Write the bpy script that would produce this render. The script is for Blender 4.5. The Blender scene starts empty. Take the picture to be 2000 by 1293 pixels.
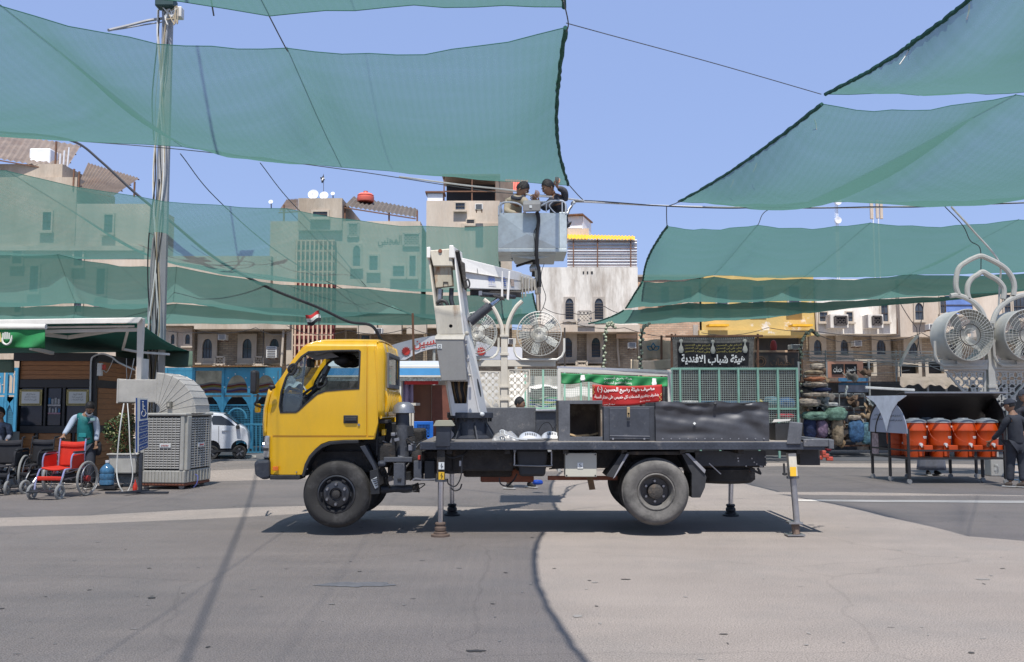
import bpy,bmesh,math,random
from math import sin,cos,pi,radians,sqrt,atan2
from mathutils import Vector,Matrix
from mathutils.geometry import tessellate_polygon
random.seed(7)
scene=bpy.context.scene
COL=scene.collection
# --------------------------- camera, sky, sun, exposure
CH=1.5
F=1770.0
PITCH=math.atan(143.5/F)
cam_data=bpy.data.cameras.new("camera")
cam_data.sensor_width=36.0
cam_data.lens=36.0*F/2000.0
cam_data.clip_end=3000
cam_data.dof.use_dof=False
cam=bpy.data.objects.new("camera",cam_data)
COL.objects.link(cam)
cam.location=(0,0,CH)
cam.rotation_euler=(pi/2+PITCH,0,0)
scene.camera=cam
SUN_VEC=Vector((0.0,-0.44,1.0)).normalized()
SUN_EL=math.asin(SUN_VEC.z)
SUN_AZ=atan2(SUN_VEC.x,SUN_VEC.y)
world=bpy.data.worlds.new("World")
scene.world=world
world.use_nodes=True
wn=world.node_tree.nodes
wl=world.node_tree.links
bg=wn["Background"]
sky=wn.new("ShaderNodeTexSky")
sky.sky_type='NISHITA'
sky.sun_disc=False
sky.sun_elevation=SUN_EL
sky.sun_rotation=SUN_AZ
sky.altitude=200
sky.air_density=1.0
sky.dust_density=1.0
sky.ozone_density=3.0
hs=wn.new("ShaderNodeMix")
hs.data_type='RGBA'
hs.blend_type='MULTIPLY'
hs.inputs[0].default_value=1.0
hs.inputs[7].default_value=(1.12,1.0,0.92,1)
wl.new(sky.outputs[0],hs.inputs[6])
hv=wn.new("ShaderNodeMix")
hv.data_type='RGBA'
hv.inputs[0].default_value=0.70
hv.inputs[7].default_value=(2.42,3.36,6.2,1)
wl.new(hs.outputs[2],hv.inputs[6])
wl.new(hv.outputs[2],bg.inputs[0])
bg.inputs[1].default_value=0.10
sun_data=bpy.data.lights.new("sun",'SUN')
sun_data.energy=4.9
sun_data.angle=radians(0.53)
sun_data.color=(1.0,0.955,0.89)
sun=bpy.data.objects.new("sun",sun_data)
COL.objects.link(sun)
sun.location=(0,-20,40)
sun.rotation_euler=SUN_VEC.to_track_quat('Z','Y').to_euler()
scene.view_settings.view_transform='Standard'
scene.view_settings.look='None'
scene.view_settings.exposure=0.60
scene.view_settings.gamma=1.0
scene.view_settings.use_curve_mapping=False
scene.cycles.max_bounces=8
scene.cycles.transparent_max_bounces=24
scene.cycles.sample_clamp_indirect=6.0
# --------------------------- pixel -> world
_SP,_CP=sin(PITCH),cos(PITCH)
def ray(px,py):
 u=px-1000.0
 v=646.5-py
 return u,F*_CP-v*_SP,F*_SP+v*_CP
def P(px,py,Y):
 u,a,b=ray(px,py)
 t=Y/a
 return Vector((u*t,Y,CH+b*t))
def G(px,py,z=0.0):
 u,a,b=ray(px,py)
 t=(z-CH)/b
 return Vector((u*t,a*t,z))
def ZY(py,Y):
 return P(1000,py,Y).z
def XY(px,Y,py=790):
 return P(px,py,Y).x
# --------------------------- materials
MATS={}
def mat(name,col,rough=0.7,metal=0.0,var=0.18,scale=3.0,bump=0.0,bscale=40.0,fine=0.0,coat=0.0,col2=None,mask=(0.5,0.7),mscale=1.5,stretch=(1,1,1),spec=0.5,objvar=0.0,wave=None):
 """procedural: base colour with two scales of noise, optional patches of a second colour, fine relief"""
 if name in MATS:
  return MATS[name]
 m=bpy.data.materials.new(name)
 m.use_nodes=True
 n=m.node_tree.nodes
 l=m.node_tree.links
 b=n["Principled BSDF"]
 b.inputs["Roughness"].default_value=rough
 b.inputs["Metallic"].default_value=metal
 b.inputs["Specular IOR Level"].default_value=spec
 if coat:
  b.inputs["Coat Weight"].default_value=coat
  b.inputs["Coat Roughness"].default_value=0.08
 geo=n.new("ShaderNodeNewGeometry")
 mp=n.new("ShaderNodeMapping")
 mp.inputs["Scale"].default_value=stretch
 l.new(geo.outputs["Position"],mp.inputs["Vector"])
 nz=n.new("ShaderNodeTexNoise")
 nz.inputs["Scale"].default_value=scale
 nz.inputs["Detail"].default_value=8
 nz.inputs["Roughness"].default_value=0.65
 l.new(mp.outputs[0],nz.inputs["Vector"])
 mr=n.new("ShaderNodeMapRange")
 mr.inputs[1].default_value=0.3
 mr.inputs[2].default_value=0.7
 mr.inputs[3].default_value=1-var
 mr.inputs[4].default_value=1+var
 l.new(nz.outputs[0],mr.inputs[0])
 last=mr.outputs[0]
 if fine:
  n2=n.new("ShaderNodeTexNoise")
  n2.inputs["Scale"].default_value=bscale
  n2.inputs["Detail"].default_value=3
  l.new(mp.outputs[0],n2.inputs["Vector"])
  r2=n.new("ShaderNodeMapRange")
  r2.inputs[1].default_value=0.3
  r2.inputs[2].default_value=0.7
  r2.inputs[3].default_value=1-fine
  r2.inputs[4].default_value=1+fine
  l.new(n2.outputs[0],r2.inputs[0])
  mm=n.new("ShaderNodeMath")
  mm.operation='MULTIPLY'
  l.new(last,mm.inputs[0])
  l.new(r2.outputs[0],mm.inputs[1])
  last=mm.outputs[0]
 if objvar:
  oi=n.new("ShaderNodeObjectInfo")
  r3=n.new("ShaderNodeMapRange")
  r3.inputs[3].default_value=1-objvar
  r3.inputs[4].default_value=1+objvar
  l.new(oi.outputs["Random"],r3.inputs[0])
  mm=n.new("ShaderNodeMath")
  mm.operation='MULTIPLY'
  l.new(last,mm.inputs[0])
  l.new(r3.outputs[0],mm.inputs[1])
  last=mm.outputs[0]
 src=None
 if col2 is not None:
  n3=n.new("ShaderNodeTexNoise")
  n3.inputs["Scale"].default_value=mscale
  n3.inputs["Detail"].default_value=9
  n3.inputs["Roughness"].default_value=0.7
  l.new(mp.outputs[0],n3.inputs["Vector"])
  r4=n.new("ShaderNodeMapRange")
  r4.inputs[1].default_value=mask[0]
  r4.inputs[2].default_value=mask[1]
  l.new(n3.outputs[0],r4.inputs[0])
  mx=n.new("ShaderNodeMix")
  mx.data_type='RGBA'
  mx.inputs[6].default_value=(*col,1)
  mx.inputs[7].default_value=(*col2,1)
  l.new(r4.outputs[0],mx.inputs[0])
  src=mx.outputs[2]
 vm=n.new("ShaderNodeVectorMath")
 vm.operation='SCALE'
 if src is None:
  vm.inputs[0].default_value=col
 else:
  l.new(src,vm.inputs[0])
 l.new(last,vm.inputs["Scale"])
 l.new(vm.outputs[0],b.inputs["Base Color"])
 if bump:
  n4=n.new("ShaderNodeTexNoise")
  n4.inputs["Scale"].default_value=bscale
  n4.inputs["Detail"].default_value=5
  l.new(mp.outputs[0],n4.inputs["Vector"])
  bp=n.new("ShaderNodeBump")
  bp.inputs["Strength"].default_value=bump
  bp.inputs["Distance"].default_value=0.02
  l.new(n4.outputs[0],bp.inputs["Height"])
  l.new(bp.outputs[0],b.inputs["Normal"])
 rr=n.new("ShaderNodeMapRange")
 rr.inputs[3].default_value=max(0.02,rough-0.1)
 rr.inputs[4].default_value=min(1,rough+0.12)
 l.new(nz.outputs[0],rr.inputs[0])
 l.new(rr.outputs[0],b.inputs["Roughness"])
 MATS[name]=m
 return m
def glass_mat(name,tint=(0.8,0.86,0.85),op=0.25,dark=(0.02,0.025,0.03)):
 m=bpy.data.materials.new(name)
 m.use_nodes=True
 n=m.node_tree.nodes
 l=m.node_tree.links
 n.clear()
 out=n.new("ShaderNodeOutputMaterial")
 tr=n.new("ShaderNodeBsdfTransparent")
 tr.inputs[0].default_value=(*tint,1)
 gl=n.new("ShaderNodeBsdfGlossy")
 gl.inputs[1].default_value=0.03
 gl.inputs[0].default_value=(0.9,0.93,0.95,1)
 geo=n.new("ShaderNodeNewGeometry")
 dt=n.new("ShaderNodeVectorMath");dt.operation='DOT_PRODUCT'
 l.new(geo.outputs["Incoming"],dt.inputs[0]);l.new(geo.outputs["Normal"],dt.inputs[1])
 def mth(op,a,c=None):
  q=n.new("ShaderNodeMath");q.operation=op
  l.new(a,q.inputs[0])if not isinstance(a,float)else setattr(q.inputs[0],"default_value",a)
  if c is not None:
   l.new(c,q.inputs[1])if not isinstance(c,float)else setattr(q.inputs[1],"default_value",c)
  return q.outputs[0]
 fr_=mth('ADD',mth('MULTIPLY',mth('POWER',mth('SUBTRACT',1.0,mth('ABSOLUTE',dt.outputs["Value"])),5.0),0.9),0.05)
 mx=n.new("ShaderNodeMixShader")
 l.new(fr_,mx.inputs[0])
 l.new(tr.outputs[0],mx.inputs[1])
 l.new(gl.outputs[0],mx.inputs[2])
 df=n.new("ShaderNodeBsdfDiffuse")
 df.inputs[0].default_value=(*dark,1)
 m2=n.new("ShaderNodeMixShader")
 nz=n.new("ShaderNodeTexNoise")
 nz.inputs["Scale"].default_value=2.5
 nz.inputs["Detail"].default_value=6
 mr=n.new("ShaderNodeMapRange")
 mr.inputs[3].default_value=op*0.8
 mr.inputs[4].default_value=min(1,op*1.2)
 l.new(nz.outputs[0],mr.inputs[0])
 l.new(mr.outputs[0],m2.inputs[0])
 l.new(mx.outputs[0],m2.inputs[1])
 l.new(df.outputs[0],m2.inputs[2])
 l.new(m2.outputs[0],out.inputs[0])
 return m
def net_mat(name,col,dens,seed=0.0):
 """knitted shade net: what shows through depends on the angle at which it is crossed"""
 m=bpy.data.materials.new(name)
 m.use_nodes=True
 n=m.node_tree.nodes
 l=m.node_tree.links
 n.clear()
 out=n.new("ShaderNodeOutputMaterial")
 geo=n.new("ShaderNodeNewGeometry")
 dt=n.new("ShaderNodeVectorMath")
 dt.operation='DOT_PRODUCT'
 l.new(geo.outputs["Incoming"],dt.inputs[0])
 l.new(geo.outputs["Normal"],dt.inputs[1])
 ab=n.new("ShaderNodeMath")
 ab.operation='ABSOLUTE'
 l.new(dt.outputs["Value"],ab.inputs[0])
 mxm=n.new("ShaderNodeMath")
 mxm.operation='MAXIMUM'
 mxm.inputs[1].default_value=0.33
 l.new(ab.outputs[0],mxm.inputs[0])
 uv=n.new("ShaderNodeUVMap")
 mp=n.new("ShaderNodeMapping")
 mp.inputs["Location"].default_value=(seed,seed,0)
 mp.inputs["Scale"].default_value=(0.35,2.2,1)
 l.new(uv.outputs[0],mp.inputs[0])
 nz=n.new("ShaderNodeTexNoise")
 nz.inputs["Scale"].default_value=1.2
 nz.inputs["Detail"].default_value=8
 nz.inputs["Roughness"].default_value=0.7
 l.new(mp.outputs[0],nz.inputs["Vector"])
 wv=n.new("ShaderNodeTexWave")
 wv.bands_direction='X'
 wv.inputs["Scale"].default_value=3.1
 wv.inputs["Distortion"].default_value=1.5
 wv.inputs["Detail"].default_value=2
 l.new(uv.outputs[0],wv.inputs["Vector"])
 a1=n.new("ShaderNodeMapRange")
 a1.inputs[1].default_value=0.3
 a1.inputs[2].default_value=0.7
 a1.inputs[3].default_value=dens*0.86
 a1.inputs[4].default_value=dens*1.14
 l.new(nz.outputs[0],a1.inputs[0])
 a2=n.new("ShaderNodeMapRange")
 a2.inputs[3].default_value=0.95
 a2.inputs[4].default_value=1.05
 l.new(wv.outputs[1],a2.inputs[0])
 ml=n.new("ShaderNodeMath")
 ml.operation='MULTIPLY'
 l.new(a1.outputs[0],ml.inputs[0])
 l.new(a2.outputs[0],ml.inputs[1])
 dv=n.new("ShaderNodeMath")
 dv.operation='DIVIDE'
 l.new(ml.outputs[0],dv.inputs[0])
 l.new(mxm.outputs[0],dv.inputs[1])
 ng=n.new("ShaderNodeMath")
 ng.operation='MULTIPLY'
 ng.inputs[1].default_value=-1
 l.new(dv.outputs[0],ng.inputs[0])
 ex=n.new("ShaderNodeMath")
 ex.operation='EXPONENT'
 l.new(ng.outputs[0],ex.inputs[0])
 tr=n.new("ShaderNodeBsdfTransparent")
 df=n.new("ShaderNodeBsdfDiffuse")
 df.inputs[0].default_value=(*col,1)
 tl=n.new("ShaderNodeBsdfTranslucent")
 tl.inputs[0].default_value=(*[c*0.9 for c in col],1)
 ms=n.new("ShaderNodeMixShader")
 ms.inputs[0].default_value=0.5
 l.new(df.outputs[0],ms.inputs[1])
 l.new(tl.outputs[0],ms.inputs[2])
 mo=n.new("ShaderNodeMixShader")
 l.new(ex.outputs[0],mo.inputs[0])
 l.new(ms.outputs[0],mo.inputs[1])
 l.new(tr.outputs[0],mo.inputs[2])
 l.new(mo.outputs[0],out.inputs[0])
 return m
# --------------------------- things, parts, shapes
ORG={}
def _link(o):
 COL.objects.link(o)
 return o
def tag(o,label=None,cat=None,group=None,kind=None):
 if label:o["label"]=label
 if cat:o["category"]=cat
 if group:o["group"]=group
 if kind:o["kind"]=kind
 return o
def thing(name,label,cat,loc=(0,0,0),group=None):
 o=bpy.data.objects.new(name,None)
 o.empty_display_size=0.2
 o.location=loc
 _link(o)
 ORG[o.name]=Vector(loc)
 return tag(o,label,cat,group)
def dup(root,loc=None,rot=None,label=None,scale=None):
 c=root.copy()
 _link(c)
 c.parent=None
 if loc is not None:c.location=loc
 if rot is not None:c.rotation_euler=(0,0,rot)
 if scale is not None:c.scale=(scale,)*3
 if label:c["label"]=label
 for ch in root.children:
  d=ch.copy()
  _link(d)
  d.parent=c
  for g in ch.children:
   e=g.copy()
   _link(e)
   e.parent=d
 return c
class MB:
 def __init__(self):
  self.v=[]
  self.f=[]
  self.uv=None
 def add(self,vs,fs):
  k=len(self.v)
  self.v+=[tuple(p)for p in vs]
  self.f+=[tuple(i+k for i in f)for f in fs]
  return self
 def box(self,c,s,rot=None):
  hx,hy,hz=s[0]/2,s[1]/2,s[2]/2
  vs=[Vector((x,y,z))for x in(-hx,hx)for y in(-hy,hy)for z in(-hz,hz)]
  if rot is not None:
   R=rot if isinstance(rot,Matrix)else Matrix.Rotation(rot,3,'Z')
   vs=[R@p for p in vs]
  c=Vector(c)
  return self.add([c+p for p in vs],[(0,1,3,2),(4,6,7,5),(0,4,5,1),(2,3,7,6),(0,2,6,4),(1,5,7,3)])
 def span(self,a,b):
  a=Vector(a);b=Vector(b)
  return self.box((a+b)/2,[abs(b[i]-a[i])for i in range(3)])
 def hexa(self,q):
  return self.add(q,[(0,1,2,3),(7,6,5,4),(0,4,5,1),(1,5,6,2),(2,6,7,3),(3,7,4,0)])
 def tube(self,pts,r,n=8,closed=False,caps=True):
  pts=[Vector(p)for p in pts]
  N=len(pts)
  rs=r if isinstance(r,(list,tuple))else[r]*N
  base=len(self.v)
  prev=None
  for i in range(N):
   if closed:
    d=pts[(i+1)%N]-pts[i-1]
   else:
    d=pts[min(i+1,N-1)]-pts[max(i-1,0)]
   if d.length<1e-9:
    d=Vector((0,0,1))
   d.normalize()
   if prev is None:
    a=Vector((0,0,1))if abs(d.z)<0.9 else Vector((0,1,0))
    u=d.cross(a).normalized()
   else:
    u=(prev-d*prev.dot(d))
    u=u.normalized()if u.length>1e-6 else d.orthogonal().normalized()
   prev=u
   w=d.cross(u)
   for k in range(n):
    t=2*pi*(k+0.5)/n
    self.v.append(tuple(pts[i]+(u*cos(t)+w*sin(t))*rs[i]))
  M=N if closed else N-1
  for i in range(M):
   j=(i+1)%N
   for k in range(n):
    k2=(k+1)%n
    self.f.append((base+i*n+k,base+i*n+k2,base+j*n+k2,base+j*n+k))
  if caps and not closed:
   self.f.append(tuple(base+k for k in range(n))[::-1])
   self.f.append(tuple(base+(N-1)*n+k for k in range(n)))
  return self
 def lathe(self,prof,c=(0,0,0),axis='Z',n=24,R=None,cap=True):
  base=len(self.v)
  c=Vector(c)
  for(r,h)in prof:
   for k in range(n):
    t=2*pi*k/n
    if axis=='Z':p=Vector((r*cos(t),r*sin(t),h))
    elif axis=='Y':p=Vector((r*cos(t),h,r*sin(t)))
    else:p=Vector((h,r*cos(t),r*sin(t)))
    if R is not None:p=R@p
    self.v.append(tuple(c+p))
  for i in range(len(prof)-1):
   for k in range(n):
    k2=(k+1)%n
    self.f.append((base+i*n+k,base+i*n+k2,base+(i+1)*n+k2,base+(i+1)*n+k))
  if cap and prof[0][0]>1e-4:self.f.append(tuple(base+k for k in range(n))[::-1])
  if cap and prof[-1][0]>1e-4:self.f.append(tuple(base+(len(prof)-1)*n+k for k in range(n)))
  return self
 def plate(self,outer,holes=(),fn=None,y0=0.0,y1=0.05):
  """polygon (with holes) in 2D, given depth; fn(u, v, y) -> point"""
  if fn is None:fn=lambda u,v,y:(u,y,v)
  loops=[list(outer)]+[list(h)for h in holes]
  tri=tessellate_polygon([[Vector((p[0],p[1],0))for p in lp]for lp in loops])
  flat=[p for lp in loops for p in lp]
  n=len(flat)
  vs=[fn(p[0],p[1],y0)for p in flat]+[fn(p[0],p[1],y1)for p in flat]
  fs=[tuple(t)for t in tri]+[tuple(i+n for i in t)[::-1]for t in tri]
  k=0
  for lp in loops:
   m=len(lp)
   for i in range(m):
    a,b=k+i,k+(i+1)%m
    fs.append((a,b,b+n,a+n))
   k+=m
  return self.add(vs,fs)
 def sphere(self,c,r,n=12,m=8,sc=(1,1,1),R=None):
  prof=[]
  base=len(self.v)
  c=Vector(c)
  for i in range(m+1):
   ph=pi*i/m
   for k in range(n):
    t=2*pi*k/n
    p=Vector((r*sc[0]*sin(ph)*cos(t),r*sc[1]*sin(ph)*sin(t),r*sc[2]*cos(ph)))
    if R is not None:p=R@p
    self.v.append(tuple(c+p))
  for i in range(m):
   for k in range(n):
    k2=(k+1)%n
    self.f.append((base+i*n+k,base+(i+1)*n+k,base+(i+1)*n+k2,base+i*n+k2))
  return self
 def grid(self,fn,nu,nv,uvscale=None):
  base=len(self.v)
  for j in range(nv+1):
   for i in range(nu+1):
    self.v.append(tuple(fn(i/nu,j/nv)))
  w=nu+1
  for j in range(nv):
   for i in range(nu):
    self.f.append((base+j*w+i,base+j*w+i+1,base+(j+1)*w+i+1,base+(j+1)*w+i))
  return self
 def build(self,name,m,parent=None,smooth=False,bevel=0.0,solid=0.0,kind=None,label=None,sharp=True):
  org=ORG.get(parent.name,Vector((0,0,0)))if parent is not None else Vector((0,0,0))
  top=parent is None
  if top and self.v:
   xs=[p[0]for p in self.v];ys=[p[1]for p in self.v];zs=[p[2]for p in self.v]
   org=Vector(((min(xs)+max(xs))/2,(min(ys)+max(ys))/2,min(zs)))
  me=bpy.data.meshes.new(name)
  me.from_pydata([(p[0]-org.x,p[1]-org.y,p[2]-org.z)for p in self.v],[],self.f)
  bm=bmesh.new()
  bm.from_mesh(me)
  bmesh.ops.recalc_face_normals(bm,faces=bm.faces)
  bm.to_mesh(me)
  bm.free()
  me.materials.append(m)
  if self.uv is not None:
   uvl=me.uv_layers.new(name="UVMap")
   for lp in me.loops:
    uvl.data[lp.index].uv=self.uv[lp.vertex_index]
  o=bpy.data.objects.new(name,me)
  _link(o)
  if top:o.location=org
  else:
   o.parent=parent
  ORG[o.name]=org
  if smooth:
   me.shade_smooth()
   if sharp:
    me.set_sharp_from_angle(angle=radians(38))
  if bevel:
   b=o.modifiers.new("bevel",'BEVEL')
   b.width=bevel
   b.segments=2
   b.limit_method='ANGLE'
   b.angle_limit=radians(40)
  if solid:
   s=o.modifiers.new("solid",'SOLIDIFY')
   s.thickness=solid
   s.offset=0
  if kind:o["kind"]=kind
  if label:o["label"]=label
  return o
def arc(c,r,a0,a1,n,plane='XZ',r2=None):
 r2=r if r2 is None else r2
 out=[]
 for i in range(n+1):
  t=radians(a0+(a1-a0)*i/n)
  x,z=r*cos(t),r2*sin(t)
  if plane=='XZ':out.append(Vector((c[0]+x,c[1],c[2]+z)))
  elif plane=='YZ':out.append(Vector((c[0],c[1]+x,c[2]+z)))
  else:out.append(Vector((c[0]+x,c[1]+z,c[2])))
 return out
def smoothpts(pts,k=6):
 """Catmull-Rom through the points"""
 pts=[Vector(p)for p in pts]
 if len(pts)<3:return pts
 q=[pts[0]*2-pts[1]]+pts+[pts[-1]*2-pts[-2]]
 out=[]
 for i in range(1,len(q)-2):
  for j in range(k):
   t=j/k
   a,b,c,d=q[i-1],q[i],q[i+1],q[i+2]
   out.append(0.5*((2*b)+(c-a)*t+(2*a-5*b+4*c-d)*t*t+(3*b-a-3*c+d)*t**3))
 out.append(pts[-1])
 return out
def sagline(a,b,sag,n=12):
 a=Vector(a);b=Vector(b)
 return[a.lerp(b,i/n)+Vector((0,0,-sag*4*(i/n)*(1-i/n)))for i in range(n+1)]
# --------------------------- lettering
_AR={'ا':'FE8D FE8E - -','أ':'FE83 FE84 - -','ب':'FE8F FE90 FE91 FE92','ة':'FE93 FE94 - -','ت':'FE95 FE96 FE97 FE98','ج':'FE9D FE9E FE9F FEA0','ح':'FEA1 FEA2 FEA3 FEA4','خ':'FEA5 FEA6 FEA7 FEA8','د':'FEA9 FEAA - -','ر':'FEAD FEAE - -','س':'FEB1 FEB2 FEB3 FEB4','ش':'FEB5 FEB6 FEB7 FEB8','ض':'FEBD FEBE FEBF FEC0','ع':'FEC9 FECA FECB FECC','ف':'FED1 FED2 FED3 FED4','ق':'FED5 FED6 FED7 FED8','ك':'FED9 FEDA FEDB FEDC','ل':'FEDD FEDE FEDF FEE0','م':'FEE1 FEE2 FEE3 FEE4','ن':'FEE5 FEE6 FEE7 FEE8','ه':'FEE9 FEEA FEEB FEEC','و':'FEED FEEE - -','ى':'FEEF FEF0 - -','ي':'FEF1 FEF2 FEF3 FEF4','ئ':'FE89 FE8A FE8B FE8C','L':'FEFB FEFC - -','ذ':'FEAB FEAC - -'}
def arabic(s):
 s=s.replace('لا','L')
 out=[]
 for i,c in enumerate(s):
  if c not in _AR:
   out.append({'(':')',')':'('}.get(c,c))
   continue
  f=_AR[c].split()
  pj=i>0 and s[i-1]in _AR and _AR[s[i-1]].split()[2]!='-'
  nj=i+1<len(s)and s[i+1]in _AR and f[2]!='-'
  out.append(chr(int(f[3 if pj and nj else 1 if pj else 2 if nj else 0],16)))
 return ''.join(reversed(out))
def lettering(text,m,parent,fn,w,h,name="lettering",bold=0.0,ext=0.004):
 """text fitted into a w x h field; fn(u, v) places it (u 0..w, v 0..h)"""
 c=bpy.data.curves.new("txt",'FONT')
 c.body=text
 c.offset=bold
 c.resolution_u=2
 o=bpy.data.objects.new("txt",c)
 COL.objects.link(o)
 dg=bpy.context.evaluated_depsgraph_get()
 me=bpy.data.meshes.new_from_object(o.evaluated_get(dg))
 vs=[v.co.copy()for v in me.vertices]
 fs=[tuple(p.vertices)for p in me.polygons]
 bpy.data.objects.remove(o)
 bpy.data.curves.remove(c)
 bpy.data.meshes.remove(me)
 if not vs:return None
 x0=min(v.x for v in vs);x1=max(v.x for v in vs)
 y0=min(v.y for v in vs);y1=max(v.y for v in vs)
 mb=MB()
 mb.add([fn((v.x-x0)/(x1-x0)*w,(v.y-y0)/(y1-y0)*h)for v in vs],fs)
 return mb.build(name,m,parent)
# --------------------------- ground
M_asphalt=mat("paving",(0.232,0.203,0.182),0.92,var=0.09,scale=0.8,bump=0.9,bscale=95,fine=0.42,col2=(0.185,0.170,0.158),mask=(0.48,0.74),mscale=0.5)
def weather_paving(m):
 """cracks and dark speckle on top of the tone variation"""
 n=m.node_tree.nodes;l=m.node_tree.links
 b=n["Principled BSDF"]
 src=b.inputs["Base Color"].links[0].from_socket
 g=n.new("ShaderNodeNewGeometry")
 nz=n.new("ShaderNodeTexNoise");nz.inputs["Scale"].default_value=1.6;nz.inputs["Detail"].default_value=6
 l.new(g.outputs["Position"],nz.inputs[0])
 ad=n.new("ShaderNodeMix");ad.data_type='VECTOR';ad.inputs[0].default_value=0.28
 l.new(g.outputs["Position"],ad.inputs[4]);l.new(nz.outputs["Color"],ad.inputs[5])
 vo=n.new("ShaderNodeTexVoronoi");vo.feature='DISTANCE_TO_EDGE';vo.inputs["Scale"].default_value=0.42
 l.new(ad.outputs[1],vo.inputs["Vector"])
 r=n.new("ShaderNodeMapRange");r.inputs[1].default_value=0.0;r.inputs[2].default_value=0.006;r.inputs[3].default_value=0.87;r.inputs[4].default_value=1.0
 l.new(vo.outputs[0],r.inputs[0])
 sp=n.new("ShaderNodeTexNoise");sp.inputs["Scale"].default_value=38;sp.inputs["Detail"].default_value=2
 l.new(g.outputs["Position"],sp.inputs[0])
 r2=n.new("ShaderNodeMapRange");r2.inputs[1].default_value=0.66;r2.inputs[2].default_value=0.74;r2.inputs[3].default_value=1.0;r2.inputs[4].default_value=0.72
 l.new(sp.outputs[0],r2.inputs[0])
 st=n.new("ShaderNodeMapping");st.inputs["Scale"].default_value=(0.25,2.2,1)
 l.new(g.outputs["Position"],st.inputs[0])
 sn=n.new("ShaderNodeTexNoise");sn.inputs["Scale"].default_value=1.1;sn.inputs["Detail"].default_value=7
 l.new(st.outputs[0],sn.inputs[0])
 r3=n.new("ShaderNodeMapRange");r3.inputs[1].default_value=0.35;r3.inputs[2].default_value=0.65;r3.inputs[3].default_value=0.965;r3.inputs[4].default_value=1.035
 l.new(sn.outputs[0],r3.inputs[0])
 a=n.new("ShaderNodeMath");a.operation='MULTIPLY';l.new(r.outputs[0],a.inputs[0]);l.new(r2.outputs[0],a.inputs[1])
 c=n.new("ShaderNodeMath");c.operation='MULTIPLY';l.new(a.outputs[0],c.inputs[0]);l.new(r3.outputs[0],c.inputs[1])
 vm=n.new("ShaderNodeVectorMath");vm.operation='SCALE'
 l.new(src,vm.inputs[0]);l.new(c.outputs[0],vm.inputs["Scale"])
 l.new(vm.outputs[0],b.inputs["Base Color"])
weather_paving(M_asphalt)
def ground():
 mb=MB()
 xs=[-900,-300,-100,-40,-20,-10,0,10,20,40,100,300,900]
 ys=[-60,-20,-5,0,5,10,15,20,30,45,100,300,1200]
 vs=[(x,y,0)for y in ys for x in xs]
 w=len(xs)
 mb.add(vs,[(j*w+i,j*w+i+1,(j+1)*w+i+1,(j+1)*w+i)for j in range(len(ys)-1)for i in range(w-1)])
 o=mb.build("ground",M_asphalt)
 tag(o,kind="structure")
ground()
M_patch=mat("patch_dark",(0.15,0.15,0.155),0.95,var=0.2,scale=3,fine=0.1)
M_pale=mat("pale_band",(0.40,0.38,0.35),0.9,var=0.15,scale=2,fine=0.12,bscale=60)
def blob_patch(name,px,py,rx,ry,m,z=0.004,n=26,seed=1):
 rnd=random.Random(seed)
 c=G(px,py)
 pts=[]
 ph=[rnd.uniform(0,6.28)for _ in range(4)]
 for i in range(n):
  t=2*pi*i/n
  k=1+0.22*sin(2*t+ph[0])+0.14*sin(5*t+ph[1])+0.1*sin(9*t+ph[2])
  pts.append((c.x+rx*k*cos(t),c.y+ry*k*sin(t),z))
 mb=MB().add(pts,[tuple(range(n))])
 return tag(mb.build(name,m),kind="structure")
blob_patch("paving_patch",697,1142,0.26,0.12,M_patch,seed=3)
blob_patch("oil_stain",929,1272,0.05,0.03,mat("oil",(0.05,0.045,0.04),0.6),seed=4)
blob_patch("oil_stain",296,1168,0.035,0.03,MATS["oil"],seed=5)
blob_patch("oil_stain",1128,1204,0.04,0.03,mat("oil2",(0.2,0.19,0.18),0.8),seed=6)
blob_patch("oil_stain",1222,1132,0.035,0.02,MATS["oil"],seed=7)
blob_patch("oil_stain",1920,1132,0.05,0.03,MATS["oil2"],seed=8)
for i in range(90):
 rnd=random.Random(100+i)
 px,py=rnd.uniform(0,2000),rnd.uniform(960,1290)
 blob_patch("paving_spot",px,py,rnd.uniform(0.006,0.025),rnd.uniform(0.005,0.02),MATS["oil2"]if i%3 else MATS["oil"],z=0.003+0.00002*i,n=20,seed=i)
for i in range(0):
 rnd=random.Random(300+i)
 blob_patch("worn_smear",rnd.uniform(0,2000),rnd.uniform(1000,1290),rnd.uniform(0.3,0.9),rnd.uniform(0.02,0.05),mat("smear",(0.225,0.205,0.185),0.95,fine=0.15,bscale=60),z=0.002+0.00003*i,n=30,seed=i)
def band(name,pts_near,pts_far,m,z):
 a=[G(*p)for p in pts_near]
 b=[G(*p)for p in pts_far]
 mb=MB()
 n=len(a)
 mb.add([(p.x,p.y,z)for p in a]+[(p.x,p.y,z)for p in b],[(i,i+1,n+i+1,n+i)for i in range(n-1)])
 return tag(mb.build(name,m),kind="structure")
M_road=mat("road_asphalt",(0.13,0.13,0.135),0.93,var=0.15,scale=0.8,fine=0.12)
band("road",[(-200,900),(2300,900)],[(-200,876),(2300,876)],M_road,0.004)
M_kerb=mat("kerb_stone",(0.34,0.32,0.29),0.9,var=0.2,scale=2)
k0=G(1000,873)
kb=MB()
for i in range(46):
 kb.box((-24+i*1.06,k0.y+0.1,0.06),(1.03,0.22,0.14))
tag(kb.build("kerb",M_kerb,bevel=0.01),kind="structure")
tag(MB().span((-30,k0.y+0.21,0),(30,70,0.1)).build("pavement",mat("pavement_slab",(0.33,0.3,0.27),0.92,var=0.2,scale=1.2,fine=0.12)),kind="structure")
band("pale_road_strip",[(430,897),(500,894)],[(430,893),(500,890)],M_pale,0.008)  # short narrow pale strip laid on the road
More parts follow.
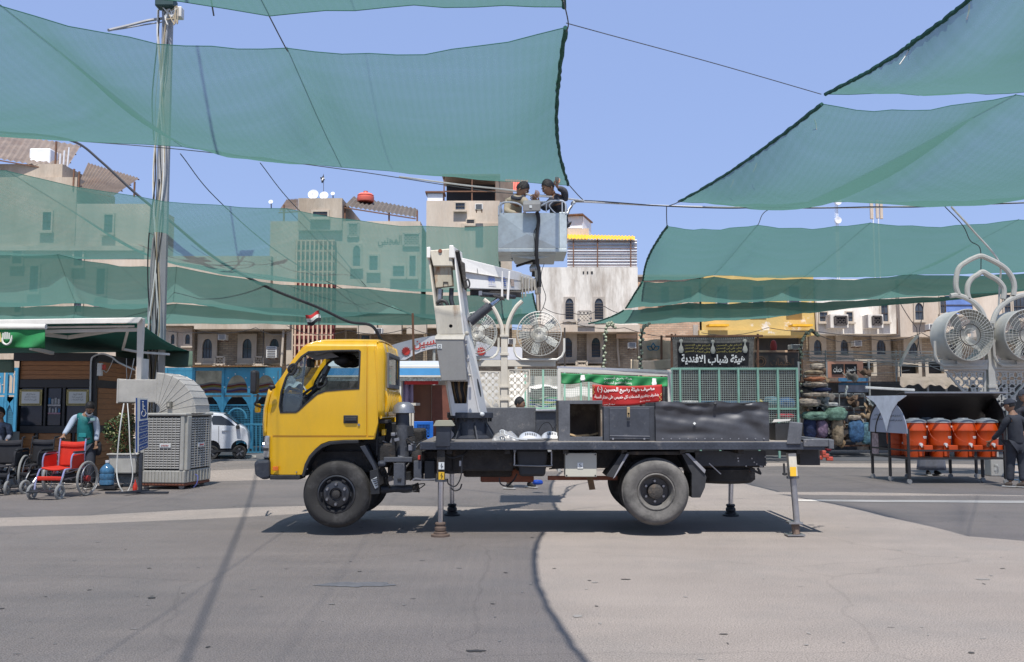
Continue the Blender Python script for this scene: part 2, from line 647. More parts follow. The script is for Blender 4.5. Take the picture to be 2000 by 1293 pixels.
# --------------------------- shade nets
NZ=5.95
NET_COL=(0.098,0.215,0.188)
M_hem=mat("net_hem",(0.012,0.075,0.06),0.9,var=0.3,scale=8)
M_edge=mat("net_edge",(0.03,0.14,0.115),0.9)
M_wire=mat("steel_wire",(0.09,0.095,0.1),0.5,metal=0.4)
M_wirel=mat("pale_cable",(0.55,0.55,0.53),0.6)
M_cable=mat("black_cable",(0.018,0.018,0.02),0.6)
def resample(pts,n):
 """n+1 points evenly along a smooth polyline, keeping pixel x order"""
 ds=[0]
 for a,b in zip(pts,pts[1:]):
  ds.append(ds[-1]+(b-a).length)
 out=[]
 for i in range(n+1):
  d=ds[-1]*i/n
  for k in range(len(ds)-1):
   if d<=ds[k+1]+1e-9:
    t=(d-ds[k])/max(1e-9,ds[k+1]-ds[k])
    out.append(pts[k].lerp(pts[k+1],t))
    break
 return out
NETS=[]
def net(label,near,far,sag=0.35,dens=0.4,left_hem=False,right_hem=False,cables=True,z=NZ,nseg=10,nv=14,seed=0,bow=0.0):
 """near / far: matching attachment columns (pixels). Between columns the net sags, along each column runs a wire."""
 root=thing("shade_net",label,"shade net",group="green shade nets over the square")
 A=[G(p[0],p[1],z)if len(p)==2 else Vector(p)for p in near]
 B=[G(p[0],p[1],z)if len(p)==2 else Vector(p)for p in far]
 mb=MB()
 cols=[]
 for i in range(len(A)-1):
  for k in range(nseg+(1 if i==len(A)-2 else 0)):
   t=k/nseg
   cols.append((i,t))
 uv=[]
 rnd=random.Random(seed)
 row=[]
 for j in range(nv+1):
  v=j/nv
  for(i,t)in cols:
   a=A[i].lerp(A[i+1],t)
   b=B[i].lerp(B[i+1],t)
   w=(A[i+1]-A[i]).length
   bw=4*t*(1-t)
   d=(b-a)
   e=min(0.42,0.07*w)*bw
   a2=a+d.normalized()*e
   b2=b-d.normalized()*e*0.8
   p=a2.lerp(b2,v)
   if bow and right_hem and i==len(A)-2:p.x-=bow*sin(pi*v)*t**2
   if bow and left_hem and i==0:p.x+=bow*sin(pi*v)*(1-t)**2
   p.z-=(0.05+0.75*sqrt(bw))*sag*sin(pi*v)**0.9+0.12*sag*bw
   p.z+=0.022*sin(t*19+i+3*v)*(math.exp(-v*5)+math.exp(-(1-v)*5))*sin(pi*t)
   p.z+=0.012*sin(t*31+v*5+i)*sin(pi*v)+0.01*sin((t+i)*57+v*3)
   mb.v.append(tuple(p))
   uv.append((p.x,p.y))
   row.append(p)
 w=len(cols)
 for j in range(nv):
  for i in range(w-1):
   mb.f.append((j*w+i,j*w+i+1,(j+1)*w+i+1,(j+1)*w+i))
 mb.uv=uv
 mb.build("netting",net_mat("shade_netting",NET_COL,dens,seed*3.1),root,smooth=True,sharp=False)
 def edge(idx,r,wob):
  pts=[Vector(row[k])for k in idx]
  q=[]
  for k,p in enumerate(pts):
   q.append(p+Vector((random.uniform(-wob,wob),random.uniform(-wob,wob),random.uniform(-wob,wob))))
  return q
 MB().tube(edge(range(0,w),0.008,0),0.006,5).build("edge_hem",M_edge,root)
 MB().tube(edge(range(nv*w,nv*w+w),0.008,0),0.006,5).build("edge_hem",M_edge,root)
 if left_hem or right_hem:
  k0=0 if left_hem else w-1
  pts=[Vector(row[j*w+k0])for j in range(nv+1)]
  pts=smoothpts(pts,4)
  q=[p+Vector((random.uniform(-.008,.008),random.uniform(-.008,.008),random.uniform(-.008,.008)))for p in pts]
  MB().tube(q,[random.uniform(0.024,0.036)for _ in q],6).build("rolled_hem",M_hem,root)
 if cables:
  for i in range(len(A)):
   if(i==0 and left_hem)or(i==len(A)-1 and right_hem):continue
   k=cols.index((i,0.0))if i<len(A)-1 else w-1
   pts=[Vector(row[j*w+k])+Vector((0,0,0.012))for j in range(nv+1)]
   MB().tube(pts,0.005,5).build("support_wire",M_wire,root)
 return root
net("green shade net nearest overhead, only a drooping corner showing at the top",[(-9.5,2.2,NZ),(-5.6,1.9,NZ),(-2.4,1.9,NZ),(0.58,1.7,NZ)],[(-1450,-260),(-420,-100),(526,30),(1103,12)],sag=0.30,dens=0.66,right_hem=True,seed=1,bow=0.38)
net("large green shade net hanging in front of the lamp mast, with a dark diagonal seam",[(-900,-120),(0,12),(560,95),(1105,55)],[(-420,232),(355,286),(667,326),(1110,361)],sag=0.62,dens=0.66,right_hem=True,seed=2,bow=0.17)
net("green shade net with the shadow of the floodlights on it, behind the lamp mast",[(-330,262),(12,334),(560,408),(980,442)],[(-160,478),(300,506),(712,560),(985,566)],sag=0.78,dens=0.46,right_hem=True,seed=3,z=5.75,bow=0.1)
net("green shade net behind the lamp mast just below the one with the floodlight shadow",[(-300,480),(112,497),(345,522),(718,565),(1040,574)],[(-80,585),(148,592),(338,590),(800,613),(1050,611)],sag=0.70,dens=0.85,right_hem=True,seed=4,z=5.15)
net("lowest and farthest green shade net above the small stalls and brick facades",[(-100,596),(150,598),(345,594),(806,614),(1055,612)],[(-60,628),(140,631),(320,632),(700,635),(1045,633)],sag=0.15,dens=1.00,seed=5,z=4.75)
net("green shade net in the top corner, white ties on its rolled edge",[(1898,-5),(2120,-170),(2500,-300)],[(1612,184),(2060,176),(2600,160)],sag=0.50,dens=0.76,left_hem=True,seed=6,bow=0.12)
net("broad green shade net over the water dispenser, with a rolled edge against the sky",[(1606,203),(1985,186),(2420,150)],[(1326,394),(1580,392),(1840,388),(2200,383)][:1]+[(1580,394),(2010,384)],sag=0.80,dens=0.76,left_hem=True,seed=7,bow=0.1)
net("green shade net below the pale cable run, with three depth wires",[(1303,442),(1480,440),(1700,436),(1990,430),(2300,410)],[(1256,548),(1395,537),(1570,541),(1775,536),(2080,525)],sag=0.50,dens=0.80,left_hem=True,seed=8,z=5.70,bow=-0.15)
net("green shade net below the thin bright gap, in front of the yellow facade",[(1254,551),(1395,541),(1566,545),(1780,537),(2080,528)],[(1222,602),(1340,590),(1500,588),(1720,583),(2060,560)],sag=0.30,dens=1.15,left_hem=True,seed=9,z=5.20)
net("farthest green shade net on the side of the yellow facade, narrow and low",[(1218,606),(1345,592),(1500,590),(1720,585),(2060,562)],[(1150,632),(1300,632),(1500,621),(1640,604),(1850,583)],sag=0.10,dens=1.30,left_hem=True,seed=10,z=4.70,bow=0.2)
# --------------------------- buildings along the far side of the street
BY=40.0
M_beige=mat("beige_render",(0.42,0.36,0.29),0.92,var=0.24,scale=0.6,bump=0.4,bscale=18,fine=0.07,col2=(0.36,0.29,0.22),mask=(0.42,0.62),mscale=0.9,stretch=(1,1,0.25))
M_cream=mat("cream_render",(0.49,0.42,0.345),0.92,var=0.2,scale=0.6,bump=0.3,bscale=18,fine=0.05,col2=(0.46,0.37,0.29),mask=(0.44,0.66),mscale=1.0,stretch=(1,1,0.22))
M_white=mat("white_render",(0.66,0.62,0.56),0.92,var=0.12,scale=0.7,bump=0.4,bscale=16,fine=0.06,col2=(0.38,0.33,0.28),mask=(0.46,0.62),mscale=1.2,stretch=(1,1,0.2))
M_yellowwall=mat("yellow_render",(0.50,0.36,0.13),0.9,var=0.1,scale=0.7,col2=(0.62,0.57,0.5),mask=(0.58,0.64),mscale=1.1,bump=0.4,bscale=10)
M_conc=mat("raw_concrete",(0.36,0.32,0.28),0.94,var=0.2,scale=1.0,bump=0.4,bscale=20,fine=0.08)
M_frame=mat("stone_surround",(0.42,0.36,0.29),0.9,var=0.15,scale=2.0)
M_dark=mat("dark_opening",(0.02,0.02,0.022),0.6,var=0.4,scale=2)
M_pane=mat("window_pane",(0.05,0.06,0.075),0.12,var=0.5,scale=1.2)
M_grille=mat("iron_grille",(0.06,0.05,0.045),0.7)
M_tan=mat("tan_metal",(0.52,0.36,0.25),0.6,var=0.15,scale=4)
M_rust=mat("rusty_steel",(0.15,0.075,0.045),0.8,var=0.35,scale=6)
M_corr=mat("corrugated_sheet",(0.19,0.15,0.12),0.6,metal=0.2,var=0.25,scale=1.5,col2=(0.16,0.11,0.08),mask=(0.5,0.7),mscale=0.8)
M_corrw=mat("white_sheet_metal",(0.66,0.68,0.72),0.5,var=0.1,scale=1.5)
M_acw=mat("ac_plastic",(0.62,0.61,0.58),0.55,var=0.08,scale=4)
M_redpl=mat("red_tank_plastic",(0.62,0.13,0.09),0.5,var=0.08,scale=3)
M_whitepl=mat("white_plastic",(0.72,0.73,0.75),0.45,var=0.06,scale=3)
M_yellowm=mat("yellow_sheet",(0.75,0.40,0.02),0.5,var=0.15,scale=3)
def brick_mat(name,c1,c2,mortar,s=1.0):
 m=bpy.data.materials.new(name)
 m.use_nodes=True
 n=m.node_tree.nodes
 l=m.node_tree.links
 b=n["Principled BSDF"]
 b.inputs["Roughness"].default_value=0.95
 g=n.new("ShaderNodeNewGeometry")
 sp=n.new("ShaderNodeSeparateXYZ")
 l.new(g.outputs["Position"],sp.inputs[0])
 cb=n.new("ShaderNodeCombineXYZ")
 ad=n.new("ShaderNodeMath")
 ad.operation='ADD'
 l.new(sp.outputs[0],ad.inputs[0])
 l.new(sp.outputs[1],ad.inputs[1])
 l.new(ad.outputs[0],cb.inputs[0])
 l.new(sp.outputs[2],cb.inputs[1])
 br=n.new("ShaderNodeTexBrick")
 br.inputs["Scale"].default_value=s
 br.inputs["Brick Width"].default_value=0.26
 br.inputs["Row Height"].default_value=0.085
 br.inputs["Mortar Size"].default_value=0.012
 br.inputs["Mortar Smooth"].default_value=0.3
 br.inputs["Bias"].default_value=-0.1
 br.inputs[1].default_value=(*c1,1)
 br.inputs[2].default_value=(*c2,1)
 br.inputs[3].default_value=(*mortar,1)
 l.new(cb.outputs[0],br.inputs[0])
 nz=n.new("ShaderNodeTexNoise")
 nz.inputs["Scale"].default_value=1.1
 nz.inputs["Detail"].default_value=8
 l.new(g.outputs["Position"],nz.inputs[0])
 mr=n.new("ShaderNodeMapRange")
 mr.inputs[1].default_value=0.3
 mr.inputs[2].default_value=0.7
 mr.inputs[3].default_value=0.7
 mr.inputs[4].default_value=1.25
 l.new(nz.outputs[0],mr.inputs[0])
 vm=n.new("ShaderNodeVectorMath")
 vm.operation='SCALE'
 l.new(br.outputs[0],vm.inputs[0])
 l.new(mr.outputs[0],vm.inputs["Scale"])
 l.new(vm.outputs[0],b.inputs["Base Color"])
 bp=n.new("ShaderNodeBump")
 bp.inputs["Strength"].default_value=0.7
 bp.inputs["Distance"].default_value=0.01
 bp.invert=True
 l.new(br.outputs["Fac"],bp.inputs["Height"])
 l.new(bp.outputs[0],b.inputs["Normal"])
 return m
M_brick=brick_mat("weathered_brick",(0.29,0.22,0.15),(0.40,0.325,0.23),(0.22,0.18,0.145))
M_brickp=brick_mat("pink_brick",(0.42,0.27,0.18),(0.52,0.37,0.26),(0.34,0.26,0.2))
def wall_at(mb,x0,x1,y0,y1,Y,depth,top_z=None,bot_z=None):
 """a block whose front face covers the pixel rectangle at distance Y"""
 a=P(x0,y1,Y);b=P(x1,y0,Y)
 z0=a.z if bot_z is None else bot_z
 z1=b.z if top_z is None else top_z
 xa=P(x0,(y0+y1)/2,Y).x
 xb=P(x1,(y0+y1)/2,Y).x
 return mb.span((xa,Y,z0),(xb,Y+depth,z1))
def pointed(x0,x1,z0,z1,n=7,k=0.42):
 """outline of a pointed-arch opening"""
 w=x1-x0
 zs=z1-w*0.75
 pts=[(x0,z0),(x1,z0)]
 for i in range(n+1):
  t=i/n
  pts.append((x1-(w/2)*(1-cos(t*pi/2)**0.9),zs+(z1-zs)*sin(t*pi/2)**1.15))
 for i in range(n,-1,-1):
  t=i/n
  if i==n:continue
  pts.append((x0+(w/2)*(1-cos(t*pi/2)**0.9),zs+(z1-zs)*sin(t*pi/2)**1.15))
 return pts
def window(root,x0,x1,y0,y1,Y,style="arch",frame_w=0.12,proud=0.08,pane=None,grille=True,surround=None,slats=False):
 """window with its surround, pane and grille; pixel rectangle of the opening"""
 xa,xb=P(x0,(y0+y1)/2,Y).x,P(x1,(y0+y1)/2,Y).x
 z0,z1=P(x0,y1,Y).z,P(x0,y0,Y).z
 surround=surround or M_frame
 out=[(xa-frame_w,z0-frame_w),(xb+frame_w,z0-frame_w),(xb+frame_w,z1+frame_w),(xa-frame_w,z1+frame_w)]
 hole=pointed(xa,xb,z0,z1)if style=="arch" else[(xa,z0),(xb,z0),(xb,z1),(xa,z1)]
 mb=MB().plate(out,[hole],y0=Y-proud,y1=Y-0.004)
 w=mb.build("window",surround,root)
 ORG[w.name]=ORG[root.name]
 MB().plate(hole,y0=Y-0.03,y1=Y-0.006).build("pane",pane or M_pane,w)
 gm=MB()
 n=max(2,int((xb-xa)/0.14))
 if grille:
  for i in range(1,n):
   x=xa+(xb-xa)*i/n
   top=z1-abs((x-(xa+xb)/2))*1.1 if style=="arch" else z1
   gm.box((x,Y-0.045,(z0+top)/2),(0.016,0.016,top-z0-0.04))
 gm.box(((xa+xb)/2,Y-0.05,z0+(z1-z0)*0.5),(xb-xa,0.02,0.035))
 if slats:
  k=int((z1-z0)/0.11)
  for i in range(1,k-1):
   z=z0+(z1-z0)*i/k
   gm.box(((xa+xb)/2,Y-0.055,z),((xb-xa)*0.94,0.03,0.05))
 gm.build("grille",M_grille,w)
 MB().box(((xa+xb)/2,Y-proud-0.03,z0-frame_w-0.03),(xb-xa+2*frame_w+0.1,0.16,0.07)).build("sill",surround,w)
 return w
def ac_box(root_or_none,px,py,w,h,Y,name_label=None):
 """outdoor unit hung on a wall"""
 c=P(px,py,Y)
 s=Y/F
 t=thing("air_conditioner",name_label,"air conditioner",(c.x,Y-0.3,c.z-h*s/2))
 W,H,D=w*s,h*s,0.42
 MB().box((c.x,Y-0.3,c.z),(W,D,H)).build("casing",M_acw,t,bevel=0.012)
 g=MB()
 for i in range(6):
  g.box((c.x,Y-0.3-D/2-0.008,c.z-H*0.38+H*0.76*i/5),(W*0.8,0.012,H*0.06))
 g.build("louvre",M_grille,t)
 b=MB()
 for sx in(-1,1):
  b.box((c.x+sx*W*0.35,Y-0.22,c.z-H/2-0.03),(0.04,0.5,0.04))
 b.build("bracket",M_rust,t)
 return t
def corr_sheet(mb,p00,p10,p01,p11,waves=14,amp=0.03,ns=4):
 p00,p10,p01,p11=map(Vector,(p00,p10,p01,p11))
 nrm=(p10-p00).cross(p01-p00).normalized()
 def fn(u,v):
  p=p00.lerp(p10,u).lerp(p01.lerp(p11,u),v)
  return p+nrm*amp*sin(u*waves*2*pi)
 mb.grid(fn,waves*ns,3)
 return mb
def parapet_items():pass
# --- B1: beige block at the far left, seen over and through the nets
b1=thing("building","long beige block at the far left edge with sheet-metal sheds on its roof","building",(-20,42,0))
m=MB();wall_at(m,-260,140,346,900,41,4,bot_z=0)
m.build("wall",M_beige,b1)
m=MB();wall_at(m,140,285,398,900,41.02,3,bot_z=0)
m.build("wall",M_cream,b1)
m=MB()
a=P(-60,312,41.5);b=P(118,338,41.5)
m.span((P(-120,318,41).x,41.2,P(0,352,41).z),(P(118,318,41).x,44,P(0,318,41).z)).build("parapet",M_beige,b1)
MB().span((P(-260,400,41).x,40.85,P(0,486,41).z-0.1),(P(285,400,41).x,40.99,P(0,486,41).z+0.12)).build("string_course",M_cream,b1)
for(x0,x1,y0,y1)in[(26,44,482,505),(146,162,488,509),(85,101,415,440),(205,221,420,445),(30,42,592,600),(146,160,590,599),(60,76,520,560),(190,206,525,565)]:
 window(b1,x0,x1,y0,y1+10,41,"rect" if y0!=482 else "arch",frame_w=0.08)
def roof_shed(label,quad,posts,Y,mcorr=None,waves=16,parent=None,stripes=0):
 q=[P(*p)for p in quad]
 t=thing("roof_shed",label,"shed",(q[0].x,q[0].y,min(p.z for p in q)))
 m=MB();corr_sheet(m,q[0],q[1],q[3],q[2],waves=waves,amp=0.035)
 m.build("corrugated_roof",mcorr or M_corr,t)
 for k in range(4):
  u=k/3
  m=MB();m.tube([q[0].lerp(q[3],u)-Vector((0,0,0.08)),q[1].lerp(q[2],u)-Vector((0,0,0.08))],0.035,4)
  m.build("purlin",M_rust,t)
 for(px,py,py2,YY)in posts:
  a=P(px,py,YY);b=P(px,py2,YY)
  MB().tube([(a.x,YY,b.z),(a.x,YY,a.z)],0.05,4).build("post",M_rust,t)
 return t
roof_shed("corrugated lean-to roof tilted over a white water tank on the far left roof",[(-60,300,40.5),(128,332,41.5),(158,284,46),(-30,256,46)],[(110,276,360,41.5),(-10,300,340,41)],41)
roof_shed("smaller brown corrugated awning sagging beside the lamp mast on the far left roof",[(150,366,41),(222,382,41),(272,348,44),(172,318,44)],[(155,335,372,41),(263,355,385,43),(145,330,372,41)],41)
def lathe_thing(name,label,cat,px,py_base,Y,prof,m,group=None,n=20):
 c=P(px,py_base,Y)
 mb=MB().lathe([(r,c.z+h)for r,h in prof],(c.x,Y,0),n=n)
 o=mb.build(name,m,None,smooth=True)
 return tag(o,label,cat,group)
t=thing("water_tank","pale grey square water tank with a rounded lid under the lean-to roof","water tank",P(85,328,42.5))
c=P(85,328,42.5)
MB().box((c.x,42.5,c.z+0.45),(1.0,0.8,0.8)).build("tank_body",M_whitepl,t,bevel=0.06)
MB().sphere((c.x-0.15,42.05,c.z+0.1),0.36,sc=(1,0.6,0.7)).build("dish_cover",M_corrw,t,smooth=True)
for k,px in enumerate((118,124,131)):
 a=P(px,300-k*6,42)
 MB_=MB().tube([(a.x,42,P(px,362,42).z),(a.x+0.05*k,42,a.z)],0.035,5)
 tag(MB_.build("roof_pipe",M_corrw),["short grey vent pipe nearest the tank on the far left roof","middle grey vent pipe on the far left roof","tall grey vent pipe beside the rusty awning"][k],"pipe","vent pipes on the far left roof")
# --- B2: brick fronted block behind the blue cages
b2=thing("building","low tan block with arched windows between stone surrounds behind the blue cages","building",(-11,40,0))
m=MB();wall_at(m,285,528,500,636,40,9);m.build("upper_wall",M_beige,b2)
m=MB();wall_at(m,372,560,636,900,40.9,6,bot_z=0,top_z=P(0,637,40).z);m.build("brick_wall",M_brick,b2)
m=MB();wall_at(m,285,372,636,900,40.5,6,bot_z=0,top_z=P(0,637,40).z);m.build("side_wall",M_cream,b2)
MB().span((P(385,640,40).x,39.6,P(0,644,40).z),(P(570,640,40).x,41,P(0,630,40).z)).build("balcony_slab",M_beige,b2)
for(x0,x1)in((397,416),(475,493),(528,546)):
 window(b2,x0,x1,662,700,40.9,"arch",frame_w=0.22,proud=0.14)
for(x0,x1)in((335,342),(363,372)):
 window(b2,x0,x1,653,672,40.5,"arch",frame_w=0.1,grille=False)
def screen_panel(root,x0,x1,y0,y1,Y,m=None):
 """pierced balcony panel: frame and diamond lattice"""
 xa,xb=P(x0,(y0+y1)/2,Y).x,P(x1,(y0+y1)/2,Y).x
 z0,z1=P(x0,y1,Y).z,P(x0,y0,Y).z
 mb=MB()
 for z in(z0,z1):mb.box(((xa+xb)/2,Y,z),(xb-xa,0.1,0.07))
 for x in(xa,xb):mb.box((x,Y,(z0+z1)/2),(0.09,0.1,z1-z0))
 st=0.16
 n=int((xb-xa+z1-z0)/st)+1
 for i in range(n):
  for s in(1,-1):
   pts=[]
   for k in range(2):
    x=xa+(i*st if s==1 else i*st-(z1-z0))+(0 if k==0 else(-(z1-z0)if s==1 else(z1-z0)))
    z=z0 if k==0 else z1
    pts.append(Vector((x,Y,z)))
   a,b=pts
   def clip(a,b,lim,keep):
    if(a.x-lim)*keep<0 and(b.x-lim)*keep<0:return None
    if(a.x-lim)*keep<0:a=a.lerp(b,(lim-a.x)/(b.x-a.x))
    if(b.x-lim)*keep<0:b=b.lerp(a,(lim-b.x)/(a.x-b.x))
    return a,b
   r=clip(a,b,xa,1)
   if r:r=clip(r[0],r[1],xb,-1)
   if r and(r[0]-r[1]).length>0.05:mb.tube([r[0],r[1]],0.022,4)
 return mb.build("pierced_panel",m or M_frame,root)
for(x0,x1)in((420,438),(497,514)):
 screen_panel(b2,x0,x1,697,712,40.3)
 MB().span((P(x0-8,700,40).x,40.2,P(0,720,40).z),(P(x1+8,700,40).x,40.8,P(0,713,40).z)).build("balcony_base",M_frame,b2)
ac_box(None,536,689,20,22,40.5,"white air conditioner under the arched window nearest the truck cab")
# --- B3: tan block with the barred stair shaft, lettering high on its flank
b3=thing("building","tan block with a barred stair shaft and a calligraphy sign seen through the net","building",(-7,40,0))
m=MB();wall_at(m,526,820,432,640,40.4,9);m.build("wall",M_cream,b3)
m=MB();wall_at(m,582,668,387,450,40.2,5);m.build("roof_tower",M_beige,b3)
m=MB();wall_at(m,560,830,640,900,41.6,6,bot_z=0,top_z=P(0,641,40.4).z);m.build("lower_wall",M_brick,b3)
m=MB()
for i in range(3):
 m.span((P(700+i*48,500,40).x,39.9-0.0,P(0,652,40).z),(P(738+i*48,500,40).x,40.4,P(0,626,40).z))
m.build("bay",M_frame,b3)
for(x0,x1,y0,y1,st)in[(612,640,414,424,"rect"),(722,738,500,528,"rect"),(768,790,520,540,"rect"),(706,722,655,690,"rect"),(690,704,480,520,"arch"),(800,812,500,540,"rect")]:
 window(b3,x0,x1,y0,y1,40.2 if y0<430 else(41.6 if y0>640 else 40.4),st,frame_w=0.08)
xa,xb=P(574,600,39.9).x,P(652,600,39.9).x
zt,zb=P(0,470,39.9).z,P(0,716,39.9).z
MB().span((xa,40.0,zb),(xb,40.3,zt)).build("shaft_back",mat("maroon_door",(0.16,0.03,0.03),0.8,var=0.3,scale=1),b3)
m=MB()
for i in range(9):
 for z in(0,):
  MB().box((xa+(xb-xa)*(i+.5)/9,39.82,(zb+zt)/2),(0.07,0.06,zt-zb)).build("shaft_bar",M_tan,b3)
for i in range(13):
 z=zb+(zt-zb)*i/12
 MB().box(((xa+xb)/2,39.88,z),(xb-xa,0.05,0.06)).build("shaft_rail",M_tan,b3)
m=MB();wall_at(m,560,573,560,720,40.0,0.5);m.build("downpipe",M_frame,b3)
screen_panel(b3,680,700,436,462,40.35,M_conc)
screen_panel(b3,788,820,456,480,40.35,M_conc)
lettering(arabic("المجتبى"),M_grille,b3,lambda u,v:(P(738,480,40.3).x+u,40.37,P(0,480,40.3).z+v),1.05,0.5)
roof_shed("dark corrugated shelter beside the red tank, above the calligraphy sign",[(672,402,40.5),(812,424,40.5),(816,408,43),(690,384,43)],[(674,400,436,40.6),(815,412,436,41),(760,415,436,40.6)],40,mat("sooty_sheet",(0.10,0.085,0.07),0.7,var=0.3))
roof_shed("small brown shed roof left of the tan roof tower with the satellite dishes",[(544,412,40.8),(582,410,40.8),(582,388,43),(560,390,43)],[(555,400,432,40.8)],40,waves=8)
t=thing("water_tank","bright red plastic water tank on the dark roof shelter","water tank",P(714,392,42))
c=P(714,394,42)
MB().lathe([(0.38,c.z),(0.4,c.z+0.06),(0.4,c.z+0.22),(0.37,c.z+0.24),(0.39,c.z+0.3),(0.3,c.z+0.38),(0.12,c.z+0.42),(0.1,c.z+0.46),(0,c.z+0.46)],(c.x,42,0),n=20).build("tank_body",M_redpl,t,smooth=True)
MB().lathe([(0.1,c.z+0.461),(0.11,c.z+0.5),(0,c.z+0.5)],(c.x,42,0),n=14).build("lid",M_redpl,t,smooth=True)
def dish(label,px,py,r,Y):
 c=P(px,py,Y)
 t=thing("satellite_dish",label,"satellite dish",(c.x,Y,c.z-r-0.2),"satellite dishes on the roofs")
 MB().lathe([(0,0.12*r),(r*0.5,0.05*r),(r,-0.12*r),(r,-0.15*r),(r*0.5,0.02*r),(0,0.09*r)],c,axis='Y',n=18,R=Matrix.Rotation(radians(-18),3,'X')).build("reflector",M_corrw,t,smooth=True)
 MB().tube([c+Vector((0,0.05,0)),(c.x,Y+0.1,c.z-r-0.2)],0.025,5).tube([c+Vector((0,-0.0,-r*0.8)),c+Vector((0,-r*0.9,0))],0.012,4).build("bracket",M_grille,t)
dish("round satellite dish on the tan roof tower, beside a smaller one",612,380,0.24,40.6)
dish("half-hidden satellite dish next to the small flag on the tan roof tower",633,382,0.2,40.9)
dish("small white dish on a thin mast left of the brown shed roof",529,394,0.1,41)
dish("little white dish at the corner of the tan roof tower",650,378,0.09,41)
def small_flag(label,px,py0,py1,Y,cols,w=0.35,h=0.6,skew=0.2):
 a=P(px,py1,Y);b=P(px,py0,Y)
 t=thing("flag",label,"flag",(a.x,Y,a.z))
 MB().tube([a,b],0.012,5).build("pole",M_grille,t)
 n=len(cols)
 def fn(u,v):
  return Vector((b.x-w*u+skew*v*0.3,Y+0.05*sin(u*6+v*3),b.z-0.05-v*h-u*h*0.55+0.03*sin(u*8)))
 for i,cm in enumerate(cols):
  MB().grid(lambda u,v:fn(u,(i+v)/n),8,3).build("flag_stripe",cm,t)
 return t,fn
M_fr=mat("flag_red",(0.45,0.03,0.03),0.85);M_fw=mat("flag_white",(0.62,0.62,0.6),0.85);M_fk=mat("flag_black",(0.015,0.015,0.018),0.85);M_fg=mat("flag_green",(0.02,0.22,0.07),0.85)
small_flag("small dark flag hanging limp on the tan roof tower",632,340,388,41,[M_fk,M_fw,M_fk],w=0.15,h=0.25)
# --- B4: tall tan tower with the open dark roof room
b4=thing("building","tall tan tower behind the work basket with a dark open room on top","building",(-3,41,0))
m=MB();wall_at(m,832,976,392,640,41,8);m.build("wall",M_cream,b4)
m=MB();wall_at(m,826,1060,640,900,41.8,6,bot_z=0,top_z=P(0,641,41).z);m.build("lower_wall",M_brick,b4)
m=MB();wall_at(m,900,1000,436,640,40.9,5);m.build("front_wall",M_beige,b4)
z0,z1=P(0,392,41).z,P(0,340,41).z
xa,xb=P(866,370,41).x,P(968,370,41).x
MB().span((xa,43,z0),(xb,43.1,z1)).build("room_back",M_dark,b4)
MB().span((xa-0.1,41.3,z1),(xb+0.2,43.4,z1+0.08)).build("room_roof",M_corr,b4)
for x in(xa,xa+1.3,xb):
 MB().tube([(x,41.4,z0),(x,41.4,z1)],0.04,4).build("room_post",M_rust,b4)
MB().span((xa,41.35,z0+0.5),(xb,41.42,z0+0.55)).build("room_rail",M_rust,b4)
m=MB();corr_sheet(m,P(968,350,41.2),P(1002,356,42.6),P(968,392,41.2),P(1002,405,42.6),waves=10);m.build("corrugated_side",M_corr,b4)
MB().span((P(834,386,41).x,41.2,P(0,396,41).z),(P(864,386,41).x,41.9,P(0,376,41).z)).build("hatch_box",M_corrw,b4)
MB().span((P(830,386,41).x,41.1,P(0,375,41).z),(P(868,386,41).x,42.0,P(0,372,41).z)).build("hatch_cap",M_rust,b4)
for(x0,x1,y0,y1)in((890,908,397,410),(912,926,430,438)):
 window(b4,x0,x1,y0,y1,41,"rect",frame_w=0.05)
m=MB();corr_sheet(m,P(986,350,43),P(1032,352,44),P(986,372,42.5),P(1026,376,43),waves=9)
tag(m.build("roof_sheet",M_redpl),"bright red corrugated roof piece behind the beige-shirted worker","roof sheet")
m=MB()
m.span((P(1045,500,42).x,42.0,0),(P(1060,500,42).x,42.4,5));m.build("side_pier",M_cream,b4)
# --- B5: white block with white corrugated screen and yellow strip
b5=thing("building","white stained block with two pointed windows beside the work basket","building",(3,40,0))
m=MB();wall_at(m,1056,1246,522,634,40,8);m.build("wall",M_white,b5)
m=MB();wall_at(m,1020,1250,634,648,39.7,2);m.build("balcony_slab",M_cream,b5)
m=MB();wall_at(m,1020,1245,648,900,40.8,6,bot_z=0,top_z=P(0,648,39.7).z-0.004);m.build("brick_wall",M_brick,b5)
for(x0,x1)in((1104,1120),(1161,1178)):
 window(b5,x0,x1,583,624,40,"arch",frame_w=0.07,slats=True,surround=M_conc)
for(x0,x1)in((1100,1117),(1155,1172)):
 window(b5,x0,x1,660,698,40.8,"arch",frame_w=0.22,proud=0.14,slats=True,surround=M_beige)
for(x0,x1)in((1138,1141),(1146,1149),(1154,1158)):
 MB().span((P(x0,530,40).x,39.985,P(0,535,40).z),(P(x1,530,40).x,40.0-0.004,P(0,530,40).z)).build("vent_hole",M_dark,b5)
screen_panel(b5,1130,1154,608,629,39.75,M_conc)
MB().span((P(1127,600,40).x,39.6,P(0,637,39.6).z),(P(1160,600,40).x,39.95,P(0,630,39.6).z)).build("ledge",M_conc,b5)
screen_panel(b5,1126,1146,706,714,40.3)
MB().span((P(1095,700,40).x,40.2,P(0,722,40).z),(P(1175,700,40).x,40.75,P(0,714,40).z)).build("balcony_base",M_frame,b5)
m=MB();wall_at(m,1205,1243,652,660,40.2,0.3);m.build("red_beam",M_tan,b5)
q=[P(1108,524,40.2),P(1244,524,40.2),P(1244,468,40.2),P(1108,468,40.2)]
m=MB();corr_sheet(m,q[0],q[3],q[1],q[2],waves=11,amp=0.03);m.build("sheet_screen",M_corrw,b5)
for px in(1120,1167,1232):
 MB().tube([P(px,523,40.1),P(px,466,40.1)],0.035,4).build("screen_post",M_rust,b5)
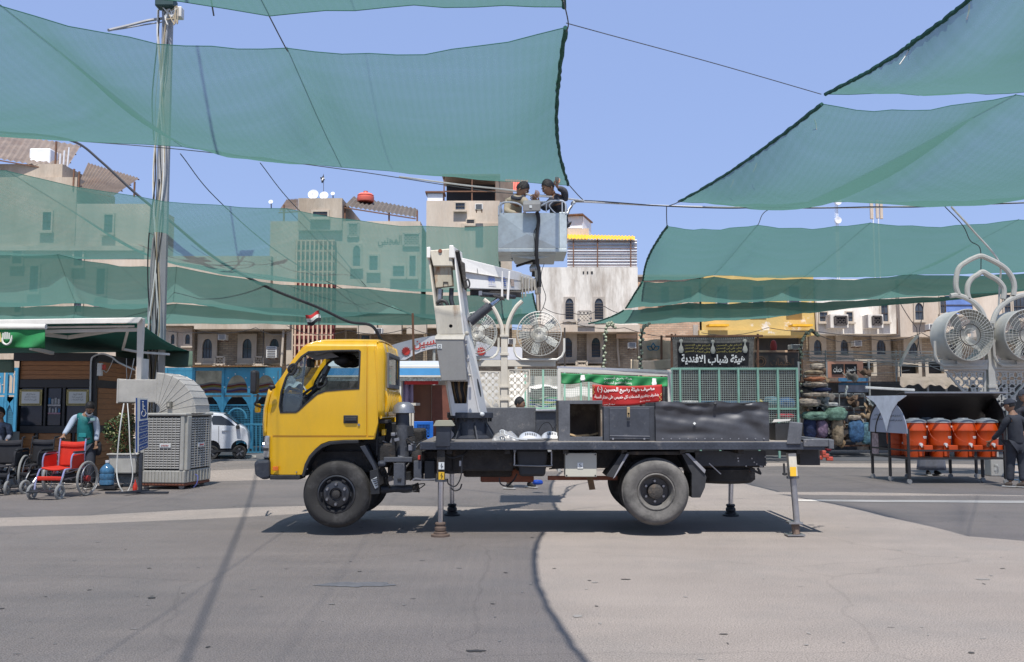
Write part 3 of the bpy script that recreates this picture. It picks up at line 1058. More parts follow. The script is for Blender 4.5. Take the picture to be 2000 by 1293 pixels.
for k in range(8):
 MB().tube([P(1108,472+k*6.6,40.12),P(1244,472+k*6.6,40.12)],0.016,4).build("screen_rail",M_rust,b5)
m=MB();corr_sheet(m,P(1108,466,40.0),P(1240,468,40.0),P(1108,458,41),P(1240,461,41),waves=20,amp=0.03)
m.build("yellow_eave",M_yellowm,b5)
m=MB();wall_at(m,1108,1137,422,446,41,1.2);m.build("hut_window_panel",M_corrw,b5)
m=MB();wall_at(m,1108,1150,446,464,41.01,1.6);m.build("hut_wall",M_cream,b5)
MB().add([P(1104,421,40.8),P(1138,419,40.8),P(1158,436,42.4),P(1120,436,42.4),P(1104,418.5,40.8),P(1138,416.5,40.8),P(1158,433.5,42.4),P(1120,433.5,42.4)],[(0,1,2,3),(4,5,6,7),(0,1,5,4),(1,2,6,5),(2,3,7,6),(3,0,4,7)]).build("hut_roof",M_rust,b5)
MB().add([P(1138,422,41),P(1154,436,42.4),P(1154,460,42.4),P(1138,448,41)],[(0,1,2,3)]).build("hut_side_panel",M_corrw,b5,solid=0.03)
# --- B6: pink brick house with the beige awnings
b6=thing("building","pink brick house behind the beige awnings with a blue petal logo","building",(7,41,0))
m=MB();wall_at(m,1246,1372,538,900,41,7,bot_z=0);m.build("wall",M_brickp,b6)
MB().span((P(1244,540,41).x,40.9,P(0,541,41).z),(P(1374,540,41).x,42,P(0,537,41).z)).build("coping",M_conc,b6)
for(x0,x1,y0,y1)in((1290,1306,560,590),(1335,1350,560,590)):
 window(b6,x0,x1,y0,y1,41,"rect",frame_w=0.08)
# --- B7: yellow facade
b7=thing("building","yellow fronted house with peeling plaster above dark shop openings","building",(11,41,0))
m=MB();wall_at(m,1366,1590,538,645,41,7);m.build("wall",M_yellowwall,b7)
m=MB();wall_at(m,1366,1590,645,655,40.6,3);m.build("balcony_slab",M_yellowwall,b7)
for(x0,x1)in((1385,1424),(1548,1588)):
 m=MB();wall_at(m,x0,x1,633,637,40.3,0.6);m.build("ledge",M_yellowm,b7)
m=MB();wall_at(m,1366,1590,655,900,42.5,5,bot_z=0,top_z=P(0,655,40.6).z-0.004);m.build("lower_wall",M_conc,b7)
m=MB();wall_at(m,1478,1560,658,690,42.3,0.15);m.build("dark_opening",M_dark,b7)
for(x0,x1,y0,y1)in((1400,1420,560,600),(1470,1490,560,600),(1540,1560,560,600)):
 window(b7,x0,x1,y0,y1,41,"rect",frame_w=0.08)
m=MB();wall_at(m,1356,1366,634,900,40.9,1,bot_z=0);m.build("corner_pier",M_conc,b7)
# --- B8: white house with box balconies
b8=thing("building","white house with two grilled box balconies over a shaded brick storey","building",(15,41,0))
m=MB();wall_at(m,1592,1757,545,652,41,7);m.build("wall",M_white,b8)
m=MB();wall_at(m,1570,1757,652,900,42.2,5,bot_z=0,top_z=P(0,652,41).z-0.004);m.build("brick_wall",M_brick,b8)
for(x0,x1)in((1600,1615),(1652,1664),(1720,1733)):
 window(b8,x0,x1,596 if x0>1700 else 610,628,41,"rect",frame_w=0.05)
for(x0,x1)in((1588,1603),(1640,1655),(1710,1728)):
 window(b8,x0,x1,664,694,42.2,"arch",frame_w=0.22,proud=0.14)
for(x0,x1,y0,y1)in((1622,1657,614,640),(1696,1725,614,640)):
 m=MB();wall_at(m,x0,x1,y0,y1,40.3,0.7);m.build("box_balcony",M_white,b8)
 w=screen_panel(b8,x0+9,x1-4,y0+4,y1-6,40.24,M_grille)
 MB().span((P(x0+8,620,40.3).x,40.28,P(0,y1-5,40.3).z),(P(x1-3,620,40.3).x,40.3,P(0,y0+3,40.3).z)).build("balcony_opening",M_dark,b8)
MB().tube([P(1754,560,40.9),P(1754,652,40.9)],0.05,6).build("downpipe",M_rust,b8)
# --- B9: cream house at the right
b9=thing("building","cream house behind the twin drum fans with a blue window panel","building",(20,41,0))
m=MB();wall_at(m,1757,2160,545,658,40.6,7);m.build("wall",M_cream,b9)
m=MB();wall_at(m,1757,2160,658,900,41.6,5,bot_z=0,top_z=P(0,658,40.6).z-0.004);m.build("brick_wall",M_brick,b9)
window(b9,1786,1802,592,625,40.6,"arch",frame_w=0.06)
window(b9,1835,1844,580,612,40.6,"rect",frame_w=0.04)
window(b9,1846,1898,578,614,40.6,"rect",frame_w=0.05,grille=False,pane=mat("blue_panel",(0.12,0.2,0.45),0.5))
for(x0,x1)in((1960,1972),(1978,2000),(2040,2060)):
 window(b9,x0,x1,576,622,40.6,"rect",frame_w=0.06)
for(x0,x1)in((1772,1790),(1850,1868),(1925,1943),(1990,2006)):
 window(b9,x0,x1,668,695,41.6,"arch",frame_w=0.2,proud=0.12)
t=thing("antenna_mast","thin lattice mast with small dishes rising above the nets","antenna mast",P(1636,470,60))
a,b=P(1634,470,60),P(1634,388,60)
for dx in(-0.1,0.1):
 MB().tube([(a.x+dx,60,0),(b.x+dx*0.5,60,b.z)],0.03,4).build("mast_leg",M_corrw,t)
m=MB()
for i in range(22):
 z=a.z+(b.z-a.z)*i/21
 m.tube([(a.x-0.1,60,z),(a.x+0.1,60,z+0.15)],0.015,4)
m.build("mast_bracing",M_corrw,t)
for zz in(394,430):
 c=P(1637,zz,59.8)
 MB().lathe([(0,-0.02),(0.22,-0.06),(0.22,0.1),(0,0.12)],c,axis='Y',n=14).build("dish",M_corrw,t)
t=thing("antenna_cluster","cluster of tall beige panel antennas above the nets","antenna",P(1710,445,60))
for k,px in enumerate((1702,1711,1721)):
 c=P(px,410,60)
 MB().box((c.x,60-0.2*(k%2),c.z),(0.2,0.14,1.25)).build("panel_antenna",M_cream,t,bevel=0.03)
for px in(1706,1716):
 c=P(px,445,60)
 MB().tube([(c.x,60,0),(c.x,60,c.z+1.6)],0.04,6).build("pole",M_corrw,t)
for(px,py,Y,lb)in((1000,668,41.5,"air conditioner on the brick wall beside the round fan"),(742,648,39.6,"air conditioner under the tan bay above the arched sign"),(1232,676,40.5,"air conditioner on the brick wall near the beige awning"),(1668,672,41.9,"air conditioner between two shaded arched windows of the white house"),(1012,610,39.6,"air conditioner on the pale slab above the round fan"),(440,660,40.5,"air conditioner high between the two arched windows"),(936,408,40.7,"air conditioner on the tan tower below the dark roof room"),(1812,640,40.3,"air conditioner on the cream house left of the twin fans")):
 ac_box(None,px,py,15,11,Y,lb)
rnd=random.Random(55)
def facade_pipe(label,px,y0,y1,Y):
 a,b=P(px,y0,Y),P(px,y1,Y)
 m=MB().tube([a,Vector((a.x,Y,(a.z+b.z)/2)),Vector((a.x+rnd.uniform(-.1,.1),Y,b.z))],0.05,6)
 return tag(m.build("drain_pipe",M_frame),label,"drain pipe","drain pipes on the facades")
for(px,y0,y1,Y,lb)in((556,560,716,39.8,"drain pipe at the corner beside the barred stair shaft"),(675,640,716,41.4,"drain pipe right of the barred stair shaft"),(822,440,640,40.3,"long drain pipe between the tan block and the tall tower"),(1050,530,634,39.9,"drain pipe at the left edge of the white block"),(1206,648,716,40.7,"drain pipe on brick beside the red beam"),(1592,556,652,40.9,"drain pipe between the yellow and white houses")):
 facade_pipe(lb,px,y0,y1,Y)
def facade_wire(label,pts,Y,r=0.018):
 q=[]
 for a,b in zip(pts,pts[1:]):
  q+=sagline(P(a[0],a[1],Y),P(b[0],b[1],Y),rnd.uniform(.05,.3),8)[:-1]
 q.append(P(pts[-1][0],pts[-1][1],Y))
 tag(MB().tube(q,r,4).build("service_wire",M_cable),label,"wire","service wires sagging along the facades")
for k,(pts,Y)in enumerate((([(300,640),(400,648),(500,640),(570,646)],39.4),([(560,636),(680,645),(800,640),(900,652)],39.2),([(1000,640),(1110,628),(1220,640),(1370,655)],39.3),([(1060,600),(1120,612),(1180,598),(1250,610)],39.6),([(1370,650),(1500,640),(1600,648),(1757,656)],40.0),([(1600,655),(1700,662),(1800,650),(1900,664)],40.0),([(1757,590),(1790,640),(1800,700)],40.0),([(1804,590),(1796,640),(1785,710)],40.1),([(700,600),(700,700)],39.9),([(515,640),(513,712)],39.9))):
 facade_wire(["dark service wire along the slab over the arched windows behind the blue cage","dark wire from the barred stair shaft to the brick tower base","dark wire across the slab of the white block to the yellow facade","dark wire looping between the pointed windows of the white block","dark wire under the yellow balcony towards the white house","dark wire sagging in front of the box balconies","dark wire dropping down the cream house beside its arched window","second wire dropping down the cream house beside its arched window","vertical dark wire on the tan block behind the arched sign","vertical dark wire between two arched windows above the cages"][k],pts,Y)
# --------------------------- the yellow aerial-lift truck
YT=10.5
def T(px,py,d=0.0):
 return P(px,py,YT+d)
M_yel=mat("cab_yellow",(0.78,0.44,0.004),0.34,var=0.07,scale=2.2,coat=0.45,fine=0.02,bscale=90,col2=(0.69,0.40,0.015),mask=(0.46,0.7),mscale=2.6,stretch=(1,1,0.4))
M_blk=mat("black_plastic",(0.022,0.023,0.026),0.55,var=0.4,scale=6,bump=0.1,bscale=120)
M_rub=mat("tyre_rubber",(0.035,0.033,0.031),0.85,var=0.25,scale=7,bump=0.25,bscale=90,col2=(0.10,0.095,0.09),mask=(0.5,0.75),mscale=5)
M_rubd=mat("dusty_tyre_rubber",(0.115,0.11,0.104),0.9,var=0.3,scale=8,bump=0.3,bscale=90,col2=(0.07,0.068,0.065),mask=(0.5,0.65),mscale=7)
M_navy=mat("dark_blue_grey_paint",(0.035,0.04,0.052),0.5,var=0.25,scale=4,fine=0.12,bscale=40,col2=(0.10,0.10,0.105),mask=(0.58,0.75),mscale=5)
M_navy2=mat("scuffed_grey_paint",(0.075,0.08,0.092),0.55,var=0.25,scale=5,fine=0.1,col2=(0.2,0.19,0.18),mask=(0.58,0.7),mscale=6)
M_grime=mat("grimy_steel",(0.035,0.032,0.03),0.75,var=0.5,scale=8,bump=0.4,bscale=50,col2=(0.11,0.08,0.055),mask=(0.55,0.7),mscale=6)
M_steel=mat("bare_steel",(0.34,0.34,0.35),0.35,metal=0.8,var=0.2,scale=5)
M_chrome=mat("hydraulic_rod",(0.55,0.56,0.6),0.18,metal=1.0,var=0.08)
M_rim=mat("rim_black",(0.03,0.031,0.035),0.35,var=0.3,scale=9,coat=0.2)
M_liftw=mat("lift_white",(0.66,0.65,0.63),0.4,var=0.08,scale=2.5,col2=(0.45,0.38,0.29),mask=(0.62,0.78),mscale=3.5,fine=0.03,stretch=(1,1,0.5),coat=0.1)
M_liftc=mat("lift_cream_worn",(0.50,0.465,0.39),0.55,var=0.15,scale=3,col2=(0.20,0.10,0.045),mask=(0.56,0.72),mscale=3.2,stretch=(1.4,1,0.5),fine=0.05)
M_boxg=mat("control_box_grey",(0.27,0.265,0.25),0.5,var=0.08,scale=3,fine=0.03)
M_galv=mat("galvanised_sheet",(0.46,0.52,0.54),0.4,metal=0.35,var=0.12,scale=3.5,fine=0.05,bscale=25,col2=(0.34,0.36,0.36),mask=(0.5,0.75),mscale=2.5)
M_greybox=mat("panel_beige_grey",(0.42,0.41,0.35),0.5,var=0.06,scale=3)
M_orange=mat("amber_lens",(0.75,0.16,0.01),0.25,coat=0.6)
M_lamp=mat("headlamp_clear",(0.34,0.36,0.37),0.12,metal=0.5,var=0.5,scale=25,coat=0.8)
M_label_y=mat("warning_yellow",(0.75,0.45,0.03),0.5)
M_label_w=mat("label_white",(0.7,0.72,0.7),0.5)
M_blue_ink=mat("blue_print",(0.03,0.10,0.42),0.5)
M_black_ink=mat("black_print",(0.02,0.02,0.02),0.6)
M_glass=glass_mat("cab_glass",op=0.05,dark=(0.3,0.32,0.33))
M_glassd=glass_mat("rear_glass",tint=(0.55,0.58,0.6),op=0.25,dark=(0.25,0.27,0.3))
M_int=mat("interior_trim",(0.06,0.062,0.07),0.7,var=0.15,scale=5)
M_intl=mat("interior_grey",(0.2,0.2,0.205),0.8,var=0.15,scale=5)
M_seat=mat("seat_cloth",(0.07,0.075,0.09),0.95,var=0.2,scale=10)
M_rustp=mat("rust_red_primer",(0.20,0.07,0.04),0.8,var=0.3,scale=6)
M_mudw=mat("mudguard_edge",(0.22,0.22,0.24),0.6,var=0.2)
base=T(1060,1040)
truck=thing("lift_truck","yellow cab aerial lift truck standing on its jacks in the middle of the square","truck",(base.x,YT+0.9,0))
def xz(px,py,d=0.0):
 p=T(px,py,d)
 return(p.x,p.z)
def mapz(pts,d=0.0):
 return[xz(a,b,d)for a,b in pts]
Z_belt=T(0,790).z
Z_roof=T(0,665).z
X_front=T(527,800).x
def cab_off(x,z):
 """how far the cab side leans and rounds inwards"""
 o=0.0
 if z>Z_belt:
  t=(z-Z_belt)/(Z_roof-Z_belt)
  o+=0.07*t**1.5
  if t>0.9:o+=0.06*((t-0.9)/0.1)**2
 else:
  t=(Z_belt-z)/0.9
  o+=0.02*t*t
 if x<X_front+0.22:
  s=(X_front+0.22-x)/0.32
  o+=0.10*s*s
 return o
def shape_cab(o,mirror=False):
 """cut the flat plate finely and push it to the cab's surface"""
 me=o.data
 org=ORG[o.parent.name]
 bm=bmesh.new()
 bm.from_mesh(me)
 zs=[Z_belt-0.4+i*0.12 for i in range(14)]+[Z_roof-0.03,Z_roof-0.06]
 for z in zs:
  bmesh.ops.bisect_plane(bm,geom=bm.verts[:]+bm.edges[:]+bm.faces[:],plane_co=(0,0,z-org.z),plane_no=(0,0,1))
 for i in range(7):
  x=X_front-0.1+i*0.055
  bmesh.ops.bisect_plane(bm,geom=bm.verts[:]+bm.edges[:]+bm.faces[:],plane_co=(x-org.x,0,0),plane_no=(1,0,0))
 for v in bm.verts:
  k=cab_off(v.co.x+org.x,v.co.z+org.z)
  v.co.y+=-k if mirror else k
 bm.to_mesh(me)
 bm.free()
 me.shade_smooth()
 me.set_sharp_from_angle(angle=radians(32))
CABW=1.66
body=[(525.5,928),(522,893),(517,850),(519,800),(530,757),(548,735),(568,704),(585,681),(596,673),(612,667),(628,664.5),(729,665),(733,668),(735,700),(737,790),(738,828),(734,845),(731,858),(701,858.5),(672,859),(642,861.5),(627,867),(615,877),(604,890),(597,906),(591,922),(588.5,928)]
win=[(546.6,807),(543.8,792.6),(547,765),(556,737.4),(569,716),(586,695),(600.2,685.2),(650,682.8),(699.2,682.2),(703.5,685.5),(703,720),(701.8,760.2),(670,762),(635.9,765),(619.7,771),(600,788),(583.9,803),(578,806.5)]
winn=[(548.5,804.5),(546.5,792),(550,766),(559,738.4),(572,718),(588,698),(601.2,688.2),(650,685.6),(697.8,685.2),(700.5,688),(700,720),(698.8,757.4),(669,759.4),(634.5,762),(618,768),(598.6,785),(582,800.5),(577,804)]
for side in(0,1):
 mir=side==1
 def YS(a):return YT+a if not mir else YT+CABW-a
 m=MB().plate(mapz(body),[mapz(win)],y0=YS(0.018),y1=YS(0.055))
 o=m.build("body_side",M_yel,truck);shape_cab(o,mir)
 door=[(530,850.5),(527.5,815),(529.5,780),(535,760),(552,733),(571,705),(587,684),(597,677.5),(612,671.5),(628,669),(713,669.5),(715,676),(715.5,760),(715.5,850.5)]
 m=MB().plate(mapz(door),[mapz(win)],y0=YS(0.0),y1=YS(0.03))
 o=m.build("door",M_yel,truck,bevel=0.006);shape_cab(o,mir)
 dr=o;ORG[dr.name]=ORG[truck.name]
 lower=[(526.5,927),(524,893),(522.5,854.2),(731,854.2),(728,858),(701,858.5),(672,859),(642,861.5),(627,867),(615,877),(604,890),(597,906),(591,922),(588.5,927)]
 m=MB().plate(mapz(lower),[],y0=YS(0.0),y1=YS(0.03))
 o=m.build("lower_panel",M_yel,truck,bevel=0.006);shape_cab(o,mir)
 pil=[(717.5,669.5),(729,669.5),(732,700),(735,790),(736,828),(732,845),(731,851),(718,851)]
 m=MB().plate(mapz(pil),[],y0=YS(0.0),y1=YS(0.03))
 o=m.build("rear_pillar",M_yel,truck,bevel=0.006);shape_cab(o,mir)
 m=MB().plate(mapz(win),[mapz(winn)],y0=YS(-0.006),y1=YS(0.04))
 o=m.build("window_seal",M_blk,dr);shape_cab(o,mir)
 gl=[(560,736)]
 m=MB().plate(mapz(winn),[],y0=YS(0.030),y1=YS(0.033))
 if side==1 or True:
  if side==0:
   q=[(548.5,804.5),(546.5,792),(550,766),(559,738.4),(572,718),(588,698),(597,691),(594,720),(588,792),(577,804)]
   m=MB().plate(mapz(q),[],y0=YS(0.03),y1=YS(0.033))
   MB().tube([T(597,690,0.03+0.06),T(592,740,0.03+0.03),T(587,795,0.035)],0.009,5).build("quarter_light_bar",M_blk,dr)
  o=m.build("window_glass",M_glass,dr);shape_cab(o,mir)
p0,p1=T(671,811),T(699,827)
MB().span((p0.x,YT-0.012,p1.z),(p1.x,YT+0.006,p0.z)).build("handle_recess",M_blk,truck,bevel=0.012)
MB().span((p0.x+0.02,YT-0.032,p1.z+0.028),(p1.x-0.012,YT-0.012,p0.z-0.022)).build("door_handle",M_rim,truck,bevel=0.006)
c=T(701,829.5)
MB().lathe([(0.014,-0.012),(0.014,0.01)],(c.x,YT,c.z),axis='Y',n=12).build("door_lock",M_steel,truck)
p0,p1=T(533,911),T(543.5,919)
MB().span((p0.x,YT-0.014,p1.z),(p1.x,YT+0.01,p0.z)).build("side_marker_lamp",M_orange,truck,bevel=0.004)
for(px,py)in((600,916),(579,922)):
 c=T(px,py)
 MB().lathe([(0.008,-0.006),(0.008,0.01)],(c.x,YT,c.z),axis='Y',n=8).build("rivet",M_steel,truck)
def sweep(pts,name,m,y0=0.05,y1=None,crown=0.03,nw=14,round_r=0.05,parent=None,solid=0.02,d=0.0):
 """profile in pixels of the near side, swept across the cab with a soft crown"""
 y1=CABW-0.05 if y1 is None else y1
 pr=[Vector((T(a,b).x,0,T(a,b).z))for a,b in pts]
 nr=[]
 for i in range(len(pr)):
  t=(pr[min(i+1,len(pr)-1)]-pr[max(i-1,0)]).normalized()
  nr.append(Vector((-t.z,0,t.x)))
 def fn(u,v):
  k=v*(len(pr)-1)
  i=min(int(k),len(pr)-2)
  f=k-i
  p=pr[i].lerp(pr[i+1],f)
  q=nr[i].lerp(nr[i+1],f)
  e=cab_off(p.x,p.z)
  ya,yb=YT+y0-0.05+0.018+e,YT+y1+0.05-0.018-e
  y=ya+(yb-ya)*u
  c=4*u*(1-u)
  return Vector((p.x,y,p.z))+q*crown*(c**0.6)
 mb=MB().grid(fn,nw,(len(pr)-1)*2)
 return mb.build(name,m,parent or truck,smooth=True,solid=solid)
sweep([(585,682),(596,673.5),(612,667.5),(628,665),(680,664.6),(729,665.5),(735,668)],"roof",M_yel,crown=0.045)
sweep([(528,760),(548,736),(568,705),(586,682.5)],"windscreen",M_glass,crown=0.05,solid=0)
sweep([(526,764),(530,757)],"windscreen_base",M_blk,crown=0.1)
sweep([(516,852),(515,830),(517,800),(522,780),(527,763)],"front_panel",M_yel,crown=0.13)
sweep([(519,900),(516,875),(516,853)],"grille",M_blk,crown=0.13)
for yy in(0.0,CABW-0.32):
 a,b=T(506,851),T(526,896)
 m=MB()
 m.hexa([(a.x+0.03,YT+0.07+yy,b.z),(b.x-0.01,YT+0.012+yy,b.z),(b.x-0.01,YT+0.012+yy,a.z),(a.x+0.05,YT+0.06+yy,a.z),(a.x-0.01,YT+0.30+yy,b.z),(b.x,YT+0.30+yy,b.z),(b.x,YT+0.30+yy,a.z),(a.x,YT+0.30+yy,a.z)])
 hl=m.build("headlight",M_lamp,truck,bevel=0.02)
 MB().lathe([(0.065,-0.01),(0.06,0.02)],(a.x+0.03,YT+0.16+yy,(a.z+b.z)/2),axis='X',n=16).build("lamp_reflector",M_chrome,hl)
 MB().span((a.x+0.045,YT+0.004+yy,b.z+0.09),(b.x-0.02,YT+0.05+yy,b.z+0.12)).build("lamp_divider",M_blk,hl)
a,b=T(495,899),T(527,938)
m=MB().plate([(a.x,a.z-0.02),(a.x+0.04,a.z),(b.x-0.01,a.z+0.008),(b.x-0.005,b.z+0.02),(a.x+0.12,b.z+0.0),(a.x+0.015,b.z+0.06)],y0=YT+0.0,y1=YT+CABW)
m.build("bumper",M_navy,truck,bevel=0.035)
a,b=T(526,928),T(589,937)
MB().span((a.x,YT+0.01,b.z),(b.x-0.02,YT+0.3,a.z)).build("step",M_blk,truck,bevel=0.01)
fl=[(590,930),(596,906),(604,890),(616,877),(628,868),(643,862.5),(672,859.5),(701,859)]
fi=[(701,866),(672,866.5),(645,869),(632,874),(620,883),(609,895),(601,910),(595,931)]
MB().plate(mapz(fl+fi),y0=YT-0.03,y1=YT+0.35).build("wheel_arch",M_blk,truck,bevel=0.008)
Xb=T(728,790).x
zt,zb=T(0,668).z,T(0,815).z
yA,yB=YT+0.09,YT+CABW-0.09
def back_pt(y,z,dx=0.0):
 e=cab_off(X_front+0.6,z)+0.012
 t=min((y-YT)/0.12,(YT+CABW-y)/0.12,1.0)
 y=YT+e+(y-YT)*(CABW-2*e)/CABW
 return Vector((Xb+0.11-0.11*(1-max(0,t))**2-(0.03 if z>zt-0.15 else 0)*((z-zt+0.15)/0.15)+dx,y,z))
wy0,wy1,wz0,wz1=YT+0.33,YT+1.33,T(0,752).z,T(0,690).z
m=MB()
def quadgrid(ya,yb,za,zb_,n=6,k=6,dx=0.0):
 m.grid(lambda u,v:back_pt(ya+(yb-ya)*u,za+(zb_-za)*v,dx),n,k)
quadgrid(YT+0.0,wy0,zb,zt,8,10)
quadgrid(wy1,YT+CABW,zb,zt,6,10)
quadgrid(wy0,wy1,wz1,zt,6,4)
quadgrid(wy0,wy1,zb,wz0,6,4)
m.build("back_wall",M_yel,truck,smooth=True,solid=0.02)
m=MB().plate([(wy0-0.03,wz0-0.03),(wy1+0.03,wz0-0.03),(wy1+0.03,wz1+0.03),(wy0-0.03,wz1+0.03)],[[(wy0+0.02,wz0+0.02),(wy1-0.02,wz0+0.02),(wy1-0.02,wz1-0.02),(wy0+0.02,wz1-0.02)]],fn=lambda u,v,y:(Xb+0.11+y,u,v),y0=0.0,y1=0.03)
rw=m.build("rear_window",M_intl,truck,bevel=0.008)
MB().span((Xb+0.11,wy0,wz0),(Xb+0.115,wy1,wz1)).build("rear_glass",M_glassd,rw)
for i in range(9):
 y=YT+0.2+i*(CABW-0.4)/8
 m=MB()
 m.tube([back_pt(y,wz0-0.07,0.0),back_pt(y,wz0-0.14,0.025),back_pt(y,zb+0.16,0.03),back_pt(y,zb+0.06,0.0)],0.024,6)
 m.build("back_rib",M_yel,truck,smooth=True)
MB().tube([back_pt(YT+0.05,zb,0.01),back_pt(YT+CABW-0.05,zb,0.01)],0.02,6).build("back_seam",M_yel,truck)
MB().tube([T(731,684,.06),T(734,740,.03),T(736,800,0.01),T(737,826,0.01),T(732,846,0.01)],0.010,6).build("drip_rail",M_yel,truck)
fl0,fl1=T(545,852),T(728,858)
MB().span((fl0.x,YT+0.08,T(0,856).z),(fl1.x,YT+CABW-0.08,T(0,850).z)).build("cab_floor",M_int,truck)
m=MB()
for yy in(0.18,0.95):
 s0=T(640,830);s1=T(705,812)
 m.span((s0.x,YT+yy,s0.z),(s1.x,YT+yy+0.5,s1.z+0.02))
m.build("seat_cushion",M_seat,truck,bevel=0.03)
for yy in(0.2,0.95):
 a=T(700,815);b=T(712,770)
 MB().hexa([(a.x-0.1,YT+yy,a.z),(a.x,YT+yy,a.z),(b.x+0.01,YT+yy,b.z),(b.x-0.06,YT+yy,b.z),(a.x-0.1,YT+yy+0.45,a.z),(a.x,YT+yy+0.45,a.z),(b.x+0.01,YT+yy+0.45,b.z),(b.x-0.06,YT+yy+0.45,b.z)]).build("seat_back",M_seat,truck,bevel=0.03)
d0=T(545,852);
m=MB().plate(mapz([(533,850),(531,770),(552,768),(585,778),(592,800),(580,850)]),y0=YT+0.1,y1=YT+CABW-0.1)
m.build("dashboard",M_int,truck,bevel=0.02)
m=MB().grid(lambda u,v:T(556+44*u,764-12*sin(u*3.1)-5*sin(u*11+v*7)-3*sin(v*9),0.45+0.7*v),16,8)
m.build("dashboard_sheet",mat("clear_film",(0.6,0.62,0.62),0.25,var=0.2,scale=12),truck,smooth=True)
cx=T(603,768,0.45)
R=Matrix.Rotation(radians(-38),3,'Y')
ring=[cx+R@Vector((0.2*cos(t),0.2*sin(t),0))for t in[2*pi*i/28 for i in range(28)]]
MB().tube(ring,0.016,8,closed=True).build("steering_wheel",M_blk,truck,smooth=True)
m=MB()
for a in(0,2.1,4.2):
 m.tube([cx-Vector((0.03,0,0.04)),cx+R@Vector((0.2*cos(a),0.2*sin(a),0))],0.014,5)
m.tube([cx-Vector((0.02,0,0.02)),T(580,812,0.45)],0.04,8)
m.build("steering_column",M_int,truck)
MB().tube(smoothpts([T(632,731,0.2),T(638,742,0.2),T(634,752,0.2),T(623,757,0.2),T(620,752,0.2),T(626,738,0.2),T(632,731,0.2)]),0.012,6).build("grab_handle",M_blk,truck)
MB().tube([T(641,715,1.4),T(620,760,1.45)],0.045,6).build("far_pillar_trim",M_intl,truck)
c=T(607,709,0.75)
MB().box(c,(0.05,0.26,0.11)).build("rear_view_mirror",M_blk,truck,bevel=0.015)
MB().tube([c,T(622,697,0.75),T(628,690,0.8)],0.008,5).build("mirror_stalk",M_blk,truck)
m=MB().plate(mapz([(606,686),(640,676),(728,672),(728,678),(645,684),(612,692)]),y0=YT+0.13,y1=YT+CABW-0.13)
m.build("roof_lining",M_intl,truck)
m=MB()
for i in range(3):
 c=T(640+14*i,690+4*i,0.55+0.16*i)
 m.sphere(c,0.13,10,6,(1.4,1,0.45))
for i in range(4):
 m.sphere(T(668+7*i,704+(i%2)*4,0.5+i*0.1),0.085,10,6,(1.2,1,0.8))
m.build("overhead_bundle",M_blk,truck,smooth=True)
MB().hexa([T(592,690,0.3),T(640,684,0.3),T(662,697,0.3),T(618,704,0.3),T(592,688,1.2),T(640,682,1.2),T(662,695,1.2),T(618,702,1.2)]).build("sun_visor",M_intl,truck)
for(s,yy)in((0,-0.16),(1,CABW+0.1)):
 a,b=T(499,724),T(512,770)
 m=MB().box(((a.x+b.x)/2,YT+yy,(a.z+b.z)/2),(0.07,0.17,a.z-b.z))
 mr_=m.build("side_mirror",M_blk,truck,bevel=0.03)
 MB().tube(smoothpts([T(504,770,yy),T(502,783,yy),T(498,790,yy*.7),T(510,795,0.06 if not s else CABW-0.06)]),0.014,6).build("mirror_arm",M_blk,mr_)
MB().sphere(T(531,756,-0.06),0.045,10,6,(1,0.7,0.6)).build("wide_angle_mirror",M_blk,truck,smooth=True)
a,b=T(562,728,-0.005),T(575,718)
m=MB().tube(smoothpts([T(566,727,-0.03),T(564,720,-0.05),T(570,713,-0.05),T(577,713,-0.05),T(578,720,-0.05),T(572,730,-0.04),T(566,731,-0.03)]),0.018,6)
m.build("door_mirror",M_blk,truck,smooth=True)
MB().span(T(497,788,-0.02),T(510,806,0.1)).build("indicator_pod",M_yel,truck,bevel=0.02)
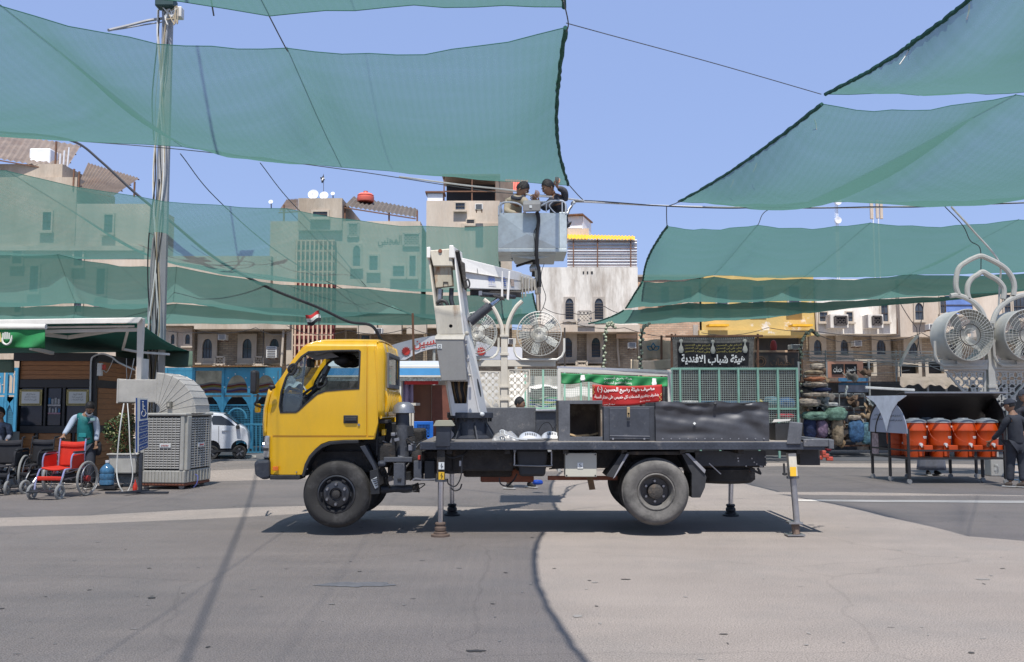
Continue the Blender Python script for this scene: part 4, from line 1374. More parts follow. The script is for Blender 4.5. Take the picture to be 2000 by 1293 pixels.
def wheel(name_m,c,r,w,dual=False,convex=True):
 """wheel with its axle along Y; c is the centre of the outer face"""
 wl_=thing("wheel",None,None,c)
 wl_.name="wheel"
 wl_.parent=truck
 wl_.location=Vector(c)-ORG[truck.name]
 ORG[wl_.name]=Vector(c)
 del_keys=[k for k in wl_.keys()]
 ri=r*0.565
 prof=[(ri,0.02),(ri+0.012,0.004),(ri+0.05,-0.006),(r*0.80,-0.018),(r*0.90,-0.010),(r*0.965,0.012),(r,0.045),(r+0.003,w*0.3),(r+0.003,w*0.7),(r,w-0.045),(r*0.93,w-0.01),(r*0.8,w),(ri,w-0.02)]
 m=MB().lathe(prof,c,axis='Y',n=56,cap=False)
 m.build("tyre",name_m,wl_,smooth=True)
 m=MB()
 for k in range(4):
  y0=0.05+(w-0.1)*(k+0.12)/4;y1=0.05+(w-0.1)*(k+0.86)/4
  m.lathe([(r+0.002,y0),(r+0.010,y0),(r+0.010,y1),(r+0.002,y1)],c,axis='Y',n=56,cap=False)
 m.build("tread",name_m,wl_,smooth=True)
 m=MB()
 if convex:
  prof=[(ri+0.004,0.006),(ri-0.012,0.0),(ri-0.03,0.03),(ri-0.045,0.05),(ri-0.06,0.03),(r*0.38,0.002),(r*0.30,-0.01),(r*0.20,-0.014),(r*0.19,0.03),(0.0,0.03)]
 else:
  prof=[(ri+0.004,0.006),(ri-0.012,0.0),(ri-0.03,0.03),(ri-0.05,0.10),(r*0.44,0.14),(r*0.36,0.15),(r*0.2,0.145),(0.0,0.145)]
 m.lathe(prof,c,axis='Y',n=40,cap=False)
 m.build("rim",M_rim if convex else name_m,wl_,smooth=True)
 if not convex:
  MB().lathe([(r*0.44,0.136),(r*0.36,0.146),(r*0.2,0.14),(0,0.14)],c,axis='Y',n=32).build("disc",M_rim,wl_,smooth=True)
 yo=-0.012 if convex else 0.135
 rb=r*0.30 if convex else r*0.31
 if convex:
  MB().lathe([(0.0,-0.03),(0.025,-0.03),(0.045,-0.02),(0.05,0.02)],c,axis='Y',n=16).build("hub_cap",M_grime,wl_,smooth=True)
 else:
  MB().lathe([(0.0,0.03),(0.05,0.03),(0.085,0.045),(0.09,0.14)],c,axis='Y',n=20).build("hub_cap",M_grime,wl_,smooth=True)
 for k in range(6):
  t=pi/2+k*pi/3
  q=Vector(c)+Vector((rb*cos(t),0,rb*sin(t)))
  MB().lathe([(0,yo-0.028),(0.014,yo-0.028),(0.02,yo-0.012),(0.022,yo+0.01)],q,axis='Y',n=10).build("wheel_nut",M_steel,wl_,smooth=True)
 for k in range(6):
  t=pi/3*k
  pts=[Vector(c)+Vector((r*0.445*cos(t+s),yo+0.01 if convex else yo+0.004,r*0.445*sin(t+s)))for s in(-0.13,0,0.13)]
  MB().tube(pts,0.012,6).build("vent_slot",M_dark,wl_)
 return wl_
fc=T(656,965.5);rr_f=(T(0,900).z-T(0,1031).z)/2
wheel(M_rub,(fc.x,YT+0.02,fc.z),rr_f,0.21)
fr=wheel(M_rub,(fc.x,YT+CABW-0.22,fc.z),rr_f,0.21)
rc=T(1281,960.5);rr_r=(T(0,896).z-T(0,1025).z)/2
wheel(M_rubd,(rc.x,YT-0.03,rc.z),rr_r,0.19,convex=False)
wheel(M_rub,(rc.x+0.0,YT+0.24,rc.z),rr_r,0.19,convex=False)
wheel(M_rub,(rc.x,YT+CABW-0.45,rc.z),rr_r,0.19,convex=False)
wheel(M_rub,(rc.x,YT+CABW-0.18,rc.z),rr_r,0.19,convex=False)
for o in list(bpy.data.objects):
 if o.name.startswith("wheel")and o.parent==truck:
  for k in("label","category"):
   if k in o:del o[k]
MB().tube([(fc.x,YT+0.1,fc.z),(fc.x,YT+CABW-0.1,fc.z)],0.05,10).build("front_axle",M_grime,truck)
m=MB().tube([(rc.x,YT+0.1,rc.z),(rc.x,YT+CABW-0.1,rc.z)],0.07,10)
m.sphere((rc.x,YT+0.85,rc.z),0.2)
m.build("rear_axle",M_grime,truck)
for yy in(0.42,1.12):
 a,b=T(600,896,0.5),T(1512,912,0.5)
 MB().span((a.x,YT+yy,b.z),(T(1512,900).x,YT+yy+0.07,T(0,889,0.5).z)).build("frame_rail",M_grime,truck)
m=MB()
for px in range(700,1500,95):
 x=T(px,900,0.5).x
 m.span((x,YT+0.49,T(0,908,0.5).z),(x+0.08,YT+1.12,T(0,893,0.5).z))
m.build("cross_member",M_grime,truck)
a,b=T(1370,884),T(1513,914)
MB().span((a.x,YT+0.35,b.z),(b.x,YT+0.4,a.z)).build("rear_side_plate",M_navy,truck)
m=MB()
rnd=random.Random(5)
for i in range(10):
 c=T(rnd.uniform(1440,1500),rnd.uniform(890,912),0.35)
 m.lathe([(0.009,-0.01),(0.009,0.01)],(c.x,YT+0.345,c.z),axis='Y',n=8)
m.build("plate_bolts",M_steel,truck)
a,b=T(935,930),T(1045,950)
MB().span((a.x,YT+0.55,b.z),(b.x,YT+1.15,a.z+0.05)).build("fuel_tank",M_rustp,truck,bevel=0.02)
MB().span((T(905,885,.5).x,YT+0.5,T(0,932,.5).z),(T(1000,885,.5).x,YT+1.0,T(0,900,.5).z)).build("gearbox",M_grime,truck,bevel=0.03)
MB().span((T(820,885,.3).x,YT+0.3,T(0,925,.3).z),(T(905,885,.3).x,YT+1.3,T(0,882,.3).z)).build("jack_crossbeam",M_grime,truck)
a,b=T(1008,878),T(1072,932)
MB().hexa([(a.x+0.04,YT+0.1,b.z),(b.x-0.04,YT+0.1,b.z),(b.x,YT+0.1,a.z),(a.x,YT+0.1,a.z),(a.x+0.04,YT+0.55,b.z),(b.x-0.04,YT+0.55,b.z),(b.x,YT+0.55,a.z),(a.x,YT+0.55,a.z)]).build("slung_box",M_blk,truck,bevel=0.03)
MB().tube(smoothpts([T(1005,880,0.06),T(1005,905,0.06),T(1009,909,0.06),T(1072,910,0.06),T(1077,905,0.06),T(1077,880,0.06)],3),0.008,6).build("box_strap",M_steel,truck)
a,b=T(1104,885),T(1166,932)
MB().span((a.x,YT+0.02,b.z),(b.x,YT+0.28,a.z)).build("electric_cabinet",M_greybox,truck,bevel=0.008)
for(px,py)in((1107,888),(1163,888),(1107,929),(1163,929)):
 c=T(px,py);MB().lathe([(0.009,-0.005),(0.009,0.01)],(c.x,YT+0.02,c.z),axis='Y',n=8).build("cabinet_screw",M_blk,truck)
a,b=T(1128,904),T(1139,915)
MB().span((a.x,YT+0.013,b.z),(b.x,YT+0.016,a.z)).build("number_card",M_label_w,truck)
lettering("5",M_black_ink,truck,lambda u,v:(a.x+0.018+u,YT+0.011,b.z+0.012+v),0.03,0.042,name="number")
MB().hexa([T(1146,932,.1),T(1158,932,.1),T(1163,956,.1),T(1151,957,.1),T(1146,932,.2),T(1158,932,.2),T(1163,956,.2),T(1151,957,.2)]).build("wooden_block",mat("old_wood",(0.12,0.07,0.035),0.9,var=0.3,scale=8),truck)
MB().span(T(1070,930,0.3),T(1205,937,0.36)).build("lower_rail",M_rustp,truck)
def checker_mat():
 m=mat("checker_plate",(0.045,0.052,0.068),0.42,metal=0.3,var=0.3,scale=3,col2=(0.12,0.12,0.125),mask=(0.55,0.7),mscale=5,fine=0.1)
 n=m.node_tree.nodes;l=m.node_tree.links
 g=n.new("ShaderNodeNewGeometry")
 outs=[]
 for ang in(45,-45):
  mp=n.new("ShaderNodeMapping");mp.inputs["Rotation"].default_value=(0,radians(ang),0);mp.inputs["Scale"].default_value=(14,1,30)if ang>0 else(30,1,14)
  l.new(g.outputs["Position"],mp.inputs[0])
  w=n.new("ShaderNodeTexChecker");w.inputs["Scale"].default_value=1.0
  l.new(mp.outputs[0],w.inputs[0]);outs.append(w)
 a=n.new("ShaderNodeMath");a.operation='ADD'
 l.new(outs[0].outputs["Fac"],a.inputs[0]);l.new(outs[1].outputs["Fac"],a.inputs[1])
 bp=n.new("ShaderNodeBump");bp.inputs["Strength"].default_value=0.8;bp.inputs["Distance"].default_value=0.012
 l.new(a.outputs[0],bp.inputs["Height"])
 l.new(bp.outputs[0],n["Principled BSDF"].inputs["Normal"])
 return m
M_check=checker_mat()
DW=2.05
zt_,zb_=T(0,863).z,T(0,878).z
xa,xb=T(821,870).x,T(1607,870).x
MB().span((xa,YT-0.08,zb_),(xb,YT+DW,zt_)).build("deck",M_check,truck,bevel=0.006)
MB().span((xa+0.02,YT-0.06,zt_+0.001),(xb-0.02,YT+DW-0.02,zt_+0.005)).build("deck_surface",mat("dusty_deck",(0.22,0.2,0.18),0.9,var=0.3,scale=3,fine=0.12,col2=(0.1,0.1,0.11),mask=(0.5,0.7),mscale=3),truck)
m=MB()
for i in range(7):
 x=xa+0.3+i*(xb-xa-0.6)/6
 m.span((x,YT+0.0,zb_-0.05),(x+0.06,YT+DW-0.05,zb_))
m.build("deck_bearer",M_grime,truck)
a,b=T(853,828),T(880,872)
MB().span((a.x,YT-0.1,b.z),(b.x,YT+0.16,a.z)).build("front_jack_housing",M_navy,truck,bevel=0.008)
MB().plate([(a.x-0.03,a.z-0.02),(b.x+0.04,a.z-0.02),(b.x,a.z+0.04),(a.x+0.0,a.z+0.04)],y0=YT-0.13,y1=YT+0.19).build("jack_cover",mat("cream_cap",(0.4,0.38,0.28),0.6,var=0.15),truck)
MB().hexa([T(881,840,.1),T(886,846,.1),T(886,850,.1),T(881,858,.1),T(881,840,.16),T(886,846,.16),T(886,850,.16),T(881,858,.16)]).build("jack_bracket",M_steel,truck)
MB().hexa([T(1536,868,-.1),T(1564,868,-.1),T(1568,826,-.1),T(1542,823,-.1),T(1536,868,.1),T(1564,868,.1),T(1568,826,.1),T(1542,823,.1)]).build("rear_jack_housing",M_navy2,truck,bevel=0.01)
MB().hexa([T(1508,825,0.3),T(1542,822,.3),T(1545,818,.3),T(1512,819,.3),T(1508,825,.6),T(1542,822,.6),T(1545,818,.6),T(1512,819,.6)]).build("rear_seat_plate",mat("cream_lid",(0.5,0.49,0.45),0.5),truck)
MB().span(T(1515,860,0.3),T(1540,826,0.6)).build("rear_stand",M_blk,truck)
MB().span((T(1564,860).x,YT-0.1,T(0,872).z),(T(1620,860).x,YT+0.05,T(0,857).z)).build("rear_beam",M_navy2,truck,bevel=0.008)
MB().span((T(1612,860).x,YT-0.12,T(0,876).z),(T(1622,860).x,YT+DW,T(0,858).z)).build("tail_beam",M_navy2,truck,bevel=0.008)
MB().span(T(1562,878,0.15),T(1588,906,0.4)).build("rear_bracket",M_blk,truck)
m=MB()
for i,(px,py)in enumerate(((1606,884),(1612,890),(1620,896),(1600,894))):
 m.box(T(px,py,0.3+0.1*i),(0.08,0.05,0.05))
m.build("tail_lamp",mat("tail_red",(0.32,0.05,0.03),0.4),truck,bevel=0.01)
def jack(name,top,foot,rod_r,stage_py,ped="round",labels=False,dd=0.0,yellow=False):
 a=T(*top,dd);b=T(*foot,dd)
 b=Vector((b.x,b.y,0.02))
 t=b-a
 mid=a+t*stage_py
 jk=bpy.data.objects.new("jack",None);_link(jk);jk.parent=truck
 jk.location=Vector((a.x,a.y,0))-ORG[truck.name]
 ORG[jk.name]=Vector((a.x,a.y,0))
 MB().tube([a,mid],0.062,4).build("outer_tube",M_liftc if yellow else M_grime,jk)
 MB().tube([mid,mid+t.normalized()*0.03],0.07,10).build("collar",M_navy2,jk)
 MB().tube([mid,b+Vector((0,0,0.12))],rod_r,14).build("rod",M_chrome if not yellow else M_steel,jk,smooth=True)
 if ped=="round":
  q=(b.x,b.y,0)
  MB().lathe([(0.045,0.16),(0.058,0.155),(0.062,0.14),(0.05,0.12),(0.066,0.10),(0.066,0.07),(0.055,0.06),(0.075,0.05),(0.075,0.03)],q,n=20).build("foot",mat("rusty_brown",(0.15,0.105,0.08),0.85,var=0.3,scale=9)if not dd else M_blk,jk,smooth=True)
  MB().lathe([(0.085,0.03),(0.108,0.022),(0.108,0.0),(0,0)],q,n=24).build("foot_plate",mat("rusty_brown",(0.21,0.14,0.10),0.85,var=0.3,scale=9)if not dd else M_blk,jk,smooth=True)
 else:
  q=Vector((b.x,b.y,0))
  MB().tube([q+Vector((-0.01,0,0.03)),q+Vector((-0.02,0,0.15))],0.045,8).build("foot",mat("rusty_brown",(0.21,0.14,0.10),0.85,var=0.3,scale=9),jk)
  MB().box(q+Vector((-0.03,0,0.155)),(0.16,0.14,0.02)).box(q+Vector((-0.03,0,0.02)),(0.2,0.16,0.016)).build("foot_plate",M_steel,jk)
 return jk
jack("jack",(862,872),(860,1045),0.034,0.37)
for k,(py0,py1,mm)in enumerate(((902,916,M_label_w),(921,936,M_label_y))):
 a,b=T(857.5,py0),T(868.5,py1)
 MB().span((a.x,YT-0.068,b.z),(b.x,YT-0.064,a.z)).build("warning_label",mm,truck)
 MB().tube([T(863,py0+3,-0.07),T(861,py0+8,-0.07),T(864.5,py0+8,-0.07),T(862,py1-2,-0.07)],0.005,4).build("warning_mark",M_black_ink,truck)
jack("jack",(882,885),(883,995),0.034,0.3,dd=1.95)
jack("jack",(1545,885),(1557,1041),0.036,0.28,ped="flat",yellow=True)
a=T(1549,921,-0.0)
MB().span(T(1543,912,-0.075),T(1555,930,-0.07)).build("warning_label",M_label_y,truck)
jack("jack",(1428,885),(1427,992),0.034,0.45,dd=1.9)
m=MB()
m.tube(smoothpts([T(904,890,.0),T(902,905,.0),T(901,925,.0),T(897,940,.02),T(888,950,.05),T(876,945,.05),T(874,935,.05)]),0.008,6)
m.tube(smoothpts([T(902,945,.1),T(898,955,.1),T(888,958,.1),T(880,952,.1)]),0.010,6)
m.tube(smoothpts([T(780,950,.2),T(800,948,.2),T(830,945,.3),T(812,958,.1),T(790,962,.1),T(770,958,.1)]),0.006,6)
m.tube(smoothpts([T(866,884,.1),T(880,894,.1),T(900,890,.1),T(915,880,.2)]),0.012,6)
m.tube(smoothpts([T(975,933,.2),T(978,945,.2),T(990,949,.2),T(1003,938,.3),T(1010,925,.3)]),0.009,6)
m.build("hydraulic_hose",M_blk,truck,smooth=True)
MB().span(T(897,900,0.02),T(901,910,0.04)).build("hose_fitting",M_steel,truck)
MB().span((T(604,880).x,YT+0.36,T(0,900).z),(T(728,880).x,YT+0.42,T(0,858).z)).build("arch_liner",M_blk,truck)
MB().span((T(601,905).x,YT+0.25,T(0,925).z),(T(720,905).x,YT+1.3,T(0,884).z)).build("front_subframe",M_grime,truck)
MB().span((T(880,885).x,YT+0.28,T(0,924).z),(T(1003,885).x,YT+0.36,T(0,879).z)).build("dark_fill_box",M_grime,truck,bevel=0.02)  # this dark box and the next added to block light showing under the deck
MB().span((T(1080,885).x,YT+0.3,T(0,918).z),(T(1215,885).x,YT+0.38,T(0,879).z)).build("dark_fill_box",M_grime,truck)
MB().span((T(740,850).x,YT+0.75,T(0,930,.8).z),(T(812,850).x,YT+1.35,T(0,838,.8).z)).build("engine_rear_mass",M_grime,truck,bevel=0.03)
MB().span((T(731,850).x,YT+0.2,T(0,905).z),(T(768,850).x,YT+1.3,T(0,868).z)).build("engine_cover",M_grime,truck,bevel=0.02)
MB().span((T(740,826).x,YT+0.5,T(0,866,.5).z),(T(772,826).x,YT+1.2,T(0,826,.5).z)).build("radiator_shroud",M_blk,truck,bevel=0.01)
def slab(pts,y0,y1,name,m,bevel=0.005):
 return MB().plate(mapz(pts),y0=YT+y0,y1=YT+y1).build(name,m,truck,bevel=bevel)
slab([(1197,933),(1202,930),(1230,884),(1222,882),(1215,884),(1184,930)],0.0,0.5,"mudguard",M_blk)
slab([(1197,935),(1201,932),(1228,887),(1223,886)],-0.02,0.01,"mudguard_trim",M_mudw)
slab([(1330,884),(1338,884),(1374,920),(1380,932),(1377,952),(1368,972),(1351,972),(1351,925)],0.0,0.5,"mudguard",M_blk)
slab([(1338,885),(1345,885),(1378,918),(1376,925)],-0.02,0.01,"mudguard_trim",M_mudw)
slab([(1226,882),(1336,882),(1336,889),(1226,889)],0.05,0.5,"arch_top",M_grime)
c=T(1412,918,0.75)
sw=MB().lathe([(0.2,0.0),(rr_r*0.9,-0.0),(rr_r,0.03),(rr_r+0.004,0.09),(rr_r,0.16),(rr_r*0.9,0.19),(0.2,0.19)],(c.x,c.y,T(0,944,0.5).z),n=48)
sw.build("spare_wheel",M_rub,truck,smooth=True)
m=MB()
for k in range(5):
 z=T(0,944,0.5).z+0.035+k*0.028
 m.lathe([(rr_r+0.002,z),(rr_r+0.008,z),(rr_r+0.008,z+0.018),(rr_r+0.002,z+0.018)],(c.x,c.y,0),n=48)
m.build("spare_tread",M_rub,truck,smooth=True)
MB().tube([T(1455,920,.5),T(1464,920,.5)],0.03,6).build("spare_bolt",M_rustp,truck)
def part_span(a,b,name,m,bevel=0.008):
 return MB().span(T(*a),T(*b)).build(name,m,truck,bevel=bevel)
MB().tube([T(788,880,.35),T(786,807,.35)],[0.085,0.08],18).build("air_intake_pipe",M_navy,truck,smooth=True)
MB().tube([T(786,830,.35),T(787,893,.35)],0.088,18).build("air_intake_sleeve",M_navy2,truck,smooth=True)
c=T(788.5,807,.35)
MB().lathe([(0.125,0),(0.135,0.005),(0.13,0.03),(0.115,0.09),(0.07,0.13),(0.0,0.135)],c,n=20).build("air_intake_cap",mat("grey_cap",(0.26,0.27,0.29),0.35,metal=0.4,var=0.2,scale=9),truck,smooth=True)
part_span((734,820,.15),(765,826,.5),"engine_top_frame",M_grime)
part_span((735,822,.12),(739,890,.2),"frame_stay",M_blk)
part_span((745,838,.2),(755,850,.3),"yellow_tag",M_yel)
part_span((765,844,.2),(778,868,.5),"fluid_reservoir",M_blk)
part_span((763,845,.18),(779,850,.52),"reservoir_cap",M_steel)
part_span((742,868,.5),(800,895,1.1),"engine_block",M_grime,0.02)
part_span((749,893,.05),(806,902,.12),"side_rail",M_navy2)
part_span((769,905,.0),(793,946,.16),"valve_bracket",M_navy2,0.004)
part_span((776,934,-.012),(784,940,.0),"bracket_hole",M_dark)
part_span((737,900,.02),(757,910,.2),"air_tank",M_navy,0.03)
part_span((808,900,.05),(828,935,.35),"battery",M_navy2,0.006)
part_span((829,900,.1),(853,935,.4),"battery",M_blk,0.006)
MB().tube(smoothpts([T(806,938,.0),T(812,935,.0),T(830,937,.0),T(850,936,0)]),0.012,6).build("battery_tray",M_steel,truck)
c=T(817,886,.2)
MB().lathe([(0.085,-0.1),(0.09,-0.04),(0.07,0.02),(0.0,0.05)],c,n=18).build("horn_shell",M_grime,truck,smooth=True)
part_span((816,890,.0),(822,897,.1),"red_plug",mat("red_plastic",(0.5,0.05,0.03),0.5),0.004)
MB().tube([T(745,957,.3),T(770,954,.3),T(805,954,.3)],0.045,12).build("exhaust_pipe",M_navy,truck,smooth=True)
MB().tube([T(806,954,.3),T(818,952,.3)],[0.045,0.06],12).build("exhaust_tip",M_grime,truck,smooth=True)
slab([(702,872),(712,870),(738,922),(740,950),(726,910)],0.02,0.4,"mudguard",M_navy)
slab([(724,966),(722,920),(738,915),(741,940),(741,965)],0.0,0.04,"mud_flap",M_blk)
slab([(725,937),(736,931),(739,951),(733,955)],-0.012,-0.004,"flap_emblem",mat("pale_emblem",(0.5,0.52,0.52),0.5))
m=MB()
for i in range(4):
 m.tube([T(727+i*2,937+i*4,-.02),T(737+i*.5,934.5+i*4,-.02)],0.006,4)
m.build("emblem_bars",M_black_ink,truck)
rnd=random.Random(11)
m=MB();m2=MB();m3=MB()
for i in range(46):
 c=T(rnd.uniform(742,812),rnd.uniform(842,935),rnd.uniform(0.2,0.8))
 s=rnd.uniform(0.02,0.075)
 (m,m2,m3)[i%3].box(c,(s*rnd.uniform(.6,1.6),s,s*rnd.uniform(.6,1.8)),Matrix.Rotation(rnd.uniform(-.5,.5),3,'Y'))
m.build("engine_fittings",M_grime,truck,bevel=0.004,kind="stuff");m2.build("engine_fittings",M_blk,truck,bevel=0.004,kind="stuff");m3.build("engine_fittings",M_steel,truck,bevel=0.004,kind="stuff")
m=MB();m2=MB()
for i in range(16):
 a=T(rnd.uniform(738,800),rnd.uniform(850,925),rnd.uniform(0.1,0.5))
 b=a+Vector((rnd.uniform(-.2,.25),rnd.uniform(-.05,.2),rnd.uniform(-.3,.1)))
 c=(a+b)/2+Vector((rnd.uniform(-.08,.08),0,rnd.uniform(-.15,.05)))
 (m if i%3 else m2).tube(smoothpts([a,c,b]),rnd.uniform(0.005,0.012),5)
m.build("wiring",M_blk,truck);m2.build("metal_pipe",M_steel,truck)
m=MB()
for i in range(10):
 a=T(rnd.uniform(910,1230),rnd.uniform(886,900),rnd.uniform(0.2,0.5))
 b=a+Vector((rnd.uniform(-.5,.5),rnd.uniform(-.05,.2),rnd.uniform(-.22,-.05)))
 m.tube(smoothpts([a,(a+b)/2-Vector((0,0,0.05)),b]),rnd.uniform(0.008,0.018),5)
m.build("chassis_hose",M_grime,truck)
MB().tube([T(1385,905,.2),T(1408,926,.2)],0.008,5).build("stay_rod",M_steel,truck)
m=MB().tube(smoothpts([T(1465,915,.3),T(1480,922,.3),T(1486,926,.3),T(1474,921,.3),T(1466,917,.3)]),0.01,5)
m.tube([T(1480,914,.3),T(1486,925,.3)],0.014,5).build("tow_hook",M_blk,truck)
MB().tube([T(1531,905,0),T(1532,925,0)],0.012,6).lathe([(0,0),(0.03,0.01),(0.03,0.03)],T(1533,929,0),n=8).build("hanging_bolt",M_blk,truck)
# --------------------------- turntable, mast, boom and basket (parts of the truck)
c0=T(918,858,0.95)
tc=Vector((c0.x,c0.y,zt_))
MB().lathe([(0.30,0),(0.30,0.02),(0.235,0.05),(0.215,0.24),(0.215,0.26)],tc,n=28).build("turntable_base",M_navy,truck,smooth=True)
MB().lathe([(0.285,0.26),(0.29,0.265),(0.29,0.325),(0.285,0.33),(0.2,0.33)],tc,n=32).build("turntable_ring",M_navy,truck,smooth=True)
for k in range(14):
 t=2*pi*k/14
 MB().lathe([(0.011,0.215),(0.013,0.26)],tc+Vector((0.262*cos(t),0.262*sin(t),0)),n=8).build("turntable_bolt",M_blk,truck)
for k in range(8):
 t=2*pi*k/8+0.3
 d=Vector((cos(t),sin(t),0));s=Vector((-sin(t),cos(t),0))*0.008
 q=[tc+d*0.215,tc+d*0.36,tc+d*0.225+Vector((0,0,0.2))]
 MB().add([p+s for p in q]+[p-s for p in q],[(0,1,2),(5,4,3),(0,3,4,1),(1,4,5,2),(2,5,3,0)]).build("gusset",M_navy,truck)
MD=0.72
def hexT(pts,d0,d1,shift=(0,0)):
 f=[T(x,y,d0)for x,y in pts]
 b=[]
 for x,y in pts:
  p=T(x,y,d0)
  b.append(Vector((p.x+shift[0],YT+d1,p.z+shift[1])))
 return MB().hexa(f+b)
SH=(0.10,0.0)
hexT([(882,813),(938,813),(925,720),(870,720)],MD,MD+0.06,SH)
m=MB().plate([(xz(882,812,MD)),(xz(938,812,MD)),(xz(907,650,MD)),(xz(854,650,MD))],[[xz(888,788,MD),xz(911,788,MD),xz(914,745,MD),xz(880,745,MD)]],y0=YT+MD,y1=YT+MD+0.03)
m.build("mast_front_plate",M_liftw,truck,bevel=0.004)
fl=[T(939,812,MD),T(884,481,MD)]
m=MB()
off=Vector((-0.02,0,0))
def flank(pa,pb,name,mm,w=0.075,dy=0.42,o=None):
 a,b=T(*pa,MD-0.012),T(*pb,MD-0.012)
 v=Vector((w,dy,0));o=o or off
 return MB().hexa([a,a+v,b+v,b,a+o,a+v+o,b+v+o,b+o]).build(name,mm,truck,bevel=0.003)
flank((939,812),(907,650),"mast_side_plate",M_liftw)
flank((907,651),(887,482),"mast_side_plate",M_liftw)
flank((880,812),(854,650),"mast_side_plate",M_liftc,o=Vector((0.02,0,0)))
flank((854,651),(834,487),"mast_side_plate",M_liftc,o=Vector((0.02,0,0)))
A0,A1=T(939,812,MD),T(907,650,MD)
B0,B1=A0+Vector((0.075,.42,0)),A1+Vector((0.075,.42,0))
m=MB().hexa([T(842,488,MD+.3),T(892,484,MD+.3),T(940,812,MD+.38),T(884,812,MD+.38),T(842,488,MD+.33),T(892,484,MD+.33),T(940,812,MD+.41),T(884,812,MD+.41)])
slab_back=[xz(884,812,MD+.36),xz(944,812,MD+.36),xz(914,615,MD+.36),xz(858,615,MD+.36)]
MB().plate(slab_back,y0=YT+MD+.36,y1=YT+MD+.39).build("mast_back_plate",M_liftc,truck)
for(px,py,h)in((936,757,38),):
 t=(812-py)/162.0
 c=A0.lerp(A1,t).lerp(B0.lerp(B1,t),0.5)
 dirv=(A1-A0).normalized()
 sidev=(B0-A0).normalized()
 pts=[c+dirv*(h*0.0062*sin(a))*0.5*1.0+sidev*0.06*cos(a)+Vector((0.003,0,0))for a in[2*pi*i/20 for i in range(20)]]
 MB().add(pts,[tuple(range(20))]).build("access_hole",M_dark,truck,solid=0.004)
m=hexT([(846,520),(838,489),(880,485),(884,520)],MD-0.03,MD+0.3,(0.05,0));m.build("mast_head",M_liftc,truck,bevel=0.012)
m=hexT([(842,500),(834.5,501),(832.5,489),(836,483),(842,483)],MD-0.02,MD+0.3)if False else None
MB().plate([xz(834,505,MD),xz(841,505,MD),xz(841,483,MD),xz(834,484,MD)],y0=YT+MD-0.05,y1=YT+MD+0.35).build("mast_ear",M_liftw,truck,bevel=0.008)
MB().plate([xz(877,505,MD),xz(889,505,MD),xz(886,480,MD),xz(878,480,MD)],y0=YT+MD-0.05,y1=YT+MD+0.35).build("mast_ear",M_liftw,truck,bevel=0.008)
c=T(860,491,MD)
MB().lathe([(0.0,-0.045),(0.022,-0.045),(0.026,-0.03)],c,axis='Y',n=12).build("head_pin",M_rustp,truck)
m=hexT([(851,562),(883,558),(879,502),(845,504)],MD+0.02,MD+0.1,(0.02,0));m.build("inner_section",mat("worn_cream",(0.36,0.33,0.26),0.6,var=0.15,scale=3,col2=(0.24,0.11,0.04),mask=(0.5,0.66),mscale=4.5,stretch=(2,1,0.6)),truck,bevel=0.004)
MB().tube([T(866,556,MD+.015),T(866,551,MD+.015),T(875,551,MD+.015),T(875,556,MD+.015)],0.008,4).build("section_notch",M_grime,truck)
MB().tube([T(859,565,MD+.1),T(857,594,MD+.1)],0.045,12).build("hydraulic_cylinder",M_steel,truck,smooth=True)
MB().tube([T(882,563,MD+.1),T(881,585,MD+.1),T(884,597,MD+.1)],0.03,10).build("hydraulic_cylinder",M_navy,truck,smooth=True)
MB().tube(smoothpts([T(853,592,MD+.03),T(862,587,MD+.02),T(871,590,MD+.02),T(875,598,MD+.02)]),0.022,10).build("hose_loop",M_blk,truck,smooth=True)
mp_=[(848,598),(901,596),(908,652),(854,653)]
m=MB().plate([xz(x,y,MD)for x,y in mp_],[[(T(880.5,637,MD).x+0.022*cos(t),T(880.5,637,MD).z+0.022*sin(t))for t in[2*pi*i/14 for i in range(14)]]],y0=YT+MD-0.01,y1=YT+MD+0.02)
m.build("mast_upper_plate",M_liftc,truck,bevel=0.004)
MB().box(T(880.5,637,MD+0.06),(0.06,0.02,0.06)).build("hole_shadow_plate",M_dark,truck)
MB().tube([T(893,490,MD+.02),T(897,512,MD+.1),T(906,545,MD+.2),T(910,562,MD+.2)],0.03,8).build("boom_hose",M_grime,truck,smooth=True)
MB().hexa([T(898,508,MD+.05),T(908,514,MD+.05),T(912,568,MD+.05),T(907,566,MD+.05),T(898,508,MD+.2),T(908,514,MD+.2),T(912,568,MD+.2),T(907,566,MD+.2)]).build("boom_hinge_plate",M_grime,truck,bevel=0.01)
MB().tube(smoothpts([T(908,549,MD),T(914,546,MD),T(917,553,MD),T(916,560,MD),T(911,562,MD)]),0.012,8).build("hose_loop",M_blk,truck,smooth=True)
m=MB().hexa([T(862,744,MD-.3),T(912,743,MD-.3),T(905,662,MD-.3),T(850,662,MD-.3),T(864,744,MD-.02),T(914,743,MD-.02),T(907,660,MD-.02),T(852,660,MD-.02)])
cbx=m.build("control_box",M_boxg,truck,bevel=0.008)
MB().hexa([T(849,663,MD-.31),T(906,663,MD-.31),T(907,657,MD-.29),T(849,657,MD-.29),T(853,663,MD),T(909,663,MD),T(909,653,MD),T(853,653,MD)]).build("control_box_lid",M_liftc,truck,bevel=0.004)
a,b=T(854,672,MD-.3),T(863,681,MD-.3)
MB().add([(a.x,a.y-.008,a.z),(b.x,a.y-.008,a.z),(b.x+.002,a.y-.008,b.z),(a.x+.002,a.y-.008,b.z)],[(0,1,2,3)]).build("box_sticker",M_label_w,truck,solid=0.002)
MB().tube([(a.x+.015,a.y-.011,a.z-.015),(b.x-.015,a.y-.011,a.z-.012),(b.x-.015,a.y-.011,b.z+.012),(a.x+.02,a.y-.011,b.z+.012),(a.x+.015,a.y-.011,b.z+.03)],0.003,4).build("sticker_mark",M_black_ink,truck)
